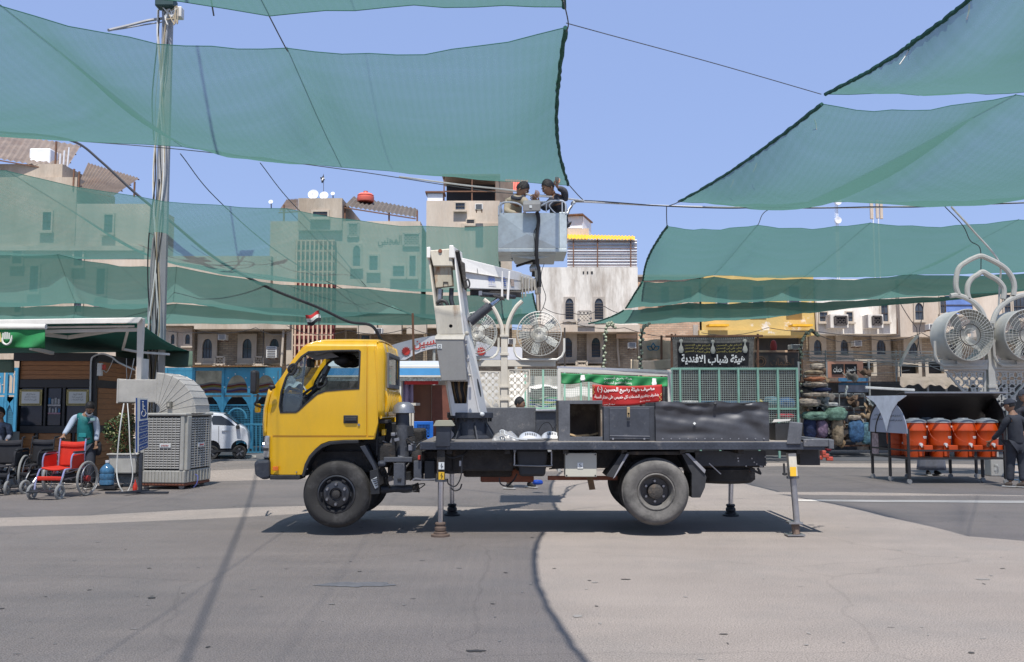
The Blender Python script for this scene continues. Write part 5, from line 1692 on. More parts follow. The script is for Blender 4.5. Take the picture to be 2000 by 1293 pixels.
for py in(668,703,732):
 MB().box(T(910+(py-668)*0.11,py,MD-.1),(0.035,0.05,0.05)).build("box_latch",M_steel,truck,bevel=0.004)
MB().tube([T(906,658,MD-.26),T(908,700,MD-.24),T(915,736,MD-.24)],0.006,5).build("latch_rod",M_steel,truck)
MB().sphere(T(917,733,MD-.2),0.022).sphere(T(912,651,MD-.1),0.028).build("rod_knob",M_liftc,truck,smooth=True)
for i in range(7):
 x=884+i*4.2
 MB().tube(smoothpts([T(x,742,MD+.12),T(x+3-i,760,MD+.1),T(x+6-i,775,MD+.1),T(897+i*1.5,788,MD+.14)]),0.016 if i%2 else 0.011,6).build("mast_hose",M_blk if i%3 else mat("tan_hose",(0.25,0.16,0.08),0.6),truck,smooth=True)
MB().sphere(T(941,809,MD+0.0),0.035,sc=(1,1,0.8)).build("grease_fitting",M_label_w,truck,smooth=True)
def boomsec(p,q,name,m,s=1.0):
 """p, q: (top px,py), (bottom px,py), depth of the near flank at each end"""
 (t0,b0,d0),(t1,b1,d1)=p,q
 w=Vector((0.05,0.26,0.0))
 a,b,c,d=T(*t0,d0),T(*b0,d0),T(*b1,d1),T(*t1,d1)
 return MB().hexa([a,d,c,b,a+w*s,d+w*s,c+w*s,b+w*s]).build(name,m,truck,bevel=0.008)
boomsec(((901,503),(912,563),MD+.25),((1018,532),(1020,567),1.75),"boom_section",M_liftw)
boomsec(((905,530),(912,530.6),MD+.237),((1018,548),(1018,548.5),1.737),"boom_weld",M_liftc,0.1)
boomsec(((1017,533.5),(1018,566),1.7),((1036,538),(1038,564),1.95),"boom_section",M_liftw,.9)
boomsec(((1034,540.5),(1034,563),1.93),((1044,543),(1046,560),2.1),"boom_section",M_liftw,.8)
boomsec(((1043,545),(1043,560),2.08),((1052,547),(1053,557),2.25),"boom_section",M_liftc,.7)
for(x,y0,y1,d)in((1019,538,583,1.68),(1025,540,580,1.74),(1030.5,541,573,1.8),(1037,543,570,1.9),(1043,545,567,2.0),(1048,548,563,2.1)):
 MB().hexa([T(x,y1,d),T(x+3,y1-1,d),T(x+3,y0,d),T(x,y0+2,d),T(x,y1,d+.25),T(x+3,y1-1,d+.25),T(x+3,y0,d+.25),T(x,y0+2,d+.25)]).build("boom_collar",M_liftc,truck,bevel=0.004)
for(x0,x1)in((978,987),(989,995)):
 s=1 if x0==978 else-1
 MB().hexa([T(x0,585,1.25),T(x0+5,587,1.25),T(x0+4+(4 if s<0 else 0),530,1.25),T(x0+(4 if s<0 else 2),530,1.25),T(x0,585,1.33),T(x0+5,587,1.33),T(x0+4+(4 if s<0 else 0),530,1.33),T(x0+(4 if s<0 else 2),530,1.33)]).build("boom_bracket",M_liftw,truck,bevel=0.006)
MB().hexa([T(918,577,MD+.4),T(1018,581,1.6),T(1018,571,1.6),T(918,565,MD+.4),T(918,577,MD+.6),T(1018,581,1.8),T(1018,571,1.8),T(918,565,MD+.6)]).build("boom_underside",M_grime,truck)
MB().tube([T(940,575,MD+.35),T(1005,580,1.55)],0.03,10).build("telescope_cylinder",M_navy,truck,smooth=True)
MB().span(T(935,568,MD+.3),T(942,578,MD+.38)).build("boom_clamp",M_steel,truck)
MB().tube([T(918,629,MD+.3),T(957,597,1.0)],[0.062,0.058],16).build("lift_cylinder",M_navy,truck,smooth=True)
MB().tube([T(957,597,1.0),T(974,584,1.2)],0.032,12).build("lift_rod",M_chrome,truck,smooth=True)
MB().hexa([T(964,579,1.1),T(986,588,1.2),T(985,580,1.2),T(962,575,1.1),T(964,579,1.3),T(986,588,1.4),T(985,580,1.4),T(962,575,1.3)]).build("cylinder_mount",M_grime,truck,bevel=0.01)
for(p,q,tx,x0,x1,y0,y1)in((0,0,"LAJVAR",950,968,540,557),):
 tA,bA,dA,tB,bB,dB=T(901,503,MD+.25),T(912,563,MD+.25),MD+.25,T(1018,532,1.75),T(1020,567,1.75),1.75
 def onboom(u,v):
  s=0.40+u*0.115
  top=tA.lerp(tB,s);bot=bA.lerp(bB,s)
  p=bot.lerp(top,0.22+v*0.32)
  return p+Vector((0.0,-0.012,0))
 lettering("LAJVAR",M_blue_ink,truck,lambda u,v:onboom(u,v),1.0,1.0,name="boom_lettering",bold=0.01)
 MB().tube([onboom(-0.1,-0.16),onboom(1.05,-0.16)],0.003,4).build("boom_underline",M_blue_ink,truck)
 for i in range(5):
  MB().tube([onboom(2.35,1.0-i*0.27),onboom(2.62,1.0-i*0.27)],0.006,4).build("boom_small_print",M_blue_ink,truck)
 q=[onboom(3.45,-.1),onboom(3.95,-.1),onboom(3.95,.95),onboom(3.45,.95)]
 MB().add(q,[(0,1,2,3)]).build("boom_sticker",mat("faded_sticker",(0.42,0.33,0.27),0.6,var=0.4,scale=40),truck,solid=0.002)
 MB().tube([onboom(.0+-1.45,.95),onboom(-1.45,1.6)],0.004,4).build("boom_mark",M_black_ink,truck)
BD=2.0
def B(px,py,d=0.0):return T(px,py,BD+d)
x0,x1=B(973,450).x,B(1107,450).x
zt2,zb2,zl=B(0,416).z,B(0,492).z,B(0,485).z
bd=0.82
m=MB()
th=0.012
def sheet(u0,v0,u1,v1):pass
cx_,cz_=(x0+B(1092,450).x)/2-0.02,(zt2+zb2)/2-0.03
xe=B(1092,450).x
yb=YT+BD
m.add([(x0,yb,zl),(xe,yb,zl),(xe,yb,zt2),(x0,yb,zt2),(cx_,yb-0.035,cz_)],[(0,1,4),(1,2,4),(2,3,4),(3,0,4)])
m.build("basket_front",M_galv,truck,solid=0.004)
MB().span((xe+0.004,yb-0.004,zl),(x1,yb+0.012,zt2+0.01)).build("basket_corner_sheet",M_galv,truck,bevel=0.003)
MB().span((x0,yb-0.008,zb2),(x1,yb+0.02,zl-0.005)).build("basket_skirt",M_galv,truck,bevel=0.004)
MB().span((x0,yb,zb2),(x0+0.012,yb+bd,zt2)).build("basket_side",M_galv,truck)
MB().span((x1-0.012,yb+0.013,zb2),(x1,yb+bd,zt2)).build("basket_side",M_galv,truck)
MB().span((x0,yb+bd,zb2),(x1,yb+bd+0.012,zt2)).build("basket_back",M_galv,truck)
MB().span((x0+0.012,yb+0.021,zb2),(x1-0.012,yb+bd,zb2+0.012)).build("basket_floor",M_galv,truck)
for yy in(0.2,0.55):
 MB().plate([(B(997,490).x,zb2),(B(1085,490).x,zb2),(B(1080,497).x,zb2-0.03),(B(1045,500).x,zb2-0.07),(B(1040,500).x,zb2-0.07),(B(1002,497).x,zb2-0.03)],y0=yb+yy,y1=yb+yy+0.05).build("basket_bearer",M_galv,truck)
MB().hexa([B(1000,497,.1),B(1085,497,.1),B(1085,492,.1),B(996,492,.1),B(1008,517,.62),B(1082,517,.62),B(1082,513,.62),B(1004,513,.62)]).build("basket_cradle",M_galv,truck,bevel=0.01)
MB().tube([B(1047,505,.3),B(1045,540,.3)],0.05,12).build("swivel_post",M_grime,truck,smooth=True)
MB().lathe([(0.07,0),(0.08,0.03),(0.08,0.07),(0.06,0.1)],B(1045,531,.3),n=16).build("swivel_motor",M_steel,truck,smooth=True)
MB().tube([B(1008,520,.35),B(1045,508,.35)],0.018,6).build("levelling_rod",M_grime,truck)
MB().span(B(1045,573,.1),B(1056,530,.25)).build("boom_tip",M_liftc,truck,bevel=0.01)
zr=B(0,392).z
def rail(pts,r=0.013,name="basket_rail",d=0.0):
 return MB().tube(smoothpts(pts,5),r,8).build(name,mat("rail_tube",(0.5,0.53,0.57),0.35,metal=0.5),truck,smooth=True)
rail([B(974,420),B(975,404),B(980,397),B(990,395),B(1005,396),B(1014,399),B(1020,403)])
rail([B(1057,402),B(1068,396),B(1076,393),B(1095,392),B(1102,395),B(1105,402),B(1105,418)])
rail([B(1104,395,.75),B(1080,394,.75),B(1000,396,.75),B(978,398,.75)])
rail([B(974,404,0.02),B(980,399,.4),B(980,399,.75)]);rail([B(1105,402,0.02),B(1104,398,.4),B(1103,398,.75)])
rail([B(979,399,.75),B(979,425,.75)]);rail([B(1104,398,.75),B(1104,425,.75)])
rail([B(1080,393),B(1073,402),B(1080,412),B(1085,416)],0.009)
rail([B(984,395),B(979,402),B(984,418)],0.009)
rail([B(1098,392),B(1098,416)],0.009);rail([B(1067,397),B(1067,414)],0.008)
m=MB().hexa([B(1021,413,-.16),B(1056,412,-.16),B(1056,397,-.16),B(1021,398,-.16),B(1023,414,0),B(1055,413,0),B(1055,390,0),B(1022,391,0)])
m.build("basket_control_box",M_boxg,truck,bevel=0.012)
MB().span(B(1034,401,-.17),B(1039,406,-.166)).build("control_label",M_label_w,truck)
MB().tube(smoothpts([B(1049,414,-.05),B(1052,430,-.06),B(1049,455,-.06),B(1048,492,-.06),B(1049,512,-.02),B(1053,530,.0),B(1054,560,0)]),[0.026]*37,10).build("basket_hose",M_cable,truck,smooth=True)
MB().tube(smoothpts([B(1050,418,-.09),B(1049,440,-.1),B(1043,455,-.09),B(1045,480,-.09),B(1044,500,-.08)]),0.006,6).build("basket_cable",M_cable,truck,smooth=True)
MB().tube(smoothpts([B(1063,515,0.1),B(1058,530,.1),B(1057,545,.1),B(1060,560,.05),B(1066,580,0),B(1061,600,0.0),B(1054,612,.1)]),0.005,5).build("trailing_wire",M_cable,truck,smooth=True)
# --------------------------- things fixed or lying on the deck
def D(px,py,d=0.0):return T(px,py,d)
def boxpart(a,b,name,m,bevel=0.006):return MB().span(T(*a),T(*b)).build(name,m,truck,bevel=bevel)
boxpart((948,796,1.4),(1045,860,1.9),"low_locker",M_navy2)
boxpart((1046,803,1.35),(1098,860,1.9),"low_locker",M_navy2)
boxpart((1046,800,1.3),(1098,803,1.95),"locker_edge",M_steel)
A,Bq=(1091,782),(1177,861)
zA,zB=T(0,782,.1).z,zt_+0.004
xA,xB=T(1091,820,.1).x,T(1177,820,.1).x
y0c,y1c=YT+0.1,YT+0.75
t_=0.075
MB().plate([(xA,zB),(xB,zB),(xB,zA),(xA,zA)],[[(T(1109,0,.1).x,T(0,853,.1).z),(T(1170,0,.1).x,T(0,853,.1).z),(T(1170,0,.1).x,T(0,789,.1).z),(T(1109,0,.1).x,T(0,789,.1).z)]],y0=y0c,y1=y0c+0.03).build("cabinet_frame",M_navy2,truck,bevel=0.005)
m=MB();m.span((xA,y0c+0.031,zB),(xA+0.02,y1c,zA));m.span((xB-0.02,y0c+0.031,zB),(xB,y1c,zA));m.span((xA+0.021,y1c-0.02,zB),(xB-0.021,y1c,zA));m.span((xA+0.021,y0c+0.031,zA-0.02),(xB-0.021,y1c-0.021,zA))
m.build("cabinet_shell",mat("rusty_inside",(0.14,0.11,0.085),0.9,var=0.4,scale=4,col2=(0.3,0.27,0.22),mask=(0.5,0.65),mscale=3),truck)
m=MB()
for i,(pa,pb)in enumerate((((1112,848),(1135,853)),((1118,852),(1150,849)),((1140,853),(1168,846)))):
 m.tube([T(*pa,.25+.1*i),T(*pb,.3+.1*i)],0.014,4)
m.build("wood_scraps",mat("pale_wood",(0.5,0.36,0.2),0.85,var=0.2,scale=9),truck)
zA=T(0,794,.1).z
xA,xB=T(1178,820,.1).x,T(1279,820,.1).x
MB().span((xA+0.004,y0c+0.006,zB),(xB,y1c,zA)).build("locker_body",M_navy,truck,bevel=0.005)
a,b=T(1190,797,.1),T(1269,858,.1)
MB().span((a.x,y0c-0.012,b.z),(b.x,y0c+0.004,a.z)).build("locker_door",M_navy,truck,bevel=0.004)
MB().tube([T(1191,851,.085),T(1269,852,.085)],0.005,4).build("door_weld",M_steel,truck)
a,b=T(1224.5,795,.08),T(1230.5,815,.08)
MB().span((a.x,a.y,b.z),(b.x,a.y+0.01,a.z)).build("hasp",mat("brass_worn",(0.4,0.3,0.17),0.5,metal=0.5),truck,bevel=0.003)
MB().box(T(1227.5,817.5,.06),(0.035,0.02,0.035)).build("padlock",M_blk,truck,bevel=0.006)
MB().lathe([(0.0,-.012),(0.012,-.012)],T(1227.5,808,.08),axis='Y',n=10).build("hasp_slot",M_dark,truck)
for px in(1197,1258):
 MB().lathe([(0.012,-.02),(0.012,.02)],T(px,857,.1),axis='Y',n=8).build("hinge",M_steel,truck)
xA,xB=T(1281,820,.0).x,T(1503,820,.0).x
zb3,zA=zt_+0.004,T(0,786,.0).z
def dent(u,v):
 x=xA+(xB-xA)*u
 z=zb3+(zA-zb3)*v
 y=YT+0.02
 y+=0.05*math.exp(-((v-0.72+0.08*sin(u*5))/0.14)**2)*(0.4+0.6*sin(u*pi))
 y-=0.02*math.exp(-((v-0.90)/0.06)**2)*sin(u*9+1)
 y+=0.045*math.exp(-(((u-0.86)/0.12)**2+((v-0.35+(u-.86)*2)/0.2)**2))
 y+=0.03*math.exp(-(((u-0.62)/0.10)**2+((v-0.6-(u-.6))/0.2)**2))
 y=YT+0.02+(y-YT-0.02)*0.62
 y+=0.006*sin(u*23+v*5)*v+0.004*sin(u*41-v*13)*v*v+0.003*sin(v*30+u*17)*v
 y+=0.02*math.exp(-(((u-0.3)/0.2)**2+((v-0.2)/0.1)**2))
 if v>0.96:z+=0.012*sin(u*14)+0.006*sin(u*37)
 return Vector((x,y,z))
M_dent=mat("dented_dark_sheet",(0.05,0.052,0.06),0.46,metal=0.2,var=0.2,scale=3,fine=0.06,col2=(0.11,0.10,0.095),mask=(0.6,0.75),mscale=4)
MB().grid(dent,110,40).build("dented_panel",M_dent,truck,smooth=True,sharp=False)
m=MB();m.span((xA,YT+0.08,zb3),(xA+0.01,YT+0.8,zA));m.span((xB-0.01,YT+0.08,zb3),(xB,YT+0.8,zA));m.span((xA,YT+0.8,zb3),(xB,YT+0.82,zA))
m.grid(lambda u,v:Vector((xA+(xB-xA)*u,YT+0.045+0.74*v,zA+0.008*sin(u*15)*(1-v))),40,3)
m.build("box_shell",M_dent,truck)
for i in range(13):
 c=T(1295+i*16.5,857,0)
 MB().lathe([(0.008,-.004),(0.008,.03)],(c.x,YT+0.02,c.z),axis='Y',n=8).build("panel_rivet",M_steel,truck)
c=T(1356.5,827,0)
MB().plate([(c.x-.018,c.z),(c.x,c.z-.018),(c.x+.018,c.z),(c.x,c.z+.018)],y0=YT-0.0,y1=YT+0.004).build("diamond_sticker",M_label_w,truck)
MB().sphere(T(1397,789,0),0.02,sc=(1,.6,.8)).build("rubber_plug",M_blk,truck,smooth=True)
def ac_cover(label,cx,d,w=44):
 a=T(cx,858,d)
 t=thing("lamp_housing",label,"lamp housing",(a.x,a.y,zt_+0.006),"street-lamp housings lying on the deck")
 W=w/F*(YT+d)
 def fn(u,v):
  x=a.x-W/2+W*u
  y=a.y-0.14+0.28*v
  h=(max(0,sin(pi*min(1,max(0,u))))**0.45)*(max(0,sin(pi*v))**0.45)
  return Vector((x,y,zt_+0.006+0.115*h*(1-0.25*u)))
 MB().grid(fn,20,12).build("shell",mat("lamp_shell_grey",(0.55,0.57,0.6),0.35,var=0.08,scale=6),t,smooth=True)
 MB().span((a.x-W/2-.01,a.y-0.15,zt_+0.006),(a.x+W/2+.01,a.y+0.15,zt_+0.03)).build("rim",M_boxg,t,bevel=0.008)
 for i in range(7):
  f=0.3+i*0.07
  p=fn(f,0.17)
  MB().box(p+Vector((0,-0.012,0.0)),(0.008,0.02,0.03),Matrix.Rotation(radians(40),3,'X')).build("vent_slot",M_dark,t)
 return t
ac_cover("silver street-lamp housing in the middle of the three on the deck",1036,0.35,48)
ac_cover("silver street-lamp housing half tucked behind the open locker",1078,0.5,44)
def fn_bag(u,v):pass
t=thing("plastic_bag","clear plastic bag with a rope beside the silver lamp housings","bag",(T(987,858,.3).x,YT+0.3,zt_))
c=T(987,858,.3)
m=MB().grid(lambda u,v:Vector((c.x-0.16+0.32*u,c.y-.14+.28*v,zt_+0.008+(0.105+0.01*sin(u*21+v*9)+0.008*sin(v*25))*(sin(pi*u)**.5 if 0<u<1 else 0)*(sin(pi*v)**.5 if 0<v<1 else 0))),24,14)
m.build("film",mat("bag_film",(0.36,0.35,0.33),0.25,var=0.4,scale=20,coat=0.5),t,smooth=True)
MB().tube(smoothpts([T(978,848,.14),T(977,841,.14),T(985,841,.14),T(986,848,.12),T(996,852,.1),T(1010,857,.05),T(1030,859,.02)]),0.007,6).build("rope",M_label_w,t,smooth=True)
m=MB()
for i in range(2):
 p=[T(1050+i*28,845-3*i,.6),T(1060+i*28,828,.6),T(1072+i*20,826+i*6,.6),T(1080+i*15,838,.6)]
 m.tube(smoothpts(p),0.005,5)
tag(m.build("loose_wire",M_cable,None,smooth=True),"loops of thin dark wire sticking up beside the open locker","wire")
# --------------------------- lamp mast, overhead cables
M_pole=mat("pole_grey",(0.33,0.33,0.33),0.6,var=0.12,scale=2,metal=0.2)
M_wood=mat("kiosk_wood",(0.30,0.13,0.045),0.6,var=0.3,scale=5,stretch=(1,1,9),fine=0.08)
M_frm=mat("kiosk_frame",(0.018,0.017,0.017),0.5,var=0.3,scale=4)
M_kglass=mat("kiosk_glass",(0.025,0.03,0.04),0.08,var=0.6,scale=1.5)
M_awn=mat("awning_green",(0.004,0.115,0.095),0.85,var=0.12,scale=1.5)
M_awnw=mat("awning_pale_metal",(0.62,0.6,0.57),0.5,var=0.12,scale=3)
M_gban=mat("banner_green",(0.01,0.17,0.05),0.7,var=0.25,scale=3)
M_gold=mat("gold_trim",(0.42,0.34,0.12),0.6)
M_paper=mat("paper_white",(0.56,0.56,0.53),0.8,var=0.05)
M_cool=mat("cooler_plastic",(0.42,0.405,0.365),0.6,var=0.12,scale=2.5,col2=(0.36,0.33,0.28),mask=(0.55,0.8),mscale=2)
M_coold=mat("cooler_louvre",(0.47,0.455,0.43),0.6,var=0.08,scale=4)
M_cooldk=mat("cooler_dark",(0.06,0.055,0.05),0.8)
M_blueb=mat("sign_blue",(0.012,0.045,0.18),0.5,var=0.1)
M_redcl=mat("wheelchair_red",(0.62,0.03,0.012),0.75,var=0.12,scale=6,bump=0.2,bscale=60)
M_blkcl=mat("wheelchair_black",(0.025,0.025,0.03),0.8,var=0.2)
M_tubeb=mat("wheelchair_tube",(0.42,0.42,0.62),0.3,metal=0.5)
M_greyrub=mat("grey_rubber",(0.28,0.28,0.27),0.8)
M_planter=mat("planter_white",(0.5,0.49,0.46),0.7,var=0.15,scale=5)
M_jug=mat("jug_blue",(0.06,0.17,0.30),0.15,var=0.3,scale=10,coat=0.6)
M_leaf=mat("leaf_green",(0.035,0.07,0.02),0.5,var=0.4,scale=6)
M_leaf2=mat("leaf_pale",(0.28,0.30,0.12),0.5,var=0.4,scale=6)
PY_=20.0
t=thing("lamp_mast","tall grey octagonal lamp mast wrapped in cables behind the kiosk awning","lamp mast",(P(309,740,PY_).x,PY_,0))
bx=P(309,735,PY_).x;tx=P(329,0,PY_).x
ztop=P(0,0,PY_).z
MB().tube([(bx-0.02,PY_,0),(tx,PY_,ztop-0.4),(tx+0.06,PY_,ztop+2.2)],[0.17,0.12,0.09],8).build("pole_shaft",M_pole,t)
rnd=random.Random(21)
for i in range(9):
 pts=[]
 ph=rnd.uniform(-1,1)
 top=rnd.choice([ztop-0.2,ztop-0.3,6.5,ztop-0.5])
 for k in range(16):
  z=0.9+(top-0.9)*k/15
  f=z/ztop
  pts.append((bx+(tx-bx)*f-0.13+0.07*ph+0.06*sin(z*1.7+ph*5)+0.02*i,PY_-0.17+0.02*sin(z*3+i),z))
 MB().tube(smoothpts(pts,3),rnd.uniform(0.008,0.018),5).build("mast_cable",[M_cable,M_wirel,mat("tan_cable",(0.35,0.29,0.2),0.7),M_pole][i%4],t,smooth=True)
MB().tube([(bx-0.2,PY_-0.1,P(0,600,PY_).z-0.3),(bx-0.14,PY_-0.1,P(0,466,PY_).z)],0.045,6).build("conduit",M_pole,t)
zh=ztop+1.3
hub=Vector((tx+0.03,PY_,zh))
hub=hub+Vector((0.75,0,0))
MB().tube([hub-Vector((0.8,0,0.5)),hub],0.05,6).build('added_head_bracket',M_pole,t)  # added bracket: unseen head shifted sideways so its shadow lands on the net
ring=[hub+Vector((0.42*cos(a),0.42*sin(a),0))for a in[2*pi*i/24 for i in range(24)]]
MB().tube(ring,0.03,6,closed=True).build("head_ring",M_pole,t,smooth=True)
for i in range(4):
 a=pi/2*i+0.5
 d=Vector((cos(a),sin(a),0))
 MB().tube([hub,hub+d*0.9],0.03,6).build("head_arm",M_pole,t)
 MB().box(hub+d*1.1,(0.45,0.34,0.10),Matrix.Rotation(a,3,'Z')@Matrix.Rotation(0.5,3,'Y')).build("floodlight",M_navy,t,bevel=0.02)
c=P(325,8,PY_-0.2)
MB().box((c.x,c.y,c.z),(0.42,0.3,0.2)).build("driver_box",mat("dark_green_box",(0.02,0.05,0.05),0.5),t,bevel=0.03)
MB().box(P(346,26,PY_),(0.26,0.2,0.25)).build("junction_box",M_awnw,t,bevel=0.02)
for i in range(7):
 q=[P(318+rnd.uniform(0,30),20+rnd.uniform(-8,30),PY_-0.25)for _ in range(4)]
 MB().tube(smoothpts(q),0.014,5).build("cable_tangle",M_wirel if i%2 else mat("tan_cable",(0.35,0.29,0.2),0.7),t,smooth=True)
MB().tube(smoothpts([P(325,35,PY_),P(290,40,PY_),P(250,50,PY_-.5),P(212,59,PY_-1)]),0.035,6).tube(smoothpts([P(325,42,PY_),P(285,48,PY_),P(245,55,PY_-.5),P(212,60,PY_-1)]),0.015,5).build("cable_bundle",M_pole,t,smooth=True)
def cable(name,label,pts,r,m,k=8,cat="cable",n=5,group=None):
 o=MB().tube(smoothpts([Vector(p)for p in pts],k),r,n).build(name,m,None,smooth=True)
 return tag(o,label,cat,group)
cable("power_cable","thick black cable sweeping down from the far left roof past the mast",[P(-150,240,34),P(0,258,33),P(80,264,32),P(148,278,31),P(200,318,30),P(265,378,29),P(330,430,28),P(420,504,27),P(520,560,26.5),P(620,600,26),P(680,628,26),P(725,636,26),P(745,665,26.5),P(765,700,27)],0.045,M_cable)
cable("steel_wire","long thin wire from the mast below the highest left net to the basket",[P(-20,263,15),P(355,292,15.3),P(665,330,15.8),P(900,366,16.5),P(1000,378,17),P(1110,383,17.6)],0.008,M_wire)
cable("steel_wire","thin wire crossing the open sky between the left and right nets",[P(1106,45,10.2),P(1190,68,10.8),P(1400,125,11.6),P(1604,184,12.4)],0.006,M_wire)
cable("steel_wire","short thin wire tying the drooping corner of the nearest net to the one behind",[P(526,32,10.0),P(556,90,10.3),P(562,100,10.4)],0.008,M_wire)
cable("steel_wire","short tie wire joining the right edges of the two highest left nets",[P(1101,2,9.5),P(1110,45,10.0),P(1106,62,10.2)],0.008,M_wire)
cable("steel_wire","thin diagonal wire from the mast toward the truck roof",[P(352,300,20),P(420,385,22),P(540,490,26),P(660,560,29),P(800,613,33)],0.012,M_wire)
cable("steel_wire","thin diagonal wire passing left of the satellite dishes",[P(508,318,22),P(560,385,24),P(640,470,27),P(715,560,31)],0.012,M_wire)
cable("steel_wire","thin wire from the net corner above the workers to the pale cable run",[P(1112,362,17.7),P(1128,380,18),P(1140,392,18.2)],0.010,M_wire)
cable("steel_wire","vertical tie wire at the corner of the net under the pale cable run",[P(1302,404,18),P(1302,425,18.1),P(1303,443,18.2)],0.010,M_wire)
cable("steel_wire","short tie wire from the rolled hem tip down to the pale cable run",[P(1328,393,17.5),P(1318,398,17.8),P(1304,403,18)],0.010,M_wire)
cable("steel_wire","thin diagonal wire rising to the top edge of the net with three depth wires",[P(1580,395,18),P(1500,410,18.6),P(1480,440,19.4)],0.008,M_wire)
cable("pale_cable","pale cable run strung from the basket across the open sky to the right",[P(1107,418,12.9),P(1112,408,13.2),P(1122,397,14),P(1140,394,15),P(1300,402,18),P(1500,406,18.5),P(1700,405,19),P(1850,401,19),P(2060,394,19)],0.017,M_wirel)
cable("dark_cable","dark cable twisted along the pale cable run over the right nets",[P(1108,422,12.92),P(1116,405,13.3),P(1140,392,15),P(1300,402.6,17.94),P(1420,406.6,18.2),P(1500,404.9,18.42),P(1600,406.2,18.7),P(1700,403.9,18.94),P(1780,404.6,18.94),P(1850,401.6,18.93),P(1950,397.6,18.9),P(2060,395,18.93)],0.012,M_cable)
cable("dark_cable","thin cable looping over the workers' hands at the basket",[P(780,345,15),P(900,361,14),P(1000,372,13.2),P(1040,382,12.75),P(1070,384,12.8),P(1107,388,13.2),P(1140,392,15)],0.014,M_wirel)
cable("pale_cable","white drop cable slanting down to the pointed arch of the twin fans",[P(1858,404,19),P(1900,450,19.2),P(1950,510,19.4),P(1952,560,19.5),P(1948,640,19.6)],0.022,M_wirel)
cable("dark_cable","thin dark drop cable beside the white one above the twin fans",[P(1845,403,19),P(1880,440,19.2),P(1895,470,19.3),P(1914,485,19.3),P(1916,530,19.4)],0.010,M_wire)
cable("power_cable","heavy cable high over the square, seen by the dark line it throws on the paving",[(-7.0,20.6,10.6),(-4.17,10.5,9.3),(-1.93,1.76,8.5),(-0.75,-3,8.4)],0.019,M_cable)
cable("power_cable","second thinner cable high over the square, throwing a faint line on the paving",[(-2.1,14,9.6),(-1.75,8,9.4),(-1.4,2,9.2),(-1.2,-3,9.2)],0.004,M_cable)
def tie(px,py,px2,py2,label):
 a=G(px,py,NZ);
 b=P(px2,py2,a.y)
 tag(MB().tube([a,(a+b)/2+Vector((0.01,0,0)),b],0.008,5).build("hem_tie",M_wirel),label,"tie","white ties hanging from the rolled net edges")
for k,(a,lb)in enumerate((((1893,8,1888,38),"white tie hanging near the top corner of the picture"),((1778,92,1757,126),"long white tie midway along the uppermost rolled edge"),((1590,232,1595,253),"short white tie below the corner of the broad net"),((1478,318,1471,336),"white tie in the lower half of the broad net's rolled edge"),((1433,350,1427,366),"white tie nearest the low tip of the broad net's rolled edge"))):
 tie(*a,lb)
# --------------------------- kiosk with awning
KY=17.6
k=thing("kiosk","dark framed information kiosk with brown wood panels and two notices in its windows","kiosk",P(110,935,KY))
ORG[k.name].z=0;k.location.z=0
def K(px,py,d=0.0):return P(px,py,KY+d)
kx0,kx1=K(33,800).x,K(182,800).x
kt,kb_=K(0,690).z,0.06
side_dx,side_d=0.42,2.6
sx1=P(262,800,KY+side_d).x
def kq(name,x0,x1,y0,y1,m,d0=0.0,d1=0.05,parent=None,bevel=0.004):
 a,b=K(x0,y1,d0),K(x1,y0,d0)
 return MB().span((a.x,KY+d0,a.z),(b.x,KY+d1,b.z)).build(name,m,parent or k,bevel=bevel)
MB().hexa([(kx0,KY+.06,kb_),(kx1,KY+.06,kb_),(kx1,KY+.06,kt),(kx0,KY+.06,kt),(kx0+.1,KY+side_d,kb_),(sx1-.05,KY+side_d,kb_),(sx1-.05,KY+side_d,kt),(kx0+.1,KY+side_d,kt)]).build("kiosk_body",M_frm,k)
kq("cornice",26,186,689,705,M_frm,-0.06,0.06)
kq("corner_post",28,38,700,938,M_frm,-0.05,0.06);kq("corner_post",176,188,700,938,M_frm,-0.05,0.06)
kq("rail",38,176,741,757,M_frm,-0.03,0.06);kq("rail",38,176,832,846,M_frm,-0.03,0.06);kq("rail",38,176,924,938,M_frm,-0.03,0.06)
for(x0,x1)in((84,91),(120,128)):
 kq("mullion",x0,x1,757,832,M_frm,-0.03,0.06)
kq("mullion",66,74,846,924,M_frm,-0.03,0.05);kq("mullion",138,146,846,924,M_frm,-0.03,0.05)
for i in range(4):
 y0=705+i*9
 kq("board",39,176,y0+0.3,y0+8.8,M_wood,0.0,0.05,bevel=0.003)
for(x0,x1)in((38,66),(74,138),(146,176)):
 for i in range(6):
  y0=846+i*13
  kq("board",x0,x1,y0+0.3,y0+12.7,M_wood,0.0,0.05,bevel=0.003)
for(x0,x1)in((39,84),(91,120),(128,176)):
 w=kq("window",x0,x1,758,831,M_kglass,0.02,0.045)
for i,(y,c)in enumerate(((790,(0.45,0.43,0.42)),(806,(0.3,0.16,0.2)))):
 kq("shelf",93,118,y,y+3,mat("shelf_pale_%d"%i,c,0.6),0.008,0.018)
for i in range(4):
 kq("shelf_goods",94+i*6,99+i*6,777+i%2*2,789,mat("goods_%d"%i,[(0.02,0.12,0.25),(0.4,0.4,0.42),(0.02,0.1,0.2),(0.3,0.2,0.2)][i],0.5),0.008,0.018)
 kq("shelf_goods",95+i*6,99+i*6,796+i%2*2,806,mat("goods_%d"%((i+1)%4),(0.3,0.3,0.3),0.5),0.008,0.018)
def side_pt(f,z):return Vector((kx1+(sx1-kx1)*f,KY+side_d*f,z))
def sideq(name,f0,f1,z0,z1,m,out=0.0):
 n=Vector((side_d,-(sx1-kx1),0)).normalized()
 p=[side_pt(f0,z0),side_pt(f1,z0),side_pt(f1,z1),side_pt(f0,z1)]
 return MB().hexa([q+n*(out+0.03)for q in p]+[q+n*(out-0.05)for q in p]).build(name,m,k)
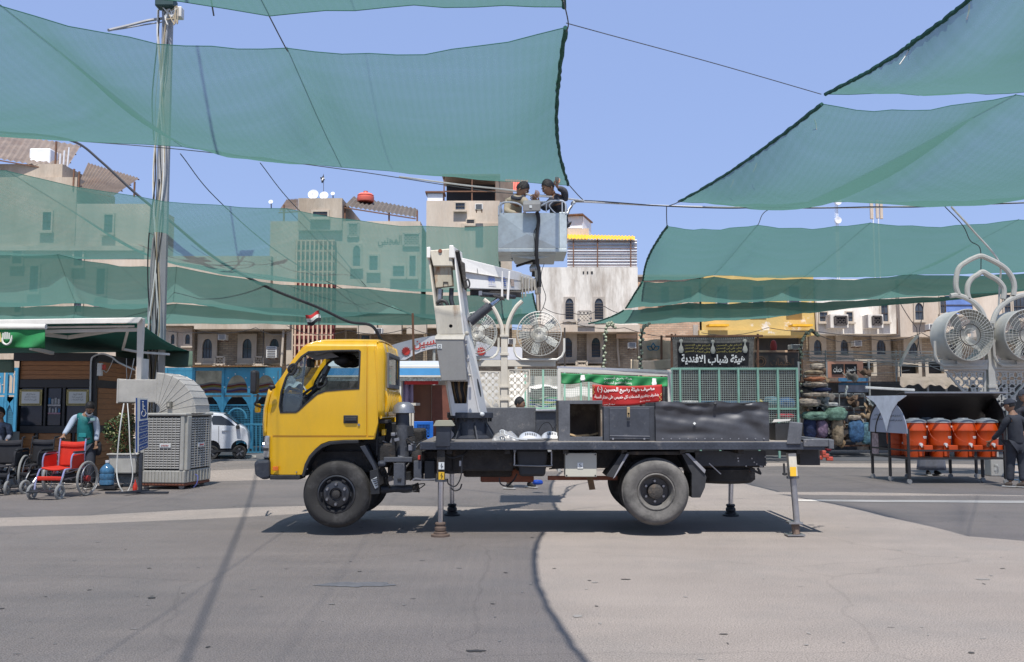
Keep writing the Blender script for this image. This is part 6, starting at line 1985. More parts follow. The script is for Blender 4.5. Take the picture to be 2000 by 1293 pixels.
zr_=[K(0,y).z for y in(705,742,757,832,846,924)]
for(za,zb4,n_)in((zr_[1],zr_[0],4),(zr_[3],zr_[2],7),(zr_[5],zr_[4],6)):
 for i in range(n_):
  h=(zb4-za)/n_
  sideq("board",0.06,0.97,za+i*h+0.003,za+(i+1)*h-0.003,M_wood)
sideq("side_rail",0,1,zr_[2],zr_[1],M_frm,0.02);sideq("side_rail",0,1,zr_[4],zr_[3],M_frm,0.02);sideq("side_rail",0,1,zr_[0],kt,M_frm,0.02);sideq("side_rail",0,1,kb_,zr_[5],M_frm,0.02)
for i,(x0,x1,lines)in enumerate(((37,82,3),(129,173,3))):
 a,b=K(x0,792,-0.05),K(x1,761,-0.05)
 nt=MB().span((a.x,KY-0.045,a.z),(b.x,KY-0.035,b.z)).build("notice",M_gold,k)
 w_,h_=b.x-a.x,b.z-a.z
 MB().span((a.x+.045,KY-0.049,a.z+.04),(b.x-.045,KY-0.045,b.z-.04)).build("notice_paper",M_paper,nt)
 m=MB()
 for s in range(15):
  for z in(a.z+0.012,b.z-0.03):
   m.span((a.x+0.02+s*(w_-.04)/15,KY-0.048,z),(a.x+0.02+(s+.5)*(w_-.04)/15,KY-0.0455,z+0.018))
 for s in range(9):
  for x in(a.x+0.012,b.x-0.03):
   m.span((x,KY-0.048,a.z+.04+s*(h_-.08)/9),(x+0.018,KY-0.0455,a.z+.04+(s+.5)*(h_-.08)/9))
 m.build("notice_border",M_frm,nt)
 for s in range(lines):
  zc=a.z+h_*(0.64-s*0.17)
  ws=w_*(0.42,0.5,0.55)[s]
  lettering(arabic(("خدمة الزائر","يتشرف بتقديم","على مدار السنة","السادة الزوار","كل خميس خدمة","هيئة الخدمات")[i*3+s]),M_black_ink,nt,lambda u,v:((a.x+b.x)/2-ws/2+u,KY-0.051,zc+v),ws,0.042)
kq("meter_box",189,198,709,734,M_acw,-0.14,-0.06)
kq("red_socket",199,205,712,722,mat("red_plastic",(0.5,0.05,0.03),0.5),-0.1,-0.04)
MB().tube(smoothpts([K(176,787,-.1),K(177,740,-.1),K(178,706,-.1),K(183,696,-.12),K(200,691,-.15),K(218,697,-.2),K(232,708,-.3),K(262,722,-.4)]),0.016,6).build("conduit",M_wirel,k,smooth=True)
MB().tube(smoothpts([K(222,700,-.2),K(215,716,-.2),K(208,727,-.1),K(202,723,-.1)]),0.006,5).build("thin_cord",M_wirel,k,smooth=True)
MB().tube(smoothpts([K(247,700,-.2),K(247,720,-.2),K(248,745,-.2)]),0.006,5).build("thin_cord",M_wirel,k,smooth=True)
MB().tube(smoothpts([K(262,700,-.4),K(257,725,-.4),K(252,745,-.4)]),0.008,5).build("thin_cord",M_wirel,k,smooth=True)
aw=thing("awning_canopy","dark green awning on a white metal frame over the kiosk","awning",(K(276,900).x,16.6,0))
AY=16.2
def A(px,py,d=0.0):return P(px,py,AY+d)
MB().hexa([A(-120,636),A(270,631),A(278,620),A(-120,626),A(-120,634,.5),A(272,630,.5),A(282,621,.5),A(-120,626,.5)]).build("front_profile",M_awnw,aw,bevel=0.01)
def cloth(u,v):
 a=A(-120+395*u,634-2*u,0.3)
 b=P(-150+520*u,692-6*u,AY+4.4)
 p=a.lerp(b,v)
 p.z-=0.10*sin(pi*v)*(0.5+0.5*abs(sin(u*9)))
 return p
MB().grid(cloth,36,12).build("awning_cloth",M_awn,aw,smooth=True,solid=0.006)
c1,c2=P(374,686,AY+4.4),P(371,716,AY+4.4)
MB().grid(lambda u,v:P(376-150*u,686-2*u+30*v+2*sin(u*9)*v,AY+4.4-0.2*v),16,5).build("rear_valance",mat("valance_grey_green",(0.10,0.15,0.11),0.85,var=0.2,scale=2),aw,smooth=True,solid=0.006)
MB().grid(lambda u,v:P(-40+68*u,702+26*v,AY+1.6),8,3).build("side_valance",mat("valance_grey_green",(0.10,0.15,0.11),0.85,var=0.2,scale=2),aw,smooth=True,solid=0.006)
MB().tube([A(-120,642,.25),A(262,637,.25)],0.02,6).build("tension_rod",M_awnw,aw)
MB().tube([A(70,648,.4),A(270,644,.4)],0.045,4).build("cross_beam",M_awnw,aw)
MB().tube([A(80,652,.5),A(134,659,.9),A(248,641,.5)],0.05,4).build("folding_arm",M_awnw,aw)
MB().tube([A(60,680,.6),A(103,690,1.2)],0.045,4).build("folding_arm",M_awnw,aw)
MB().tube([A(250,644,.4),A(240,682,1.4),A(272,688,1.8),A(330,692,2.6)],0.03,4).build("side_arm",M_awnw,aw)
MB().hexa([A(265,800,.5),A(273,800,.5),A(280,622,.1),A(268,624,.1),A(267,800,.62),A(275,800,.62),A(284,622,.25),A(272,624,.25)]).build("front_post",M_awnw,aw,bevel=0.008)
MB().span((A(266,800,.5).x,AY+.5,0),(A(272,800,.5).x,AY+.62,A(0,799,.5).z)).build("post_foot",M_awnw,aw)
MB().span(A(273,700,1.2),A(290,745,1.5)).build("fuse_cabinet",M_awnw,aw,bevel=0.01)
gb=thing("banner","green banner with a white hand-shaped emblem hanging at the far left awning","banner",A(40,682,-0.2))
MB().tube([A(-80,638,-.2),A(90,638,-.2)],0.05,8).build("banner_tube",M_awnw,gb)
def gbf(u,v):return A(-80+168*u,642+38*v,-0.2+0.05*sin(u*16+v*4)*v)
MB().grid(gbf,40,10).build("banner_cloth",M_gban,gb,smooth=True,solid=0.004)
m=MB()
ec=(11,661)
for i in range(4):
 m.tube([A(6+i*4,662,-.29),A(6.4+i*4,648+abs(i-1.5)*1.5,-.29)],0.014,6)
m.tube([A(22,666,-.29),A(23,655,-.29)],0.012,6)
m.tube(smoothpts([A(4.5,660,-.29),A(6,669,-.29),A(13,673,-.29),A(20,669,-.29),A(23,660,-.29)]),0.018,6)
m.build("emblem",M_paper,gb,smooth=True)
MB().tube([A(-2,650,-.29),A(1,668,-.29)],0.03,6).tube([A(-8,652,-.29),A(-6,668,-.29)],0.02,6).build("emblem_gold",M_gold,gb)
MB().tube([A(12,664,-.29),A(17,664,-.29)],0.014,6).build("emblem_dot",M_gban,gb)
# --------------------------- evaporative cooler with its duct
CY=16.3
cl=thing("air_cooler","large beige evaporative cooler with a bent canvas duct beside the kiosk","air cooler",(P(342,945,CY).x,CY+0.5,0))
def C_(px,py,d=0.0):return P(px,py,CY+d)
cx0,cxm,cx1=C_(277,870).x,C_(361,870).x,0
zt1,zb1=C_(0,812).z,C_(0,918).z
L=C_(277,870,0.0);Mx=C_(361,870,-0.10);Rr=P(408,870,CY+0.78)
def facept(a,b,u,z,out=0.0):
 p=a.lerp(b,u);d=(b-a);n=Vector((d.y,-d.x,0)).normalized()
 return Vector((p.x,p.y,z))+n*out
L.z=Mx.z=Rr.z=0
back=Vector((L.x+0.35,CY+0.95,0))
MB().hexa([(L.x,L.y,zb1),(Mx.x,Mx.y,zb1),(Mx.x,Mx.y,zt1),(L.x,L.y,zt1),(back.x,back.y,zb1),(Rr.x,Rr.y,zb1),(Rr.x,Rr.y,zt1),(back.x,back.y,zt1)]).build("cooler_core",M_cooldk,cl)
for(A_,B_,nm)in((L,Mx,0),(Mx,Rr,1)):
 for(u0,u1)in((0.0,0.09 if nm==0 else 0.16),(0.91 if nm==0 else 0.94,1.0)):
  MB().hexa([facept(A_,B_,u0,zb1,.05),facept(A_,B_,u1,zb1,.05),facept(A_,B_,u1,zt1,.05),facept(A_,B_,u0,zt1,.05),facept(A_,B_,u0,zb1,-.02),facept(A_,B_,u1,zb1,-.02),facept(A_,B_,u1,zt1,-.02),facept(A_,B_,u0,zt1,-.02)]).build("corner_post",M_cool,cl,bevel=0.015)
 nl=21
 m=MB()
 for i in range(nl):
  z=zb1+0.03+(zt1-zb1-0.06)*(i+0.5)/nl
  h=0.0095
  u0,u1=(0.10,0.90)if nm==0 else(0.18,0.93)
  m.hexa([facept(A_,B_,u0,z-h-.008,.045),facept(A_,B_,u1,z-h-.008,.045),facept(A_,B_,u1,z+h-.008,.045),facept(A_,B_,u0,z+h-.008,.045),facept(A_,B_,u0,z-h+.006,.005),facept(A_,B_,u1,z-h+.006,.005),facept(A_,B_,u1,z+h+.006,.005),facept(A_,B_,u0,z+h+.006,.005)])
 lv=m.build("louvres",M_coold,cl,kind="stuff")
 m=MB()
 for j in range(1,9 if nm==0 else 7):
  u=(0.1 if nm==0 else 0.18)+0.8*j/(9 if nm==0 else 7)
  m.tube([facept(A_,B_,u,zb1+.03,.052),facept(A_,B_,u,zt1-.03,.052)],0.006,4)
 m.build("louvre_ribs",M_cool,cl,kind="stuff")
def ringslab(name,z0,z1,out,m):
 q=[facept(L,Mx,-0.03,0,out),facept(L,Mx,1.0,0,out),facept(Mx,Rr,1.03,0,out),Vector((back.x,back.y+.05,0))]
 q[1]=Vector((Mx.x+out*.4,Mx.y-out,0))
 return MB().hexa([(p.x,p.y,z0)for p in q]+[(p.x,p.y,z1)for p in q])if False else MB().add([(p.x,p.y,z0)for p in q]+[(p.x,p.y,z1)for p in q],[(0,1,2,3),(7,6,5,4),(0,4,5,1),(1,5,6,2),(2,6,7,3),(3,7,4,0)]).build(name,m,cl,bevel=0.02)
ringslab("top_tray",zt1,zt1+0.05,0.07,M_cool)
zb2_=C_(0,943).z
ringslab("water_tank",zb2_,zb1,0.04,M_cool)
ringslab("base_frame",zb2_-0.05,zb2_-0.002,0.03,M_rustp)
m=MB()
for(A_,B_,n_)in((L,Mx,13),(Mx,Rr,8)):
 for i in range(n_):
  u=(i+0.5)/n_
  m.tube([facept(A_,B_,u,zb2_+.02,.05),facept(A_,B_,u,zb1-.02,.05)],0.012,4)
m.build("tank_ribs",M_cool,cl,kind="stuff")
for(p)in(facept(L,Mx,.1,0,-.05),facept(L,Mx,.92,0,-.05),facept(Mx,Rr,.9,0,-.08)):
 MB().lathe([(0.045,-0.02),(0.05,0),(0.045,0.02)],(p.x,p.y,0.05),axis='Y',n=14).box((p.x,p.y,0.12),(0.06,0.05,0.08)).build("castor",M_greyrub,cl)
for(A_,B_,u,c)in((L,Mx,0.58,None),(Mx,Rr,0.55,None)):
 z=C_(0,870).z
 MB().hexa([facept(A_,B_,u-.13,z-.035,.06),facept(A_,B_,u+.13,z-.035,.06),facept(A_,B_,u+.13,z+.035,.06),facept(A_,B_,u-.13,z+.035,.06),facept(A_,B_,u-.13,z-.035,.05),facept(A_,B_,u+.13,z-.035,.05),facept(A_,B_,u+.13,z+.035,.05),facept(A_,B_,u-.13,z+.035,.05)]).build("name_plate",M_label_w,cl,bevel=0.02)
 m=MB()
 for j in range(5):
  m.tube([facept(A_,B_,u-.08+.035*j,z-.012,.064),facept(A_,B_,u-.065+.035*j,z+.014,.064)],0.006,4)
 m.build("plate_lettering",mat("red_ink",(0.5,0.04,0.03),0.5),cl)
M_duct=mat("duct_canvas",(0.47,0.445,0.40),0.75,var=0.12,scale=3,bump=0.15,bscale=30)
Cc=C_(308,812,0.45)
wd=0.36
def ductring(a,ro,ri,y0,y1,cx,cz):
 c_,s_=cos(a),sin(a)
 return[Vector((cx+ri*c_,y0,cz+ri*s_)),Vector((cx+ro*c_,y0,cz+ro*s_)),Vector((cx+ro*c_,y1,cz+ro*s_)),Vector((cx+ri*c_,y1,cz+ri*s_))]
cxd,czd=C_(303,812).x,zt1+0.05
ri_,ro_=0.05,C_(390,812).x-cxd-0.02
ro_=0.72
rings=[]
for i in range(9):
 a=(pi/2)*i/8
 rings.append(ductring(a,ro_,ri_+0.12*(i/8),CY+0.02,CY+0.78,cxd,czd))
top_z=czd+ro_
x_l=C_(229,760,0.0).x
for x in(cxd-0.02,(cxd+x_l)/2,x_l):
 rings.append([Vector((x,CY+0.02,C_(0,786).z)),Vector((x,CY+0.02,C_(0,741).z)),Vector((x,CY+0.78,C_(0,741).z)),Vector((x,CY+0.78,C_(0,786).z))])
m=MB()
for r_ in rings:m.v+=[tuple(p)for p in r_]
for i in range(len(rings)-1):
 for j in range(4):
  j2=(j+1)%4
  m.f.append((i*4+j,i*4+j2,i*4+4+j2,i*4+4+j))
e=len(rings)-1
m.build("duct",M_duct,cl,bevel=0.012)
for i in range(0,9):
 r_=rings[i]
 MB().tube([p+(p-sum(r_,Vector())/4).normalized()*0.003 for p in r_],0.008,5,closed=True).build("duct_seam",M_duct,cl)
MB().tube([p+(p-sum(rings[-1],Vector())/4).normalized()*0.004 for p in rings[-1]],0.016,5,closed=True).build("duct_mouth",M_duct,cl)
MB().span(C_(325,784,-0.05),C_(337,797,0.02)).build("switch_box",mat("switch_box_grey",(0.2,0.19,0.16),0.6),cl,bevel=0.008)
MB().span(C_(327,787,-0.06),C_(331,794,-0.05)).build("switch_label",M_liftc,cl)
MB().tube(smoothpts([C_(325,800,-.05),C_(300,810,-.06),C_(298,800,-.03),C_(282,806,-.02)]),0.006,5).build("power_lead",M_cable,cl,smooth=True)
MB().tube(smoothpts([C_(376,925,.2),C_(386,930,.15),C_(384,945,.1),C_(378,952,.1)]),0.008,5).build("drain_hose",mat("hose_blue",(0.1,0.12,0.4),0.5),cl,smooth=True)
# --------------------------- accessibility sign
SY=15.3
sg=thing("sign_stand","tall blue and white wheelchair sign on a dark post with a cross foot","sign",(P(272,955,SY).x,SY,0))
def S(px,py,d=0.0):return P(px,py,SY+d)
def sb(u,v,out=0.0):
 a=S(267,884);b=P(289,874,SY+0.22);c=S(267,777);d=P(289,778,SY+0.22)
 p=a.lerp(b,u).lerp(c.lerp(d,u),v)
 n=Vector((0.75,-0.66,0))
 n=Vector(((b-a).y,-(b-a).x,0)).normalized()
 return p+n*out
def sbox(name,u0,u1,v0,v1,m,o0,o1):
 q=[sb(u0,v0,o1),sb(u1,v0,o1),sb(u1,v1,o1),sb(u0,v1,o1),sb(u0,v0,o0),sb(u1,v0,o0),sb(u1,v1,o0),sb(u0,v1,o0)]
 return MB().hexa(q).build(name,m,sg)
sbox("board",0,1,0,1,M_paper,-0.03,0.0)
MB().hexa([S(265,884),S(268,884),S(268,777),S(265,777),S(265,884,.1),S(268,884,.1),S(268,777,.1),S(265,777,.1)]).build("board_edge",M_blueb,sg)
sbox("icon_panel",0.3,0.92,0.60,0.97,M_blueb,0.001,0.004)
for i in range(5):
 sbox("text_panel",0.2,0.97,0.47-i*0.115,0.565-i*0.115,M_blueb,0.001,0.004)
 lettering(arabic(("خدمة الكراسي","المتحركة","للزائرين","كبار السن","مجانا")[i].replace("ن","ن")),M_paper,sg,lambda u,v:sb(0.28+u,0.49-i*0.115+v,0.006),0.6,0.045)
hc=(0.58,0.70)
m=MB().tube([sb(hc[0]+0.17*cos(t)*1.1,hc[1]+0.055*sin(t)*1.0,0.008)for t in[radians(a)for a in range(110,400,20)]],0.006,5)
m.tube([sb(0.52,0.90,.008),sb(0.53,0.78,.008),sb(0.68,0.775,.008),sb(0.76,0.70,.008),sb(0.84,0.70,.008)],0.008,5)
m.tube([sb(0.53,0.84,.008),sb(0.68,0.84,.008)],0.006,5)
m.sphere(sb(0.52,0.925,.008),0.013,8,6)
m.build("wheelchair_symbol",M_paper,sg)
MB().tube([S(276,884,.1),(S(276,884,.1).x,SY+.1,0.03)],0.035,4).build("post",M_navy,sg)
p=S(276,884,.1)
MB().box((p.x-0.05,SY+0.1,0.025),(1.05,0.06,0.03)).build("foot_bar",M_navy,sg)
MB().box((p.x-0.03,SY+0.02,0.055),(0.06,0.5,0.03),radians(-25)).build("foot_bar",M_navy,sg)
# --------------------------- planter, bush, jug, red bottle, cords
pl=thing("planter","white rectangular planter on castors between kiosk and cooler","planter",(P(240,930,16.8).x,16.8,0))
a,b=P(210,925,16.6),P(268,889,16.6)
MB().hexa([(a.x+.05,16.6,a.z),(b.x-.02,16.6,a.z),(b.x,16.6,b.z),(a.x,16.6,b.z),(a.x+.05,17.0,a.z),(b.x-.02,17.0,a.z),(b.x,17.0,b.z),(a.x,17.0,b.z)]).build("pot",M_planter,pl,bevel=0.02)
MB().span((a.x-.02,16.57,b.z),(b.x+.02,17.03,b.z+.03)).build("pot_rim",M_planter,pl,bevel=0.01)
MB().span((a.x+0.02,16.62,a.z-0.06),(b.x,16.98,a.z-.002)).build("trolley",M_blk,pl)
for x in(a.x+.08,b.x-.08):
 MB().lathe([(0.035,-0.02),(0.035,0.02)],(x,16.65,0.04),axis='Y',n=12).build("castor",M_greyrub,pl)
def leaf_cloud(name,c,rad,n,m1,m2,parent,seed,size=0.05):
 rnd=random.Random(seed)
 ma,mb_=MB(),MB()
 for i in range(n):
  while True:
   p=Vector((rnd.uniform(-1,1),rnd.uniform(-1,1),rnd.uniform(-1,1)))
   if p.length<1 and p.length>rnd.uniform(0,0.8):break
  p=Vector((p.x*rad[0]*(1+.2*sin(p.z*5)),p.y*rad[1],p.z*rad[2]))+Vector(c)
  d=Vector((rnd.uniform(-1,1),rnd.uniform(-1,1),rnd.uniform(-.3,1))).normalized()
  s=d.orthogonal().normalized()*size*0.35
  l=d*size*rnd.uniform(.7,1.3)
  q=[p,p+l*.5+s,p+l,p+l*.5-s]
  (ma if rnd.random()<.6 else mb_).add(q,[(0,1,2),(0,2,3)])
 ma.build(name,m1,parent,kind="stuff");mb_.build(name,m2,parent,kind="stuff")
bs=thing("bush","variegated bush growing in the white planter","bush",(P(240,889,16.8).x,16.8,a.z))
leaf_cloud("foliage",(P(244,850,16.8).x,16.8,P(0,850,16.8).z),(0.30,0.22,0.42),900,M_leaf,M_leaf2,bs,3)
leaf_cloud("foliage",(P(222,838,16.9).x,16.9,P(0,842,16.9).z),(0.2,0.2,0.22),300,M_leaf,M_leaf,bs,4)
m=MB()
rnd=random.Random(8)
for i in range(7):
 x=P(232+i*3,890,16.8).x
 m.tube(smoothpts([(x,16.8,b.z),(x+rnd.uniform(-.1,.1),16.8,b.z+.25),(x+rnd.uniform(-.25,.25),16.8+rnd.uniform(-.1,.1),b.z+.6)]),0.008,5)
m.build("stems",M_rustp,bs,kind="stuff")
j=thing("water_bottle","blue transparent water-cooler bottle on the ground beside the planter","water bottle",(P(209,932,16.1).x,16.1,0.08))
c=P(209,932,16.1)
MB().lathe([(0.10,0.085),(0.125,0.1),(0.125,0.16),(0.118,0.18),(0.125,0.2),(0.125,0.27),(0.118,0.29),(0.125,0.31),(0.122,0.37),(0.07,0.43),(0.035,0.46),(0.032,0.49)],(c.x,16.1,0),n=24).build("bottle_body",M_jug,j,smooth=True)
MB().lathe([(0.036,0.48),(0.036,0.52),(0,0.52)],(c.x,16.1,0),n=14).build("cap",M_whitepl,j)
MB().span((c.x-0.13,15.97,0.03),(c.x+0.2,16.3,0.08)).build("stand",M_blk,j)
rb=thing("red_bottle","small red squeeze bottle at the foot of the cooler","bottle",(P(264,948,15.75).x,15.75,0))
c=P(264,948,15.75)
MB().lathe([(0.035,0),(0.04,0.01),(0.04,0.09),(0.02,0.15),(0.012,0.17)],(c.x,15.75,0.0),n=16).build("bottle_body",mat("bottle_red",(0.6,0.04,0.02),0.4),rb,smooth=True)
MB().lathe([(0.012,0.17),(0.008,0.21),(0,0.21)],(c.x,15.75,0),n=10).build("nozzle",mat("bottle_red",(0.6,0.04,0.02),0.4),rb)
cable("hanging_cord","white cord hanging in a long loop from the duct down to the planter foot",[P(242,788,16.2),P(236,825,16),P(231,870,15.9),P(228,920,15.8),P(232,946,15.6),(P(240,950,15.6).x,15.6,0.02)],0.011,M_wirel)
cable("hanging_cord","second white cord hanging from the duct and curling on the paving",[P(249,788,16.2),P(252,830,16),P(254,880,15.9),P(259,928,15.8),(P(250,944,15.7).x,15.7,0.02),(P(236,948,15.6).x,15.62,0.02)],0.010,M_wirel)
cable("ground_cord","tan cord lying in loops on the paving between planter and sign",[(P(270,930,16).x,16.1,0.05),(P(255,944,15.7).x,15.8,0.015),(P(240,948,15.6).x,15.6,0.015),(P(255,952,15.4).x,15.5,0.015),(P(262,945,15.7).x,15.75,0.015)],0.008,mat("tan_cable",(0.35,0.29,0.2),0.7))
# --------------------------- wheelchairs (built at the origin facing -Y, then placed)
def wheelchair(label,cloth,tube,loc,rz,big_r=0.30,second=False):
 w=thing("wheelchair",label,"wheelchair",(0,0,0),"wheelchairs in front of the kiosk")
 def wheel_(x,y,r,n=28):
  ty=MB().tube([(x,y+r*cos(t),r+0.01+r*sin(t))for t in[2*pi*i/n for i in range(n)]],0.02 if r>.2 else 0.024,8,closed=True).build("wheel",M_greyrub,w,smooth=True)
  m=MB()
  for i in range(12 if r>.2 else 5):
   t=2*pi*i/(12 if r>.2 else 5)
   m.tube([(x,y,r+.01),(x,y+(r-.02)*cos(t),r+.01+(r-.02)*sin(t))],0.004 if r>.2 else 0.012,4)
  m.lathe([(0.03,-0.03),(0.03,0.03)],(x,y,r+.01),axis='X',n=10)
  m.build("spokes",M_steel if r>.2 else M_greyrub,ty)
  if r>.2:
   MB().lathe([(0.05,-0.035),(0.05,0.035)],(x,y,r+.01),axis='X',n=14).build("hub",mat("hub_red",(0.35,0.03,0.03),0.5),ty)
   MB().tube([(x+(0.05 if x>0 else-0.05),y+r*.88*cos(t),r+0.01+r*.88*sin(t))for t in[2*pi*i/n for i in range(n)]],0.008,6,closed=True).build("push_rim",M_steel,ty,smooth=True)
 for s in(-1,1):
  wheel_(0.30*s,0.20,big_r)
  wheel_(0.24*s,-0.42,0.10)
  MB().tube(smoothpts([(0.23*s,0.24,0.93),(0.23*s,0.22,0.80),(0.23*s,0.2,0.5),(0.23*s,0.19,0.32)],3),0.013,8).build("back_tube",tube,w,smooth=True)
  MB().tube([(0.23*s,0.24,0.92),(0.23*s,0.33,0.93)],0.02,8).build("push_handle",M_blk,w,smooth=True)
  MB().tube(smoothpts([(0.25*s,0.2,0.70),(0.25*s,-0.02,0.705),(0.25*s,-0.13,0.69),(0.25*s,-0.17,0.60),(0.25*s,-0.17,0.48)],4),0.013,8).build("arm_tube",tube,w,smooth=True)
  MB().box((0.25*s,0.03,0.725),(0.05,0.26,0.03)).build("armrest",M_blk,w,bevel=0.01)
  MB().add([(0.245*s,0.18,0.46),(0.245*s,-0.15,0.46),(0.245*s,-0.15,0.66),(0.245*s,0.18,0.69)],[(0,1,2,3)]).build("side_panel",cloth,w,solid=0.006)
  MB().tube(smoothpts([(0.22*s,0.2,0.45),(0.22*s,-0.22,0.46),(0.22*s,-0.3,0.42),(0.22*s,-0.37,0.26),(0.2*s,-0.42,0.14)],4),0.015,8).build("leg_tube",tube,w,smooth=True)
  MB().tube([(0.22*s,-0.30,0.38),(0.24*s,-0.40,0.26),(0.24*s,-0.42,0.11)],0.014,6).build("castor_fork",M_steel,w)
  MB().box((0.11*s,-0.52,0.13),(0.2,0.16,0.02),Matrix.Rotation(0.15,3,'X')).build("footplate",M_blk,w,bevel=0.006)
  MB().tube([(0.22*s,0.2,0.33),(0.22*s,-0.3,0.3)],0.014,6).build("lower_tube",M_steel,w)
 MB().grid(lambda u,v:Vector((-0.22+0.44*u,0.215+0.03*sin(pi*u)+0.035*v,0.47+0.42*v-0.015*sin(pi*u)*v)),10,10).build("backrest",cloth,w,smooth=True,solid=0.012)
 MB().grid(lambda u,v:Vector((-0.22+0.44*u,0.252+0.03*sin(pi*u)-.02,0.80+0.06*v-0.015*sin(pi*u))),10,3).build("back_band",cloth,w,smooth=True,solid=0.02)
 MB().grid(lambda u,v:Vector((-0.22+0.44*u,0.2-0.44*v,0.475-0.03*sin(pi*u))),10,8).build("seat",cloth,w,smooth=True,solid=0.03)
 MB().grid(lambda u,v:Vector((-0.21+0.42*u,-0.35+.03*sin(pi*u),0.28+0.07*v)),8,3).build("calf_strap",cloth,w,smooth=True,solid=0.01)
 MB().tube([(-0.22,0.1,0.44),(0.22,-0.1,0.28)],0.012,6).tube([(0.22,0.1,0.44),(-0.22,-0.1,0.28)],0.012,6).build("cross_brace",M_steel,w)
 MB().box((0,0.05,0.3),(0.3,0.25,0.14)).build("battery_pack",M_blk,w,bevel=0.02)
 w.location=loc;w.rotation_euler=(0,0,rz)
 return w
wheelchair("red cloth wheelchair being pushed by the man in the teal vest",M_redcl,M_tubeb,(P(122,955,15.0).x,15.0,0),radians(-8),big_r=0.27)
wheelchair("black wheelchair parked behind the red one against the kiosk",M_blkcl,M_blkcl,(P(62,945,15.9).x,15.9,0),radians(-14))
wheelchair("black wheelchair at the very left edge of the view",M_blkcl,M_blkcl,(P(2,950,15.6).x,15.6,0),radians(10))
# --------------------------- things across the street
from mathutils import noise as mnoise
M_lat=mat("lattice_white",(0.50,0.49,0.45),0.7,var=0.08,scale=3)
M_latc=mat("lattice_cream",(0.47,0.44,0.38),0.75,var=0.12,scale=3)
M_blue=mat("cage_blue",(0.075,0.36,0.56),0.55,var=0.15,scale=4)
M_bluem=mat("cage_blue_mesh",(0.09,0.36,0.52),0.6)
M_mint=mat("cage_mint",(0.25,0.46,0.36),0.6,var=0.12,scale=4)
M_mesh=mat("wire_mesh_pale",(0.42,0.47,0.42),0.6)
M_meshd=mat("wire_mesh_grey",(0.30,0.31,0.30),0.6)
M_redban=mat("banner_red",(0.33,0.010,0.009),0.65,var=0.12,scale=3)
M_whitep=mat("white_print",(0.7,0.7,0.68),0.6)
M_fanw=mat("fan_drum",(0.52,0.51,0.47),0.5,var=0.08,scale=4)
M_fanwire=mat("fan_wire",(0.56,0.55,0.5),0.5,metal=0.2)
M_blade=mat("fan_blade",(0.42,0.43,0.40),0.5,var=0.1)
M_tarp=mat("tarp_beige",(0.52,0.42,0.31),0.9,var=0.12,scale=1.5,bump=0.3,bscale=6)
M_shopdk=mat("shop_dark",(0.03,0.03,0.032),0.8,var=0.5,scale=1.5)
M_brown=mat("brown_board",(0.16,0.07,0.04),0.7,var=0.2,scale=3,stretch=(3,1,.5))
def span_px(mb,x0,x1,y0,y1,Y,d,bot=None):
 a,b=P(x0,y1,Y),P(x1,y0,Y)
 xm0,xm1=P(x0,(y0+y1)/2,Y).x,P(x1,(y0+y1)/2,Y).x
 return mb.span((xm0,Y,a.z if bot is None else bot),(xm1,Y+d,b.z))
def mesh_grid(x0,x1,y0,y1,Y,nx,nz,r=0.006):
 m=MB()
 a,b=P(x0,y1,Y),P(x1,y0,Y)
 for i in range(nx+1):
  x=a.x+(b.x-a.x)*i/nx
  m.tube([(x,Y,a.z),(x,Y,b.z)],r,3,caps=False)
 for i in range(nz+1):
  z=a.z+(b.z-a.z)*i/nz
  m.tube([(a.x,Y,z),(b.x,Y,z)],r,3,caps=False)
 return m
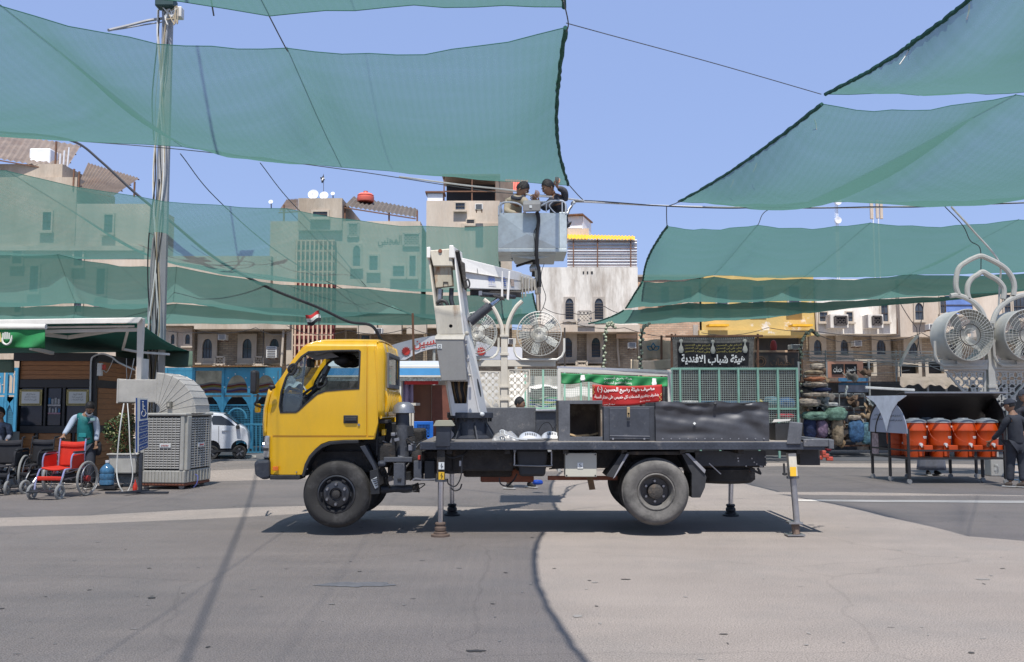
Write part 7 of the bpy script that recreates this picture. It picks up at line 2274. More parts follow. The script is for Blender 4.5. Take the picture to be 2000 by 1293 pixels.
# --- blue cages behind the car (two facades of arches)
def blue_cage(label,posts,Y,arch_bays,ytop=718,ymid=806,ybot=888,extra=True,mesh_nx=26):
 t=thing("market_cage",label,"cage stall",(P((posts[0]+posts[-1])/2,888,Y).x,Y,0))
 for px in posts:
  m=MB();span_px(m,px-2.6,px+2.6,ytop,880,Y-0.03,0.1,bot=0.1);m.build("post",M_blue,t)
 m=MB();span_px(m,posts[0],posts[-1],ytop,ytop+6,Y+0.005,0.08);m.build("top_rail",M_blue,t)
 m=MB();span_px(m,posts[0],posts[-1],768,772,Y+0.005,0.08);m.build("middle_rail",M_blue,t)
 m=MB();span_px(m,posts[0],posts[-1],884,888,Y+0.005,0.08);m.build("bottom_rail",M_blue,t)
 m=MB();span_px(m,posts[0],posts[-1],790,792,Y+0.005,0.06);m.build("middle_rail",M_blue,t)
 for k,(x0,x1)in enumerate(zip(posts,posts[1:])):
  mode=arch_bays[k]
  if mode=="arch":
   a,b=P(x0+2.6,768,Y),P(x1-2.6,ytop+6,Y)
   w=b.x-a.x
   hole=pointed(a.x+w*.10,b.x-w*.10,a.z,a.z+(b.z-a.z)*0.80)
   MB().plate([(a.x,a.z),(b.x,a.z),(b.x,b.z),(a.x,b.z)],[[(p[0],max(p[1],a.z+0.01))for p in hole]],y0=Y,y1=Y+0.02).build("arch_panel",M_blue,t)
   m=MB()
   for q in hole[3:-1:3]:
    m.lathe([(0.022,-.02),(0.022,.01)],(q[0]+(0.06 if q[0]>(a.x+b.x)/2 else-0.06),Y,q[1]+.04),axis='Y',n=6)
   m.build("arch_studs",M_whitep,t,kind="stuff")
  if mode=="solid":
   m=MB();span_px(m,x0,x1,ytop+6,768,Y+.01,0.02);m.build("solid_panel",M_blue,t)
  mm=mesh_grid(x0+3,x1-3,793,884,Y+0.04,max(6,int((x1-x0)/3.2)),26,0.007)
  mm.build("wire_mesh",M_bluem,t,kind="stuff")
  a=P(x0+2,775,Y);b=P(x1-2,775,Y)
  for(c,s)in((a,1),(b,-1)):
   MB().plate([(c.x,c.z),(c.x+s*0.28,c.z),(c.x+s*0.14,c.z-0.16),(c.x+s*0.03,c.z-0.42),(c.x,c.z-0.5)],y0=Y-.01,y1=Y+0.015).build("corner_bracket",M_blue,t)
 return t
YB=29.0
blue_cage("sky-blue steel market cage with pointed arch panels behind the white car",(322,376,434,492,545),YB,("solid","open","arch","arch"))
blue_cage("sky-blue steel market cage glimpsed at the far left behind the kiosk",(-40,10,29),27.5,("arch","arch"))
t=thing("striped_tarp","striped red yellow and white tarpaulin spread inside the blue cage","tarpaulin",P(450,760,YB+1.2))
def strp(u,v):return P(376+175*u,748+22*v+2*sin(u*20),YB+1.2+0.5*v)
cols=[mat("stripe_%d"%i,c,0.8)for i,c in enumerate(((0.55,0.5,0.5),(0.45,0.12,0.1),(0.55,0.4,0.08),(0.5,0.48,0.5),(0.2,0.15,0.4),(0.5,0.2,0.15),(0.6,0.55,0.5)))]
for i in range(7):
 MB().grid(lambda u,v:strp(u,(i+v)/7),24,1).build("stripe",cols[i],t)
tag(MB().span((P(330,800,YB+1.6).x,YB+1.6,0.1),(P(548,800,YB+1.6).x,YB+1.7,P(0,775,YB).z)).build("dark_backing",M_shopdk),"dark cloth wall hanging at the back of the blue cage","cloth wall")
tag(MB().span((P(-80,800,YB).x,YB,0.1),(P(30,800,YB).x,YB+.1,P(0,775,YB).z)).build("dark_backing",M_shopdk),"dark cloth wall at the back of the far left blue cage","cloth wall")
t=thing("low_railing","light blue low railing with a round hoop beside the car bonnet","railing",(P(490,888,28.4).x,28.4,0))
for i in range(9):
 m=MB().tube([P(478+i*7.5,884,28.4),P(478+i*7.5,828,28.4)],0.022,5);m.build("bar",M_bluem,t)
MB().tube([P(476,829,28.4),P(542,829,28.4)],0.03,5).build("rail",M_bluem,t)
MB().tube([P(476,884,28.4),P(542,884,28.4)],0.03,5).build("rail",M_bluem,t)
MB().tube([P(445+18+18*cos(a),818-20*sin(a),28.6)for a in[pi*i/14 for i in range(15)]]+[P(463-18,850,28.6)],0.035,6).build("hoop",M_bluem,t,smooth=True)
tag(MB().span((P(372,712,28.8).x,28.7,P(0,716,28.8).z),(P(515,716,28.8).x,31,P(0,715,28.8).z)).build("orange_awning_strip",mat("orange_strip",(0.55,0.24,0.08),0.6)),"thin orange roof edge on top of the blue cage","roof strip")
t=thing("kiosk_roof_sheet","dark sagging sheet roof beside the orange strip above the blue cage","roof sheet",P(540,716,29))
corr_sheet(MB(),P(420,716,29.2),P(560,722,29.2),P(420,713,31),P(560,716,31),waves=20,amp=0.02).build("sheet",M_rust,t)
# --- white car
car=thing("parked_car","white people carrier parked at the kerb before the blue cage","car",(P(425,888,25).x,25.0,0))
CYR=25.0
def Q(px,py,d=0.0):return P(px,py,CYR+d)
prof=[(340,880),(338,850),(342,820),(352,809),(375,807),(410,806.5),(436,809.5),(450,819),(463,831),(474,837),(480,846),(482,862),(481,878),(477,881)]
zg=0
def q2(p):
 w=Q(*p);return(w.x,w.z)
Wc=1.75
lean=lambda z:max(0,(z-Q(0,833).z))*0.28
side=[q2(p)for p in prof]
for(s,nm)in((0,"body_side"),(1,"body_side")):
 def fny(u,v,y):return(u,(CYR+lean(v)+y)if s==0 else(CYR+Wc-lean(v)-y),v)
 arch=lambda px:[(Q(px,877).x+0.225*cos(a),Q(0,876).z+0.225*sin(a))for a in[radians(k)for k in range(180,-1,-20)]]
 base_pts=[q2((482,862)),q2((481,878)),q2((477,881))]
 zs_=Q(0,879).z
 top=[q2(p)for p in prof[1:-2]]
 a1=[(x,z)for x,z in arch(466)];a2=[(x,z)for x,z in arch(414)];
 a1=[(max(min(x,Q(482,870).x-.02),-99),max(z,zs_))for x,z in a1]
 a2=[(x,max(z,zs_))for x,z in a2]
 outl=[(Q(340,879).x,zs_)]+[p for p in top]+[(Q(481.5,879).x,zs_)]+a1[::-1]+a2[::-1]
 wn_=[q2(p)for p in((416,830),(413,818),(417,812),(432,812.5),(446,821),(458,832))]
 wr_=[q2(p)for p in((360,829),(362,813),(408,811.5),(408,818),(411,830))]
 MB().plate(outl,[wn_,wr_],fn=fny,y0=0,y1=0.04).build("body_side",mat("car_white",(0.66,0.68,0.72),0.25,var=0.03,coat=0.6),car,bevel=0.01)
 MB().plate(wn_,fn=fny,y0=0.015,y1=0.02).build("side_window",mat("car_glass",(0.03,0.035,0.04),0.06,var=0.3),car)
 MB().plate(wr_,fn=fny,y0=0.015,y1=0.02).build("side_window",MATS["car_glass"],car)
 MB().plate([q2(p)for p in((352,879),(468,879),(468,883),(352,883))],fn=fny,y0=-0.01,y1=0.06).build("sill",M_blk,car)
 for px in(436,443):
  c=Q(px,841)
  MB().box((c.x,(CYR-.02)if s==0 else CYR+Wc+.02,c.z),(0.09,0.03,0.025)).build("door_handle",MATS["car_white"],car)
 MB().tube([(Q(427,832).x,CYR-.003 if s==0 else CYR+Wc+.003,Q(0,832).z),(Q(427,878).x,CYR-.003 if s==0 else CYR+Wc+.003,Q(0,876).z)],0.006,4).build("door_gap",M_blk,car)
up=[q2(p)for p in prof]
m=MB()
def carsweep(pts,name,mm):
 pr=[Vector((q2(p)[0],0,q2(p)[1]))for p in pts]
 def fn(u,v):
  k=v*(len(pr)-1);i=min(int(k),len(pr)-2);p=pr[i].lerp(pr[i+1],k-i)
  l_=lean(p.z)
  b_=0.04*sin(pi*u)
  return Vector((p.x+(b_ if p.x>Q(450,0).x else 0),CYR+0.02+l_+(Wc-.04-2*l_)*u,p.z+b_*.6))
 MB().grid(fn,10,(len(pr)-1)*2).build(name,mm,car,smooth=True,solid=0.02)
carsweep([(352,809),(375,807),(410,806.5),(436,809.5)],"car_roof",MATS["car_white"])
carsweep([(436,809.5),(450,819),(463,831)],"windscreen",MATS["car_glass"])
carsweep([(463,831),(474,837),(480,846),(482,862),(481,878)],"bonnet",MATS["car_white"])
carsweep([(352,809),(342,820),(338,850),(340,878)],"tailgate",MATS["car_white"])
MB().span((Q(345,0).x,CYR+.08,Q(0,882).z),(Q(478,0).x,CYR+Wc-.08,Q(0,845).z)).build("underbody",M_blk,car)
for px in(414,466):
 for yy in(0.0,Wc-0.2):
  c=Q(px,874);r=(Q(0,861).z-Q(0,888).z)/2
  w_=MB().lathe([(r*.66,0.01),(r*.9,0),(r,0.03),(r,0.17),(r*.9,0.2),(r*.66,0.19)],(c.x,CYR+yy,r),axis='Y',n=28,cap=False).build("wheel",M_rub,car,smooth=True)
  m=MB().lathe([(r*.66,0.02),(r*.62,0.03),(r*.6,0.06),(0,0.07)],(c.x,CYR+yy,r),axis='Y',n=24)
  m.build("rim",M_blk,w_,smooth=True)
  m=MB()
  for k in range(5):
   a=2*pi*k/5+.3
   for da in(-.14,.14):
    m.tube([(c.x,CYR+yy+.02,r),(c.x+r*.62*cos(a+da),CYR+yy+.02,r+r*.62*sin(a+da))],0.012,4)
  m.build("spokes",M_steel,w_)
MB().box((Q(463,833).x,CYR-.06,Q(0,834).z),(0.10,0.14,0.10)).build("wing_mirror",M_blk,car,bevel=0.02)
MB().box((Q(478,848).x,CYR+.12,Q(0,849).z),(0.12,0.2,0.07)).build("headlight",M_lamp,car,bevel=0.02)
MB().box((Q(462,833).x-1.0,CYR+.02,Q(0,846).z),(0.04,0.02,0.04))
car.rotation_euler=(0,0,radians(15))
# --- truck-side flag of stripes behind the cab roof
t,ffn=small_flag("striped red white and black flag on a pole rising behind the truck cab",623,603,668,24,[M_fr,M_fw,M_fk],w=0.36,h=0.28)
lettering(arabic("الله اكبر"),M_fg,t,lambda u,v:ffn(0.25+u,0.62-v)+Vector((0,-0.02,0)),0.5,0.2)
# --- white arched sign board with red calligraphy
YA=30.0
t=thing("arched_sign","white arched signboard with red calligraphy and two red dots","sign",P(860,700,YA))
def archy(px):
 f=(px-865)/130.0
 return 652+30*f*f
def asg(px,v):
 f=min(1,abs(px-862)/108.0)
 yt=655+23*f**1.6
 yb_=683+20*f**2.0 if abs(px-862)<85 else 703
 yb_=min(703,680+23*(min(1,abs(px-862)/70))**2)
 return P(px,yb_+(yt-yb_)*v,YA)
m=MB().grid(lambda u,v:asg(752+268*u,v),60,2)
m.build("board",mat("sign_white",(0.60,0.60,0.64),0.6,var=0.05),t,solid=0.1)
for px in(793,940):
 m=MB()
 c=P(px,686,YA-.08)
 m.plate([(c.x+(0.155 if i%2 else 0.115)*cos(2*pi*i/24),c.z+(0.155 if i%2 else 0.115)*sin(2*pi*i/24))for i in range(24)],y0=YA-.08,y1=YA-.055)
 m.build("red_dot",mat("red_ink",(0.5,0.04,0.03),0.5),t)
lettering(arabic("الحسين"),mat("red_ink",(0.5,0.04,0.03),0.5),t,lambda u,v:P(808+u,684-(u*0.16)-v,YA-.08),66,22,bold=0.02)
for(px,a_,b_)in((800,703,760),(848,680,760),(1008,703,760)):
 tt=MB().tube([P(px,a_-2,YA+.05),(P(px,b_,YA).x,YA+.05,0)],0.05,5);tt.build("sign_post",M_lat,t)
tag(MB().tube([P(806,612,29),P(809,740,29),(P(809,740,29).x,29,0)],0.04,6).build("rusty_pole",M_rust),"thin rusty pole tied with wire left of the lifting mast","pole")
# --- blue-and-white awning stall behind the cab, with boards, crate and fridge
YS_=22.0
st=thing("stall","stall with a sky-blue striped fascia and brown boards behind the truck cab","stall",(P(800,888,YS_).x,YS_,0))
for(y0,y1,mm,nm)in((715,719,M_lat,"fascia_edge"),(719,733,mat("fascia_blue",(0.06,0.25,0.5),0.5,var=0.1),"fascia"),(733,736,M_lat,"fascia_edge")):
 m=MB();span_px(m,636,862,y0,y1,YS_,0.1);m.build(nm,mm,st)
m=MB();span_px(m,640,862,737,744,YS_+.05,0.03);m.build("patterned_strip",mat("pattern_strip",(0.4,0.42,0.38),0.8,var=0.6,scale=18),st)
m=MB();span_px(m,790,856,744,751,YS_+.1,0.03);m.build("red_pelmet",M_redban,st)
MB().add([P(636,716,YS_),P(862,716,YS_),P(862,706,YS_+4),P(636,706,YS_+4)],[(0,1,2,3)]).build("roof_sheet",M_corrw,st,solid=0.03)
m=MB();span_px(m,806,842,748,888,YS_+.8,0.1,bot=0);m.build("brown_board",M_brown,st)
m=MB();span_px(m,843,895,752,888,YS_+.75,0.1,bot=0);m.build("brown_board",mat("brown_board_red",(0.13,0.045,0.03),0.7,var=0.25,scale=4),st)
m=MB();span_px(m,778,783,737,888,YS_+.1,0.1,bot=0);m.build("stall_post",M_lat,st)
MB().grid(lambda u,v:P(787+20*u,742+62*v,YS_+.5+.05*sin(u*12)),14,2).build("lilac_curtain",mat("curtain_lilac",(0.33,0.27,0.40),0.9),st,smooth=True,solid=0.01)
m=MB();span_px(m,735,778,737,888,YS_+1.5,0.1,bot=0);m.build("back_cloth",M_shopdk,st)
m=MB();span_px(m,640,735,744,888,YS_+2.0,0.1,bot=0);m.build("back_cloth",mat("grey_clutter",(0.22,0.2,0.18),0.9,var=0.6,scale=5),st)
t=thing("crate","bright blue plastic crate standing on end behind the deck's front post","crate",(P(828,862,20.5).x,20.5,0))
a,b=P(808,862,20.5),P(846,823,20.5)
MB().plate([(a.x,a.z),(b.x,a.z),(b.x,b.z),(a.x,b.z)],[[(a.x+.08,a.z+.08),(b.x-.08,a.z+.08),(b.x-.08,b.z-.08),(a.x+.08,b.z-.08)]],y0=20.5,y1=20.56).build("rim",mat("crate_blue",(0.005,0.10,0.42),0.45),t,bevel=0.01)
MB().span((a.x+.02,20.7,a.z+.02),(b.x-.02,20.72,b.z-.02)).build("base",mat("crate_blue_dark",(0.004,0.05,0.2),0.5),t)
m=MB()
for i in range(5):
 x=a.x+.08+(b.x-a.x-.16)*i/4
 m.tube([(x,20.55,a.z+.06),(x,20.55,b.z-.06)],0.012,4)
 z=a.z+.08+(b.z-a.z-.16)*i/4
 m.tube([(a.x+.06,20.55,z),(b.x-.06,20.55,z)],0.012,4)
m.build("ribs",MATS["crate_blue"],t)
tag(MB().span((a.x-.1,20.4,0),(b.x+.5,21.3,a.z-.01)).build("display_table",M_rust),"low rusty table carrying the blue crate","table")
t=thing("small_fridge","cream cabinet with a light window beside the truck's air intake","cabinet",(P(795,890,19.5).x,19.5,0))
m=MB();span_px(m,768,808,838,888,19.5,0.6,bot=0.0);m.build("body",mat("cream_paint",(0.6,0.58,0.48),0.5),t,bevel=0.02)
m=MB();span_px(m,792,802,845,860,19.48,0.02);m.build("window",M_pane,t)
t=thing("folding_table","pale wooden table end with a beige top behind the cab","table",(P(785,862,20.8).x,20.8,0))
m=MB();span_px(m,760,812,787,792,20.8,1.0);m.build("table_top",M_latc,t)
for px in(766,806,800):
 m=MB();span_px(m,px-2,px+2,792,880,20.85,0.1,bot=0);m.build("leg",M_latc,t)
m=MB();span_px(m,762,780,792,860,21.3,0.1);m.build("panel",mat("cream_paint",(0.6,0.58,0.48),0.5),t)
# --- fan frames with filigree panels
def scroll(c,r,s,Y):
 """one C scroll with a curled end; s flips it"""
 pts=[]
 for i in range(11):
  a=radians(-60+i*42)
  rr=r*(1-i*0.075)
  pts.append(Vector((c[0]+s*rr*cos(a),Y,c[1]+rr*sin(a))))
 return pts
def filigree(root,poly,Y,cell,m,r=0.021,name="filigree_panel"):
 """rows of paired scrolls and small diamonds inside a polygon (x, z)"""
 def inside(x,z):
  c=False
  n=len(poly)
  for i in range(n):
   x1,z1=poly[i];x2,z2=poly[(i+1)%n]
   if(z1>z)!=(z2>z)and x<(x2-x1)*(z-z1)/(z2-z1)+x1:c=not c
  return c
 xs=[p[0]for p in poly];zs=[p[1]for p in poly]
 mb=MB()
 nx=int((max(xs)-min(xs))/cell)+1
 nz=int((max(zs)-min(zs))/cell)+1
 for i in range(nx):
  for j in range(nz):
   x=min(xs)+(i+.5)*cell;z=max(zs)-(j+.5)*cell
   if not inside(x,z):continue
   mb.tube(scroll((x,z),cell*.36,1 if(i+j)%2 else-1,Y),r,4)
   d=cell*.5
   if inside(x+d*.8,z+d*.8)and inside(x-d*.8,z-d*.8):
    mb.tube([(x-d,Y,z-d),(x+d,Y,z+d)],r*.8,4).tube([(x+d,Y,z-d),(x-d,Y,z+d)],r*.8,4)
 mb.tube([(p[0],Y,p[1])for p in poly],r*1.8,4,closed=True)
 return mb.build(name,m,root,kind="stuff")
def drum_fan(root,c,R_,depth,yaw,pitch=0.0,m=None):
 """drum fan; local -Y is its face"""
 rot=Matrix.Rotation(yaw,3,'Z')@Matrix.Rotation(pitch,3,'X')
 m=m or M_fanw
 fan=bpy.data.objects.new("drum_fan",None);_link(fan);fan.parent=root
 fan.location=Vector(c)-ORG[root.name];ORG[fan.name]=Vector(c)
 MB().lathe([(R_*.985,depth/2),(R_,depth/2),(R_*1.02,depth/2-.02),(R_,depth/2-.04),(R_,-depth/2+.04),(R_*1.02,-depth/2+.02),(R_,-depth/2),(R_*.985,-depth/2),(R_*.985,depth/2)],c,axis='Y',n=40,R=rot,cap=False).build("drum",m,fan,smooth=True)
 m_=MB()
 for s in(-1,1):
  y=s*depth/2
  for k in range(44 if s<0 else 30):
   a=2*pi*k/(44 if s<0 else 30)
   m_.tube([Vector(c)+rot@Vector((.08*R_*cos(a),y-.02*s,.08*R_*sin(a))),Vector(c)+rot@Vector((.55*R_*cos(a),y+s*.03,.55*R_*sin(a))),Vector(c)+rot@Vector((R_*cos(a),y,R_*sin(a)))],0.0045,3,caps=False)
  for q in(.25,.42,.58,.72,.86):
   m_.tube([Vector(c)+rot@Vector((q*R_*cos(a),y+s*.02,q*R_*sin(a)))for a in[2*pi*i/36 for i in range(36)]],0.0035,3,closed=True)
 m_.build("guard",M_fanwire,fan,kind="stuff")
 MB().tube([Vector(c)+rot@Vector((.42*R_*cos(a),-depth/2-.02,.42*R_*sin(a)))for a in[2*pi*i/30 for i in range(30)]],0.008,5,closed=True).build("guard_ring",M_grille,fan)
 for k in range(5):
  a=2*pi*k/5+.7
  q=[]
  for(rr,w,tw)in((.12,.07,.5),(.55,.17,.35),(.93,.15,.2)):
   for s in(-1,1):
    q.append(Vector(c)+rot@Vector((rr*R_*cos(a)-s*w*R_*sin(a),s*w*R_*tw,rr*R_*sin(a)+s*w*R_*cos(a))))
  MB().add(q,[(0,1,3,2),(2,3,5,4)]).build("blade",M_blade,fan,solid=0.008)
 MB().lathe([(0.0,-.06),(0.10*R_/.5,-.05),(0.10*R_/.5,.02),(.0,.03)],c,axis='Y',n=16,R=rot).build("hub",M_fanw,fan,smooth=True)
 MB().lathe([(0.16*R_/.5,.05),(0.16*R_/.5,.05+.2)],c,axis='Y',n=16,R=rot).build("motor",M_blade,fan,smooth=True)
 pts=[]
 for i in range(15):
  a=radians(188+164*i/14)
  x,z=(R_+.07)*cos(a),(R_+.10)*sin(a)
  x=max(-(R_+.07),min(R_+.07,x*1.25));z=max(-(R_+.09),z*1.25)
  pts.append(Vector(c)+Matrix.Rotation(yaw,3,'Z')@Vector((x,0,z)))
 MB().tube(pts,0.03,6).build("yoke",m,fan,smooth=True)
 return fan
def fan_frame(label,Y,px,top,beam,halfw,arms,fans,lat,ybase,m,arch=None):
 t=thing("fan_frame",label,"fan frame",(P(px,800,Y).x,Y,0),"white filigree fan frames")
 s=Y/F
 xc=P(px,beam[0],Y).x
 w=13*s
 zt_f=P(px,top,Y).z
 MB().span((xc-w/2,Y-w/2,0),(xc+w/2,Y+w/2,zt_f)).build("post",m,t,bevel=0.01)
 for py in(top,top+36,755,780):
  MB().box((xc,Y,P(px,py,Y).z),(w+.05,w+.05,.05)).build("post_collar",m,t)
 MB().box((xc,Y,0.18),(w+.14,w+.14,.36)).build("post_base",m,t,bevel=0.02)
 za,zb5=P(px,beam[1],Y).z,P(px,beam[0],Y).z
 MB().span((P(px-halfw[0],beam[0],Y).x,Y-.06,za),(xc-w/2-.002,Y+.06,zb5)).build("crossbeam",m,t,bevel=0.008)
 MB().span((xc+w/2+.002,Y-.06,za),(P(px+halfw[1],beam[0],Y).x,Y+.06,zb5)).build("crossbeam",m,t,bevel=0.008)
 for pts in arms:
  MB().tube(smoothpts([P(x,y,Y)for x,y in pts]),0.055,8).build("curved_arm",m,t,smooth=True)
 for side,poly in lat:
  filigree(t,[(P(x,y,Y).x,P(x,y,Y).z)for x,y in poly],Y,0.16,m)
 for(fx,fy,R_,dp,yaw,pit)in fans:
  drum_fan(t,P(fx,fy,Y-.1),R_,dp,yaw,pit)
  c=P(fx,fy,Y-.1)
  MB().span((c.x-.12,Y-.12,zb5+.002),(c.x+.12,Y+.1,c.z-R_-.08)).build("fan_mount",m,t)
 return t
fan_frame("cream filigree fan frame with a round fan on each side, behind the lifting boom",22.0,985,656,(704,716),(56,100),[[(982,660),(980,640),(974,622),(962,600),(945,585)],[(990,660),(991,640),(997,620),(1008,600),(1020,588)]],[(1053,652,0.535,0.18,radians(-2),0),(930,650,0.50,0.22,radians(18),0)],[(0,[(937,726),(976,726),(976,796),(962,796),(937,762)]),(1,[(993,722),(1034,722),(1034,748),(1006,790),(993,796)])],0,M_latc)
YR=19.3
fan_frame("white filigree fan frame with twin drum fans under a pointed arch",YR,1933,630,(703,722),(95,110),[[(1928,640),(1924,625),(1915,605),(1898,588),(1872,577),(1856,578)],[(1938,640),(1941,622),(1950,604),(1968,588),(1990,578),(2010,574)],[(1872,576),(1867,560),(1868,540),(1874,522),(1890,510),(1902,504),(1915,500),(1930,505),(1948,514),(1965,526),(1977,543),(1981,560),(1979,577)],[(1892,584),(1889,570),(1891,555),(1899,543),(1910,536),(1919,531),(1932,538),(1948,547),(1959,560),(1961,572),(1959,584)]],[(1878,656,0.54,0.58,radians(6),0),(1994,656,0.54,0.58,radians(4),0)],[(0,[(1848,725),(1923,725),(1923,800),(1912,800)]),(1,[(1942,725),(2020,725),(1960,800),(1942,800)])],0,M_lat)
# --- stall with green valance and red banner
YG=20.5
sg2=thing("stall","stall with a green valance on a white frame beside the mint cage","stall",(P(1200,860,YG).x,YG,0))
MB().hexa([P(1090,727,YG),P(1308,735,YG+.8),P(1310,728,YG+.8),P(1090,719,YG),P(1090,727,YG+.1),P(1308,735,YG+.9),P(1310,728,YG+.9),P(1090,719,YG+.1)]).build("front_rail",M_lat,sg2)
MB().add([P(1088,720,YG),P(1312,729,YG+.8),P(1312,724,YG+3),P(1088,716,YG+3)],[(0,1,2,3)]).build("roof_sheet",M_steel,sg2,solid=0.03)
for(px,yy)in((1092,YG),(1308,YG+.8),):
 m=MB();span_px(m,px-3,px+3,722,870,yy-.02,.1,bot=0);m.build("frame_post",M_lat,sg2)
def valf(u,v):return P(1096+208*u,729+8*u+(20-3*sin(u*6.28*1)+2.5*sin(u*18))*v,YG-.03+.8*u+.05*sin(u*40+v*3)*v)
MB().grid(valf,60,8).build("valance",M_gban,sg2,smooth=True,solid=0.005)
for u in(0.2,0.87):
 m=MB()
 for i in range(4):m.tube([valf(u-.012+i*.008,.75)+Vector((0,-.06,0)),valf(u-.012+i*.008,.15)+Vector((0,-.06,0))],0.018,5)
 m.sphere(valf(u,.6)+Vector((0,-.06,0)),0.06,8,6,(1,.3,1))
 m.build("valance_emblem",M_whitep,sg2)
for r_ in range(2):
 lettering(arabic(("هيئة رضيع الحسين","يتشرف بتقديم الخدمات")[r_]),M_whitep,sg2,lambda u,v:valf(0.40+u,0.78-r_*.36-v)if False else valf(0.40+u,(0.48+r_*.42)-v*.34)+Vector((0,-.06,0)),0.26,1.0)
rbn=thing("banner","red banner with white calligraphy lines hanging across the stall front","banner",P(1225,770,YG-.3))
def rbf(u,v):
 x=1157+136*u
 yt=751+3*sin(u*3.14)
 yb_=794-9*u+3*sin(u*3.14)
 return P(x,yb_+(yt-yb_)*v,YG-.3+.5*u+.03*sin(u*11+v*3))
MB().grid(rbf,40,8).build("banner_cloth",M_redban,rbn,smooth=True,solid=0.005)
off=Vector((0,-.02,0))
lettering(arabic("مضيف هيئة رضيع الحسين (ع)"),M_whitep,rbn,lambda u,v:rbf(0.07+u,0.62+v)+off,0.82,0.32,bold=0.025)
lettering(arabic("يتشرف بتقديم الخدمات كل خميس على مدار السنة"),M_whitep,rbn,lambda u,v:rbf(0.03+u,0.30+v)+off,0.92,0.24,bold=0.02)
lettering(arabic("خدمات كل خميس"),M_whitep,rbn,lambda u,v:rbf(0.16+u,0.05+v)+off,0.16,0.10)
lettering(arabic("هيئة رضيع"),M_whitep,rbn,lambda u,v:rbf(0.68+u,0.13+v)+off,0.15,0.09)
for(u0,u1,v0,v1)in((0.005,0.03,0.55,0.98),(0.96,0.995,0.05,0.5)):
 m=MB()
 for i in range(6):
  m.tube([rbf(u0+(u1-u0)*((i*37)%10)/10,v0+(v1-v0)*i/6)+off,rbf(u0+(u1-u0)*((i*53+4)%10)/10,v0+(v1-v0)*(i+1)/6)+off],0.008,4)
 m.build("gold_pattern",M_gold,rbn)
# --- mint green wire cage
mc=thing("market_cage","mint green wire mesh cage below the black calligraphy banner","cage stall",(P(1430,870,24).x,24,0))
YM=24.0
for px in(1312,1329,1367,1405,1443,1481,1520,1558):
 m=MB();span_px(m,px-1.8,px+1.8,719,800,YM-.03,.07,bot=0.1);m.build("post",M_mint,mc)
m=MB();span_px(m,1312,1558,718,722,YM,.08);m.build("top_rail",M_mint,mc)
m=MB();span_px(m,1312,1558,797,800,YM,.08);m.build("middle_rail",M_mint,mc)
mesh_grid(1312,1558,720,862,YM+.05,56,34,0.006).build("wire_mesh",M_mesh,mc,kind="stuff")
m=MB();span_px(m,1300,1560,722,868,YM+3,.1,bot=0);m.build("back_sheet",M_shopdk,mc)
m=MB();span_px(m,1322,1530,783,790,YM+1.2,.5);m.build("counter",mat("counter_blue",(0.12,0.2,0.28),0.6,var=0.5,scale=6),mc)
mc2=thing("market_cage","wire mesh cage with a striped cloth bundle behind the deck's low lockers","cage stall",(P(1060,860,25).x,25,0))
for px in(1026,1061,1103,1135,1150):
 m=MB();span_px(m,px-1.8,px+1.8,722,800,24.97,.07,bot=0.1);m.build("post",M_mint,mc2)
m=MB();span_px(m,1026,1150,796,799,25,.08);m.build("rail",M_mint,mc2)
mesh_grid(1026,1156,722,862,25.05,32,34,0.006).build("wire_mesh",M_mesh,mc2,kind="stuff")
t=thing("cloth_bundle","blue and green striped cloth sagging behind the wire cage under a white sheet","cloth",P(1060,797,25.6))
for i in range(6):
 MB().grid(lambda u,v:P(1034+56*u,778+(i+v)*3.4-9*(abs(u-.45)**1.5)+2*sin(u*7+i),25.6+.2*sin(u*5)),18,1).build("cloth_stripe",mat("bundle_%d"%i,[(0.05,0.3,0.16),(0.04,0.12,0.35),(0.3,0.4,0.1),(0.03,0.25,0.2),(0.1,0.15,0.4),(0.25,0.4,0.2)][i],0.85),t)
MB().grid(lambda u,v:P(1036+60*u,757+20*v+3*sin(u*9),25.5+.3*v),14,4).build("white_sheet",mat("white_sheet",(0.4,0.4,0.4),0.9,var=0.1),t,smooth=True)
for k,(x0,x1,y0,y1,Y,c,lb)in enumerate(((1100,1160,757,775,27,(0.36,0.35,0.33),"white tarpaulin roof behind the green valance stall"),(1033,1092,752,764,27.5,(0.58,0.55,0.52),"off-white tarpaulin roof above the striped cloth"),(936,1030,728,800,27.5,(0.52,0.50,0.47),"pale sheet wall behind the cream filigree frame"))):
 o=MB().grid(lambda u,v:P(x0+(x1-x0)*u,y0+(y1-y0)*v+2*sin(u*8+k),Y+.6*(1-v)),14,4).build("tarpaulin",mat("tarp_white_%d"%k,c,0.9,var=0.12,scale=3),None,smooth=True,solid=0.01)
 tag(o,lb,"tarpaulin")
tag(MB().grid(lambda u,v:P(1088+32*u,758+16*v,24.6),4,2).build("orange_sack",mat("sack_orange",(0.5,0.14,0.06),0.8),None,solid=0.2),"small orange sack hooked on the wire cage post","sack")if False else None
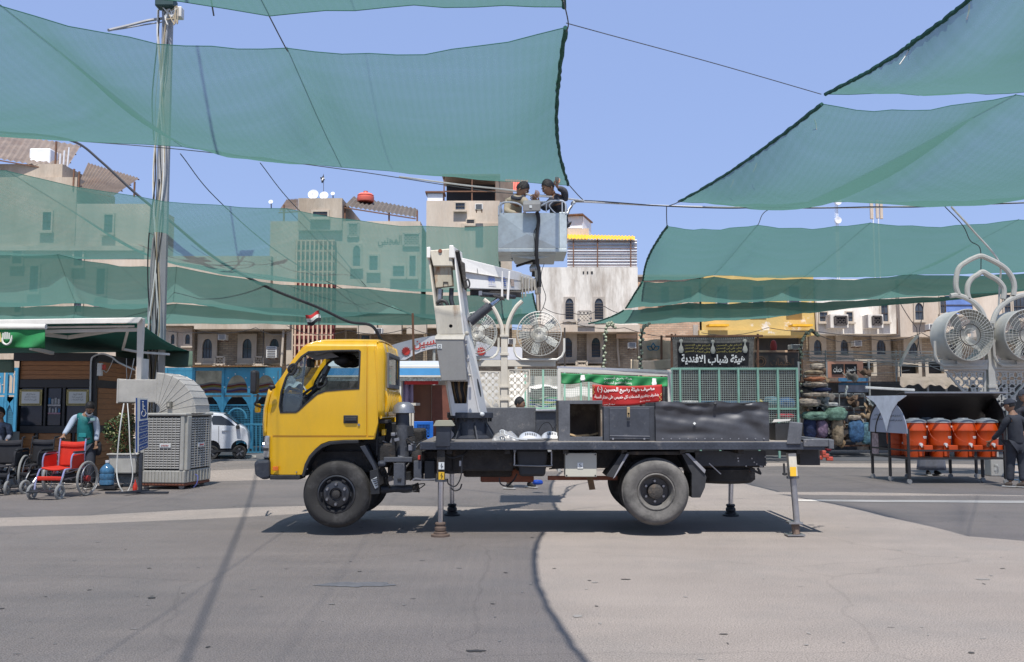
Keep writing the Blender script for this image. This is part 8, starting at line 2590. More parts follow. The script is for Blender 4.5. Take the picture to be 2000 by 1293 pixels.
# --- black banner with white calligraphy
bb=thing("banner","black fringed banner with large white calligraphy and pale vases","banner",P(1395,690,27))
YK=27.0
def bbf(u,v,o=0.0):
 x=1313+160*u
 ins=3*(1-v)
 x=1313+ins+(160-2*ins)*u
 return P(x,719-62*v+2*sin(u*3.14)+1.0*sin(u*20)*(1-v),YK+.05*sin(u*14)*(1-v)-o)
MB().grid(bbf,60,12).build("banner_border",mat("banner_border_grey",(0.13,0.125,0.115),0.85,var=0.5,scale=16),bb,solid=0.005)
MB().grid(lambda u,v:bbf(.055+.89*u,.08+.74*v,.015),50,8).build("banner_field",M_fk,bb,solid=0.004)
lettering(arabic("هيئة شباب الافندية"),M_whitep,bb,lambda u,v:bbf(.10+u,.12+v,.08),.80,.34,bold=0.03)
for r_ in range(3):
 for k in range(2):
  lettering(arabic(("السلام على الحسين","وعلى علي ابن الحسين","وعلى اصحاب الحسين")[r_].replace("ص","س")),mat("gold_print",(0.42,0.36,0.10),0.6),bb,lambda u,v:bbf(.15+k*.39+u,.70-r_*.095+v,.08),.31,.085)
for u in(.105,.495,.89):
 MB().lathe([(0.0,-.42),(.05,-.42),(.08,-.38),(.095,-.30),(.07,-.2),(.03,-.12),(.03,-.05),(.06,-.01),(.08,.05),(.05,.09),(0,.1)],bbf(u,.84,.04),n=14,R=Matrix.Diagonal((0.8,0.3,0.8))).build("vase",mat("vase_grey",(0.36,0.36,0.32),0.7),bb,smooth=True)
m=MB()
for i in range(46):
 u=i/45
 m.tube([bbf(u,.93,.02),bbf(u+.006,.985,.02)],0.012,3).tube([bbf(u,.005,.02),bbf(u+.004,.05,.02)],0.012,3)
m.build("fringe",M_meshd,bb,kind="stuff")
for(u,px,py)in((0.02,1320,652),(0.98,1482,654)):
 MB().tube([bbf(u,.98),P(px,py,YK)],0.02,4).build("tie_cord",M_cable,bb)
MB().tube([P(1300,657,YK),P(1490,656,YK)],0.035,5).build("hanging_pole",M_rust,bb)
for px in(1312,1480):
 MB().tube([P(px,652,YK+.05),(P(px,800,YK).x,YK+.05,0)],0.035,5).build("banner_post",M_rust,bb)
# --- beige awnings with blue petal logo
ba=thing("awning","beige awning wall with a small blue petal logo between brick and black banner","awning",P(1280,720,31))
MB().grid(lambda u,v:P(1246+70*u,664+40*v+1.5*sin(u*9),31+.04*sin(u*20)),20,6).build("upper_cloth",M_tarp,ba,smooth=True,solid=0.01)
MB().grid(lambda u,v:P(1232+84*u,702+20*v+2*sin(u*4),30.6+.1*sin(u*9)),20,6).build("lower_cloth",mat("tarp_pale",(0.58,0.47,0.35),0.9,var=0.1),ba,smooth=True,solid=0.01)
for px in(1252,1292):
 MB().tube([P(px,655,30.8),(P(px,800,30.8).x,30.8,0)],0.04,5).build("post",M_rust,ba)
def petal(c,ang,l,w):
 d=Vector((cos(ang),sin(ang)));n=Vector((-d.y,d.x))
 pts=[]
 for i in range(11):
  t_=i/10;pts.append(Vector(c)+d*l*t_+n*w*sin(pi*t_))
 for i in range(9,0,-1):
  t_=i/10;pts.append(Vector(c)+d*l*t_-n*w*sin(pi*t_))
 return pts
c=P(1276,684,30.85)
for ang in(pi/2,pi*.82,pi*.18):
 o_=petal((c.x,c.z),ang,.26,.08);i_=[Vector((c.x,c.z))+(p-Vector((c.x,c.z)))*.62+Vector((cos(ang),sin(ang)))*.04 for p in o_]
 MB().plate([tuple(p)for p in o_],[[tuple(p)for p in i_]],y0=30.84,y1=30.86).build("logo_petal",mat("petal_blue",(0.03,0.16,0.25),0.6),ba)
sf=thing("shopfront","dark shop fascia with a gold ring emblem and faded gold lettering","shopfront",P(1515,700,33))
m=MB();span_px(m,1474,1560,685,718,33,.2);m.build("fascia",mat("fascia_brown",(0.13,0.105,0.095),0.6,var=0.3,scale=2),sf)
m=MB();span_px(m,1474,1560,684,688,32.95,.25);m.build("fascia_edge",M_tan,sf)
c=P(1486,706,32.95)
for r_ in(.1,.18):
 MB().tube([(c.x+r_*cos(a),32.95,c.z+r_*sin(a))for a in[2*pi*i/20 for i in range(20)]],0.018,4,closed=True).build("ring_emblem",mat("gold_print2",(0.36,0.2,0.12),0.6),sf)
lettering(arabic("الخدمات"),MATS["gold_print2"],sf,lambda u,v:P(1505+u,714-v,32.95),46,14)
ac_box(None,1548,679,22,9,33,"small white air conditioner on the dark shop fascia")
tag(MB().lathe([(0,0),(.11,0),(.13,.16),(.08,.33),(0.0,.38)],P(1511,684,32.8),n=10).build("red_gas_bottle",mat("bottle_dkred",(0.25,0.02,0.02),0.6),None,smooth=True),"dark red bundle standing on the shop fascia ledge","bundle")
# --- street arches of lights (curved lamp strings)
for k,(pts,lb)in enumerate((([(1179,722),(1179,690),(1181,655),(1186,636),(1193,631),(1199,640)],"curved garland pole nearest the white block"),([(1251,724),(1251,690),(1253,655),(1258,638),(1264,634)],"curved garland pole in front of the pink brick house"),([(1562,800),(1562,720),(1564,680),(1572,655),(1584,647),(1598,657)],"leafy garland arch beside the dark shopfront"))):
 t=thing("garland_pole",lb,"garland pole",(P(pts[0][0],800,28).x,28,0),"garland poles along the street")
 p0=P(pts[0][0],pts[0][1],28)
 q=[Vector((p0.x,28,0))]+[P(x,y,28)for x,y in pts]
 MB().tube(smoothpts(q),0.04,6).build("pole",M_grille,t,smooth=True)
 m=MB()
 rnd=random.Random(k)
 sp=smoothpts([P(x,y,28)for x,y in pts],5)
 for p in sp:
  m.sphere(p+Vector((rnd.uniform(-.06,.06),-.05,rnd.uniform(-.04,.04))),0.05,6,4)
 m.build("garland",mat("garland_mix",(0.25,0.28,0.2),0.7,var=0.8,scale=20),t,kind="stuff")
for k,(px,lb)in enumerate(((1103,"thin dark pole between the round fan and the white block"),)):
 tag(MB().tube([P(px,640,30),(P(px,722,30).x,30,0)],0.03,5).build("thin_pole",M_grille),lb,"pole")
# --- clutter of goods right of the truck
rnd=random.Random(77)
M_goods={n:mat("goods_"+n,c,0.85,var=0.75,scale=7,bump=0.9,bscale=14)for n,c in{"blue":(0.05,0.12,0.23),"lilac":(0.19,0.13,0.19),"navy":(0.02,0.03,0.08),"sand":(0.30,0.23,0.15),"green":(0.14,0.24,0.18),"cream":(0.36,0.30,0.235),"red":(0.35,0.04,0.05),"rust":(0.3,0.12,0.06),"white":(0.4,0.4,0.38),"teal":(0.12,0.24,0.28),"yellow":(0.45,0.38,0.12)}.items()}
def sack(label,px,py,w,h,Y,mm,name="sack",cat="sack",group="bundles and sacks of the street stalls",seed=0,sq=0.5):
 c=P(px,py,Y);s=Y/F
 rr=random.Random(seed+int(px))
 ph=[rr.uniform(0,6.28)for _ in range(5)]
 def fn(u,v):
  a=2*pi*u;b=pi*(v-.5)
  cb=abs(cos(b))**sq
  r=1+.08*sin(3*a+ph[0])*cos(b)+.05*sin(7*a+ph[1]+3*v)+.04*sin(9*b+ph[2])
  sx=math.copysign(abs(cos(a))**.8,cos(a));sy=math.copysign(abs(sin(a))**.8,sin(a))
  z=math.copysign(abs(sin(b))**.8,sin(b))
  r+=0.16*mnoise.noise(Vector((3.1*sx+seed,3.1*sy+px,2.4*z)))+0.07*mnoise.noise(Vector((8*sx+seed,8*sy,7*z)))
  return Vector((c.x+w*s/2*r*cb*sx,Y+w*s/2.4*r*cb*sy,c.z+h*s/2*z*(1+.06*sin(4*a+ph[3]))))
 o=MB().grid(fn,24,14).build(name,mm,None,smooth=True,sharp=False)
 return tag(o,label,cat,group)
goods=[("big blue bundle wrapped in a cloth beside the dark water stand",1672,842,30,42,"blue"),("second blue bundle pressed against the dark water stand",1692,846,22,40,"teal"),("lilac bundle behind the deck's tail beam",1604,838,26,34,"lilac"),("dark navy bundle behind the rear jack housing",1582,835,24,44,"navy"),("tall net sack of pale rope coils right of the lilac bundle",1636,842,22,52,"sand"),("green netting heap above the rope sack",1632,808,40,26,"green"),("wide green covered heap behind the rear jack",1590,812,46,16,"green"),("cream sack lying on the green heap",1580,786,40,16,"cream"),("blue plastic bag bundle inside the mint cage corner",1535,787,34,20,"blue"),("pale turquoise bag beside the blue bag in the cage",1506,784,26,18,"teal"),("yellow bag at the left of the cage bag pile",1483,788,14,14,"yellow"),("red bag lying on the white ledge behind the locker box",1532,812,34,9,"red"),("rolled rust-coloured carpet in the brown stack",1590,740,40,9,"rust"),("pale folded mat in the brown stack under the carpet roll",1592,751,44,9,"cream"),("sand-coloured roll near the top of the brown stack",1588,728,36,9,"sand"),("dark brown roll low in the brown stack",1604,761,34,8,"navy"),("pale pink folded cloth at the bottom of the brown stack",1594,771,46,9,"cream"),("beige cloth heap crowning the brown stack",1596,716,26,12,"cream"),("small red bundle on the kerb by the rope sack",1618,876,12,10,"red"),("beige folded boxes on top of the blue bundle",1668,816,24,10,"cream"),("white basin wedged above the green netting",1624,790,26,8,"white")]
for i,(lb,px,py,w,h,c)in enumerate(goods):
 sack(lb,px,py,w,h,26.0 if px>1560 else 25.2,M_goods[c],seed=i*13)
rc=random.Random(91)
KIND=[("crumpled grey cardboard flap","cardboard"),("dusty brown cloth","cloth"),("flattened tan carton","carton"),("faded plastic sheet","plastic sheet"),("small dark crate","crate")]
SPOT=["high on the brown stack","low on the brown stack","against the rack upright","on the green netting","beside the rope sack","in front of the glass case","under the salmon board","on the kerb behind the tail beam","beside the big blue bundle","above the lilac bundle","under the blue poster"]
for i in range(44):
 kn,sp_=KIND[i%5],SPOT[(i*3)%11]
 px=rc.uniform(1566,1704);py=rc.uniform(716,868)
 c=P(px,py,26.4+rc.uniform(-.3,.4))
 w,h=rc.uniform(.12,.42),rc.uniform(.05,.22)
 m=MB()
 ph=rc.uniform(0,6)
 m.grid(lambda u,v:c+Vector((w*(u-.5)+.04*sin(v*5+ph),.18*sin(u*4+ph)+.1*v,h*(v-.5)+.07*sin(u*6+ph)*(1-v)+.04*sin(u*13+ph))),9,4)
 mm=[mat("card_grey",(0.2,0.18,0.16),0.9,var=.5,scale=8),mat("cloth_brown",(0.14,0.09,0.06),0.9,var=.6,scale=8),mat("carton_tan",(0.30,0.21,0.13),0.9,var=.4,scale=8),mat("plastic_faded",(0.33,0.36,0.36),0.5,var=.5,scale=9),M_shopdk][i%5]
 o=m.build("scrap",mm,None,smooth=True,solid=0.012)
 tag(o,kn[0]+" "+sp_+(" nearer the truck" if px<1635 else " nearer the water stand")+("" if i<22 else ", buried"),kn[1],"scraps among the street goods")
o=sack("white sheet of plastic bottles low inside the mint cage",1345,788,40,12,25.0,M_goods["white"],seed=5)
sack("light blue water packs inside the mint cage",1395,790,44,10,25.0,M_goods["teal"],seed=9)
t=thing("shelf_rack","rusty rack behind the bundles holding the carpet stack","rack",(P(1600,860,27).x,27,0))
for px in(1562,1617,1700):
 m=MB();span_px(m,px-1.5,px+1.5,706,880,27,.07,bot=0);m.build("upright",M_meshd,t)
for py in(745,776,800,870):
 m=MB();span_px(m,1562,1700,py,py+2,26.9,.5);m.build("shelf",M_rust,t)
m=MB();span_px(m,1560,1760,745,885,28.2,.1,bot=0.1);m.build("back_sheet",mat("stall_back",(0.07,0.065,0.065),0.9,var=0.6,scale=3),t)
t=thing("shop_sign","salmon-pink shop board with two dark lettered plates","sign",P(1650,720,27.5))
m=MB();span_px(m,1614,1686,706,738,27.5,.12);m.build("board",mat("salmon_board",(0.55,0.27,0.18),0.6,var=0.12,scale=2),t)
for(x0,x1)in((1625,1648),(1651,1674)):
 m=MB();span_px(m,x0,x1,711,731,27.46,.03);m.build("plate",M_fk,t)
 lettering(arabic("خدمات" if x0==1625 else "الحسين"),M_whitep,t,lambda u,v:P(x0+3+u,727-v,27.44),17,11,bold=0.02)
t=thing("poster","blue and white landscape poster under the salmon shop board","poster",P(1667,752,27.2))
m=MB();span_px(m,1638,1698,738,752,27.2,.03);m.build("upper_half",mat("poster_blue",(0.08,0.25,0.45),0.6,var=0.5,scale=5),t)
m=MB();span_px(m,1638,1698,752.2,766,27.2,.03);m.build("lower_half",mat("poster_grey",(0.35,0.38,0.45),0.6,var=0.3,scale=5),t)
t=thing("glass_case","grey framed display case below the blue poster","display case",(P(1668,850,27).x,27,0))
for px in(1618,1640,1668,1690):
 m=MB();span_px(m,px-1,px+1,768,830,26.8,.05);m.build("frame_bar",M_meshd,t)
for py in(768,793,828):
 m=MB();span_px(m,1618,1690,py,py+2,26.8,.05);m.build("frame_bar",M_meshd,t)
m=MB();span_px(m,1619,1689,769,829,26.95,.05);m.build("pane",mat("case_pane",(0.08,0.085,0.09),0.3,var=0.4),t)
t=thing("scaffold_lines","grey scaffold rails and sagging wires strung over the stalls on the right","scaffold",P(1750,700,30))
for(y,x0,x1)in((686,1570,1860),(692,1570,1860),(699,1565,1870),(706,1600,1860)):
 MB().tube([P(x0,y,30),P(x1,y+1,30)],0.02,4).build("rail",M_meshd,t)
for px in(1612,1750,1758):
 MB().tube([P(px,684,30),(P(px,800,30).x,30,0)],0.025,4).build("upright",M_meshd,t)
m=MB()
for i in range(34):
 x0=rnd.uniform(1560,1850);x1=x0+rnd.uniform(60,220);y0=rnd.uniform(684,712);y1=y0+rnd.uniform(-8,18)
 m.tube(sagline(P(x0,y0,29.8),P(x1,y1,29.9),rnd.uniform(.02,.25),8),0.010,3)
m.build("wires",M_meshd,t,kind="stuff")
for k,(x0,x1,y0,y1,lb)in enumerate(((1670,1712,702,734,"grey box frame window next to the salmon shop board"),(1755,1800,706,736,"pale box balcony under the sagging wires"),(1808,1850,700,736,"second pale box balcony nearer the twin fans"))):
 t=thing("window_box",lb,"window box",P((x0+x1)/2,y1,33))
 a,b=P(x0,y1,33),P(x1,y0,33)
 MB().plate([(a.x,a.z),(b.x,a.z),(b.x,b.z),(a.x,b.z)],[[(a.x+.12,a.z+.12),(b.x-.12,a.z+.12),(b.x-.12,b.z-.12),(a.x+.12,b.z-.12)]],y0=33,y1=33.3).build("frame",M_frame,t)
 MB().span((a.x+.1,33.25,a.z+.1),(b.x-.1,33.29,b.z-.1)).build("pane",M_shopdk,t)
tag(MB().tube([P(1792,656,29),P(1778,672,29),P(1764,700,29),P(1757,716,29)],0.05,6).build("pale_drain_pipe",M_lat),"pale crooked pipe slanting over the sagging wires","pipe")
t=thing("torn_awning","torn pale tarpaulin awning ragged along its lower edge behind the water stand","awning",P(1830,760,26))
MB().grid(lambda u,v:P(1758+190*u,736+(16+6*u)*v+(3*sin(u*31)+2.5*sin(u*57))*v*v,26+.8*(1-v)),70,4).build("cloth",mat("torn_cloth",(0.42,0.34,0.27),0.9,var=0.2,scale=3),t,solid=0.01)
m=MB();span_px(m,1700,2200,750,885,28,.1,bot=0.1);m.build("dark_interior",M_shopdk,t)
for px in(1768,1812,1848,1888,1965):
 MB().tube([P(px,752,26.2),(P(px,800,26.2).x,26.2,0)],0.035,4).build("post",M_meshd,t)
tag(MB().tube([P(1690,757,25.5),P(1786,762,25.5)],0.04,5).build("fluorescent_tube",M_whitep),"long white tube lamp under the torn awning's left end","tube lamp")
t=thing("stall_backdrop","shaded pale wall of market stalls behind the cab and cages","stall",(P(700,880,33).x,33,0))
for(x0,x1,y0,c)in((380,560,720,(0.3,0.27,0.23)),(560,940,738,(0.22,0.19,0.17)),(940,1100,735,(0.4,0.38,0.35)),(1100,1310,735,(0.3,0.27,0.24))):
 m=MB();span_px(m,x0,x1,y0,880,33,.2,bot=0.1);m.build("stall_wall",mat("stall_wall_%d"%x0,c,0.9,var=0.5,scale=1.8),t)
# --------------------------- water dispenser stand with orange coolers
M_orc=mat("cooler_orange",(0.62,0.075,0.006),0.42,var=0.06,scale=4,coat=0.15)
M_orl=mat("cooler_lid",(0.22,0.25,0.28),0.5,var=0.1)
M_stand=mat("stand_black",(0.03,0.028,0.028),0.5,var=0.3,scale=5)
M_hood=mat("hood_black",(0.035,0.03,0.028),0.4,var=0.2,scale=3)
M_silver=mat("panel_lavender",(0.38,0.40,0.47),0.45,var=0.06)
WY=17.3
ws=thing("water_stand","black wheeled water stand with a hinged curved hood and lettered end panel","water stand",(P(1830,945,WY+.5).x,WY+.6,0))
def W(px,py,d=0.0):return P(px,py,WY+d)
xl,xr=W(1775,900).x,W(1963,900).x
xbk=P(1704,900,WY+1.35).x
BK=1.35
zc=W(0,896).z
def corner(f,d):
 return Vector((xl+(xr-xl)*f+(xbk-xl)*d/BK*(1-f)+0.10*d*f,WY+d,0))
legs=[(0,0),(1,0),(0,BK),(1,BK),(0,BK*.5),(0.33,BK),(0.75,BK),(0.86,.4)]
for(f,d)in legs:
 p=corner(f,d)
 lg=MB().tube([(p.x,p.y,0.10),(p.x,p.y,zc)],0.032,4).build("leg",M_stand,ws)
 MB().lathe([(0.045,-.018),(0.05,0),(0.045,.018)],(p.x,p.y,0.05),axis='Y',n=12).build("castor",M_greyrub,lg)
for(z,m_)in((zc,"tray_rail"),(W(0,880).z,"guard_rail")):
 for(a,b)in(((0,0),(1,0)),((0,BK),(1,BK)),((0,0),(0,BK)),((1,0),(1,BK))):
  pa,pb=corner(*a),corner(*b)
  MB().tube([(pa.x,pa.y,z),(pb.x,pb.y,z)],0.022,4).build(m_,M_stand,ws)
m=MB();q=[corner(0,0),corner(1,0),corner(1,BK),corner(0,BK)]
m.add([(p.x,p.y,zc+.012)for p in q],[(0,1,2,3)]);m.build("tray",M_stand,ws,solid=0.015)
for(f,d)in((0,0),(1,0),(0,BK),(1,BK),(0,BK/2)):
 p=corner(f,d)
 MB().tube([(p.x,p.y,zc),(p.x,p.y,W(0,838).z)],0.028,4).build("upright",M_stand,ws)
ztip=W(0,772).z;zbt=P(1740,845,WY+.6).z
def endp(s,z,out=0.0):
 p=corner(0,BK*s)
 return Vector((p.x-out,p.y-out*.4,z))
def leaf(s0,s1,name):
 pts=[]
 hgt=ztip-zbt-.1
 for i in range(13):
  t_=i/12
  pts.append((s0+(s1-s0)*(1-cos(t_*pi/2)),zbt+hgt*sin(t_*pi/2)))
 inner=[(s1-(s1-s0)*.12*0,zbt+hgt*.55),(s1,zbt)]
 poly=pts+[(s1,zbt)]
 return MB().plate(poly,[],fn=lambda u,v,y:tuple(endp(u,v,y)),y0=0.02,y1=0.04).build(name,M_silver,ws)
leaf(-0.02,0.5,"end_panel");leaf(1.02,0.5,"end_panel")
m=MB()
hg=ztip-zbt
poly=[(.5,zbt+hg*.04),(.42,zbt+hg*.34),(.33,zbt+hg*.58),(.18,zbt+hg*.82),(-.04,zbt+hg*.97),(-.06,ztip),(1.06,ztip),(1.04,zbt+hg*.97),(.82,zbt+hg*.82),(.68,zbt+hg*.60),(.58,zbt+hg*.36)]
m.plate(poly,[],fn=lambda u,v,y:tuple(endp(u,v,y)),y0=0.045,y1=0.06).build("v_strip",mat("strip_lit_white",(0.85,0.86,0.88),0.4),ws)  # white raised to stand in for light falling from above
for(s0,s1,zz)in((.12,.40,.42),(.08,.42,.30),(.62,.84,.44),(.60,.90,.32)):
 lettering(arabic("السلام على الحسين"),M_black_ink,ws,lambda u,v:endp(s1-(s1-s0)*u,zbt+hg*zz+v*.05,.055),1.0,1.0,bold=0.02)
for(s0,s1,c)in((.08,.44,"cooler_orange"),(.56,.80,"cooler_orange")):
 MB().plate([(s0,zc+.03),(s1,zc+.03),(s1,zbt),(s0,zbt)],[],fn=lambda u,v,y:tuple(endp(u,v,y)),y0=-0.3,y1=-0.28).build("orange_panel",M_orc,ws)
MB().plate([(.80,zc+.03),(1.0,zc+.03),(1.0,zbt-.02),(.80,zbt-.02)],[],fn=lambda u,v,y:tuple(endp(u,v,y)),y0=0.0,y1=0.01).build("faded_poster",mat("faded_poster",(0.35,0.26,0.25),0.7,var=0.6,scale=12),ws)
def hood(side):
 def fn(u,v):
  f=-0.03+1.06*u
  a=(pi/2)*v
  if side==0:
   d=BK*.5-0.55*(1-cos(a))-.0
   z=zbt+(ztip+.02-zbt)*sin(a)*1.0
   z=W(0,850).z+(ztip+.05-W(0,850).z)*v
   d=BK*.5+.42-0.95*v**2.2
  else:
   d=BK*.5+0.55*v
   z=ztip-(ztip-zbt)*(1-cos(a))*1.0+0
   d=BK*.5+BK*.5*sin(a)
   z=zbt+(ztip-zbt-.03)*cos(a)
  p=corner(f,max(-.2,d))
  return Vector((p.x,WY+d,z))
 return MB().grid(fn,12,10).build("hood",M_hood,ws,smooth=True,solid=0.012)
hood(0);hood(1)
pa,pb=corner(-.03,0),corner(1.03,0)
MB().tube([(corner(-.03,.1).x,WY+.1-.2+.02,ztip+.05),(corner(1.03,.1).x,WY-.08,ztip+.05)],0.02,5).build("hood_edge",M_steel,ws)
m=MB().plate([(BK*.5+.4-.95*(1-i/12)**2.2 if False else 0,0)for i in range(3)]and[(0.0,W(0,850).z),(.9,W(0,850).z),(.9,ztip-.05),(.45,ztip-.02),(.1,W(0,800).z),(-.02,W(0,825).z)],[],fn=lambda u,v,y:(corner(1.02,0).x+.1*u+y,WY+u,v),y0=0,y1=.012)
m.build("hood_end",M_hood,ws)
def orange_cooler(label,f,d):
 p=corner(f,d)
 z0=zc+0.02
 t=thing("drink_cooler",label,"drink cooler",(p.x,p.y,z0),"orange drink coolers on the water stand")
 c=(p.x,p.y,0)
 zt_c=W(0,824).z;zl_=W(0,872).z
 MB().lathe([(0.17,z0),(0.185,zl_),(0.0,zl_)],c,n=28).build("pedestal",M_orc,t,smooth=True)
 MB().lathe([(0.19,zl_),(0.205,zl_+.01),(0.212,zl_+.12),(0.214,zl_+.28),(0.222,zl_+.29),(0.222,zl_+.32),(0.216,zl_+.33),(0.214,zt_c-.02),(0.2,zt_c)],c,n=32).build("barrel",M_orc,t,smooth=True)
 MB().lathe([(0.222,zt_c-.012),(0.224,zt_c+.006),(0.2,zt_c+.03),(0.10,zt_c+.055),(0.09,zt_c+.07),(0.0,zt_c+.07)],c,n=32).build("lid",M_orl,t,smooth=True)
 MB().lathe([(0.225,zt_c-.018),(0.227,zt_c-.004)],c,n=32,cap=False).build("lid_rim",M_whitep,t,smooth=True)
 MB().box((p.x+.03,p.y-.2,z0+.12),(0.09,0.06,0.22)).build("tap_column",M_orc,t,bevel=0.01)
 MB().box((p.x+.12,p.y-.26,z0+.17),(0.17,0.13,0.12)).build("drip_box",M_orc,t,bevel=0.012)
 MB().lathe([(0.03,-.05),(0.035,0)],(p.x+.02,p.y-.2,zl_+.03),axis='Y',n=12).build("tap",M_whitep,t)
 MB().tube([(p.x+.02,p.y-.25,zl_+.03),(p.x+.02,p.y-.26,zl_-.02)],0.012,6).build("tap_spout",M_whitep,t)
 for s in(-1,1):
  MB().tube([(p.x+.222*s,p.y,zt_c-.1),(p.x+.24*s,p.y-.02,zt_c-.1)],0.02,6).build("handle_lug",M_whitep,t)
 MB().tube(smoothpts([(p.x-.23,p.y-.03,zt_c-.1),(p.x-.21,p.y-.15,zt_c-.28),(p.x-.1,p.y-.225,zt_c-.38),(p.x+.02,p.y-.23,zt_c-.40)]),0.003,5).build("wire_handle",M_orc,t)
 def onb(u,v):
  a=radians(-90+48)+0
  a=radians(-52+(u-.5)*34)
  return(p.x+.219*cos(a),p.y+.219*sin(a),zl_+.16+v*.04)
 lettering("RAHEEM",M_whitep,t,onb,1.0,1.0,bold=0.02)if False else MB().grid(lambda u,v:onb(u,v*.7),8,1).build("name_strip",M_whitep,t)
 MB().grid(lambda u,v:onb(.1+u*.8,-.45+v*.25),8,1).build("name_strip",M_whitep,t)
 return t
for f,lb in((0.17,"orange drink cooler nearest the lettered end panel"),(0.42,"second orange drink cooler from the lettered end panel"),(0.67,"third orange drink cooler from the lettered end panel"),(0.90,"orange drink cooler beside the hand of the man in black")):
 orange_cooler(lb,f,0.36)
for f,lb in((0.17,"rear-row orange cooler seen past the end panel, nearer the truck"),(0.45,"rear-row orange cooler hidden behind the front pair")):
 orange_cooler(lb,f,1.0)
t=thing("wire_stand","light blue wire stand at the feet of the man in black","wire stand",(P(1998,945,16.6).x,16.6,0))
for(dx,dy)in((0,0),(.35,0),(.35,.3),(0,.3)):
 x=P(1990,945,16.6).x+dx
 MB().tube([(x,16.6+dy,0),(x+.03,16.6+dy,.4)],0.010,5).build("leg",mat("pale_blue_wire",(0.3,0.5,0.6),0.4),t)
for z in(.12,.26,.4):
 x=P(1990,945,16.6).x
 MB().tube([(x,16.6,z),(x+.36,16.6,z),(x+.36,16.9,z),(x,16.9,z)],0.009,5,closed=True).build("ring",MATS["pale_blue_wire"],t)
sack("crumpled pinkish bag at the foot of the white fan post",1938,938,24,12,19.0,M_goods["cream"],seed=3)
sack("pale carton standing under the stand beside the fan post",1944,915,12,22,19.2,M_goods["white"],seed=4)
band("painted_sun_strip",[(1556,979),(1700,981),(1850,982),(2100,984)],[(1556,976),(1700,977),(1850,977.5),(2100,979)],M_pale,0.005)  # pale strip paints the sunlight falling between two net shadows
# --------------------------- people
M_skin=mat("skin",(0.30,0.165,0.10),0.55,var=0.08,scale=8)
M_skin2=mat("skin_fair",(0.34,0.19,0.12),0.55,var=0.08,scale=8)
M_hair=mat("hair_black",(0.012,0.010,0.009),0.5,var=0.3,scale=20,bump=0.5,bscale=120)
M_eye=mat("eye_white",(0.6,0.58,0.55),0.3)
M_lip=mat("lip",(0.22,0.08,0.06),0.5)
M_teal=mat("vest_teal",(0.006,0.14,0.14),0.6,var=0.2,scale=9,bump=0.3,bscale=25)
M_shirt=mat("shirt_pale_blue",(0.40,0.46,0.55),0.85,var=0.08,scale=10,bump=0.3,bscale=30)
M_trou=mat("trousers_grey",(0.05,0.055,0.07),0.9,var=0.15,scale=8,bump=0.3,bscale=25)
M_blkc=mat("black_clothes",(0.035,0.038,0.048),0.85,var=0.25,scale=8,bump=0.5,bscale=18)
M_beigec=mat("beige_tunic",(0.42,0.36,0.26),0.9,var=0.12,scale=8,bump=0.4,bscale=20)
M_pattern=mat("dark_patterned_shirt",(0.05,0.05,0.06),0.85,var=0.7,scale=26)
M_robe=mat("robe_grey",(0.17,0.18,0.215),0.9,var=0.1,scale=5,bump=0.3,bscale=15)
M_shoe=mat("shoe_dark",(0.03,0.03,0.03),0.7)
M_sole=mat("shoe_sole",(0.5,0.48,0.44),0.8)
def skinned(name,verts,edges,radii,m,parent,sub=1,root=0):
 org=ORG[parent.name]
 me=bpy.data.meshes.new(name)
 me.from_pydata([tuple(Vector(v)-org)for v in verts],edges,[])
 o=bpy.data.objects.new(name,me)
 _link(o)
 o.parent=parent
 ORG[o.name]=org
 sm=o.modifiers.new("skin",'SKIN')
 sm.use_smooth_shade=True
 sm.branch_smoothing=0.6
 if not me.skin_vertices:
  bpy.context.view_layer.update()
 for i,r in enumerate(radii):
  sv=me.skin_vertices[0].data[i]
  sv.radius=(r,r)if not isinstance(r,tuple)else r
  sv.use_root=(i==root)
 s=o.modifiers.new("subdivision",'SUBSURF')
 s.levels=sub;s.render_levels=sub
 dg=bpy.context.evaluated_depsgraph_get()
 nm=bpy.data.meshes.new_from_object(o.evaluated_get(dg))
 o.modifiers.clear()
 o.data=nm
 nm.materials.clear();nm.materials.append(m)
 nm.shade_smooth()
 return o
def lerp(a,b,t):return Vector(a).lerp(Vector(b),t)
def hand(verts,edges,radii,wi,wrist,dirv,palmn,curl,sc=1.0,thumb_side=1):
 """palm, four unequal bent fingers and a thumb, joined on to the wrist vertex wi"""
 d=Vector(dirv).normalized();n=Vector(palmn).normalized()
 s=d.cross(n).normalized()*thumb_side
 w=Vector(wrist)
 def addv(p,r):
  verts.append(tuple(p));radii.append(r);return len(verts)-1
 palm=addv(w+d*0.045*sc,(0.026*sc,0.020*sc));edges.append((wi,palm))
 for k,(off,ln)in enumerate(((0.030,.072),(0.010,.080),(-0.011,.075),(-0.030,.058))):
  base=addv(w+d*0.085*sc+s*off*sc,0.011*sc);edges.append((palm,base))
  p=w+d*0.085*sc+s*off*sc
  dd=d.copy();prev=base
  for j in range(3):
   dd=(Matrix.Rotation(curl*(0.6+.25*j),3,s*thumb_side)@dd).normalized()
   p=p+dd*ln*sc*(0.45,0.32,0.25)[j]
   nx_=addv(p,(0.0088,0.008,0.0068)[j]*sc);edges.append((prev,nx_));prev=nx_
 tb=addv(w+d*0.03*sc+s*0.03*sc,0.013*sc);edges.append((palm,tb))
 t2=addv(w+d*0.06*sc+s*0.052*sc-n*.01*sc,0.011*sc);edges.append((tb,t2))
 t3=addv(w+d*0.085*sc+s*0.055*sc-n*.025*sc,0.009*sc);edges.append((t2,t3))
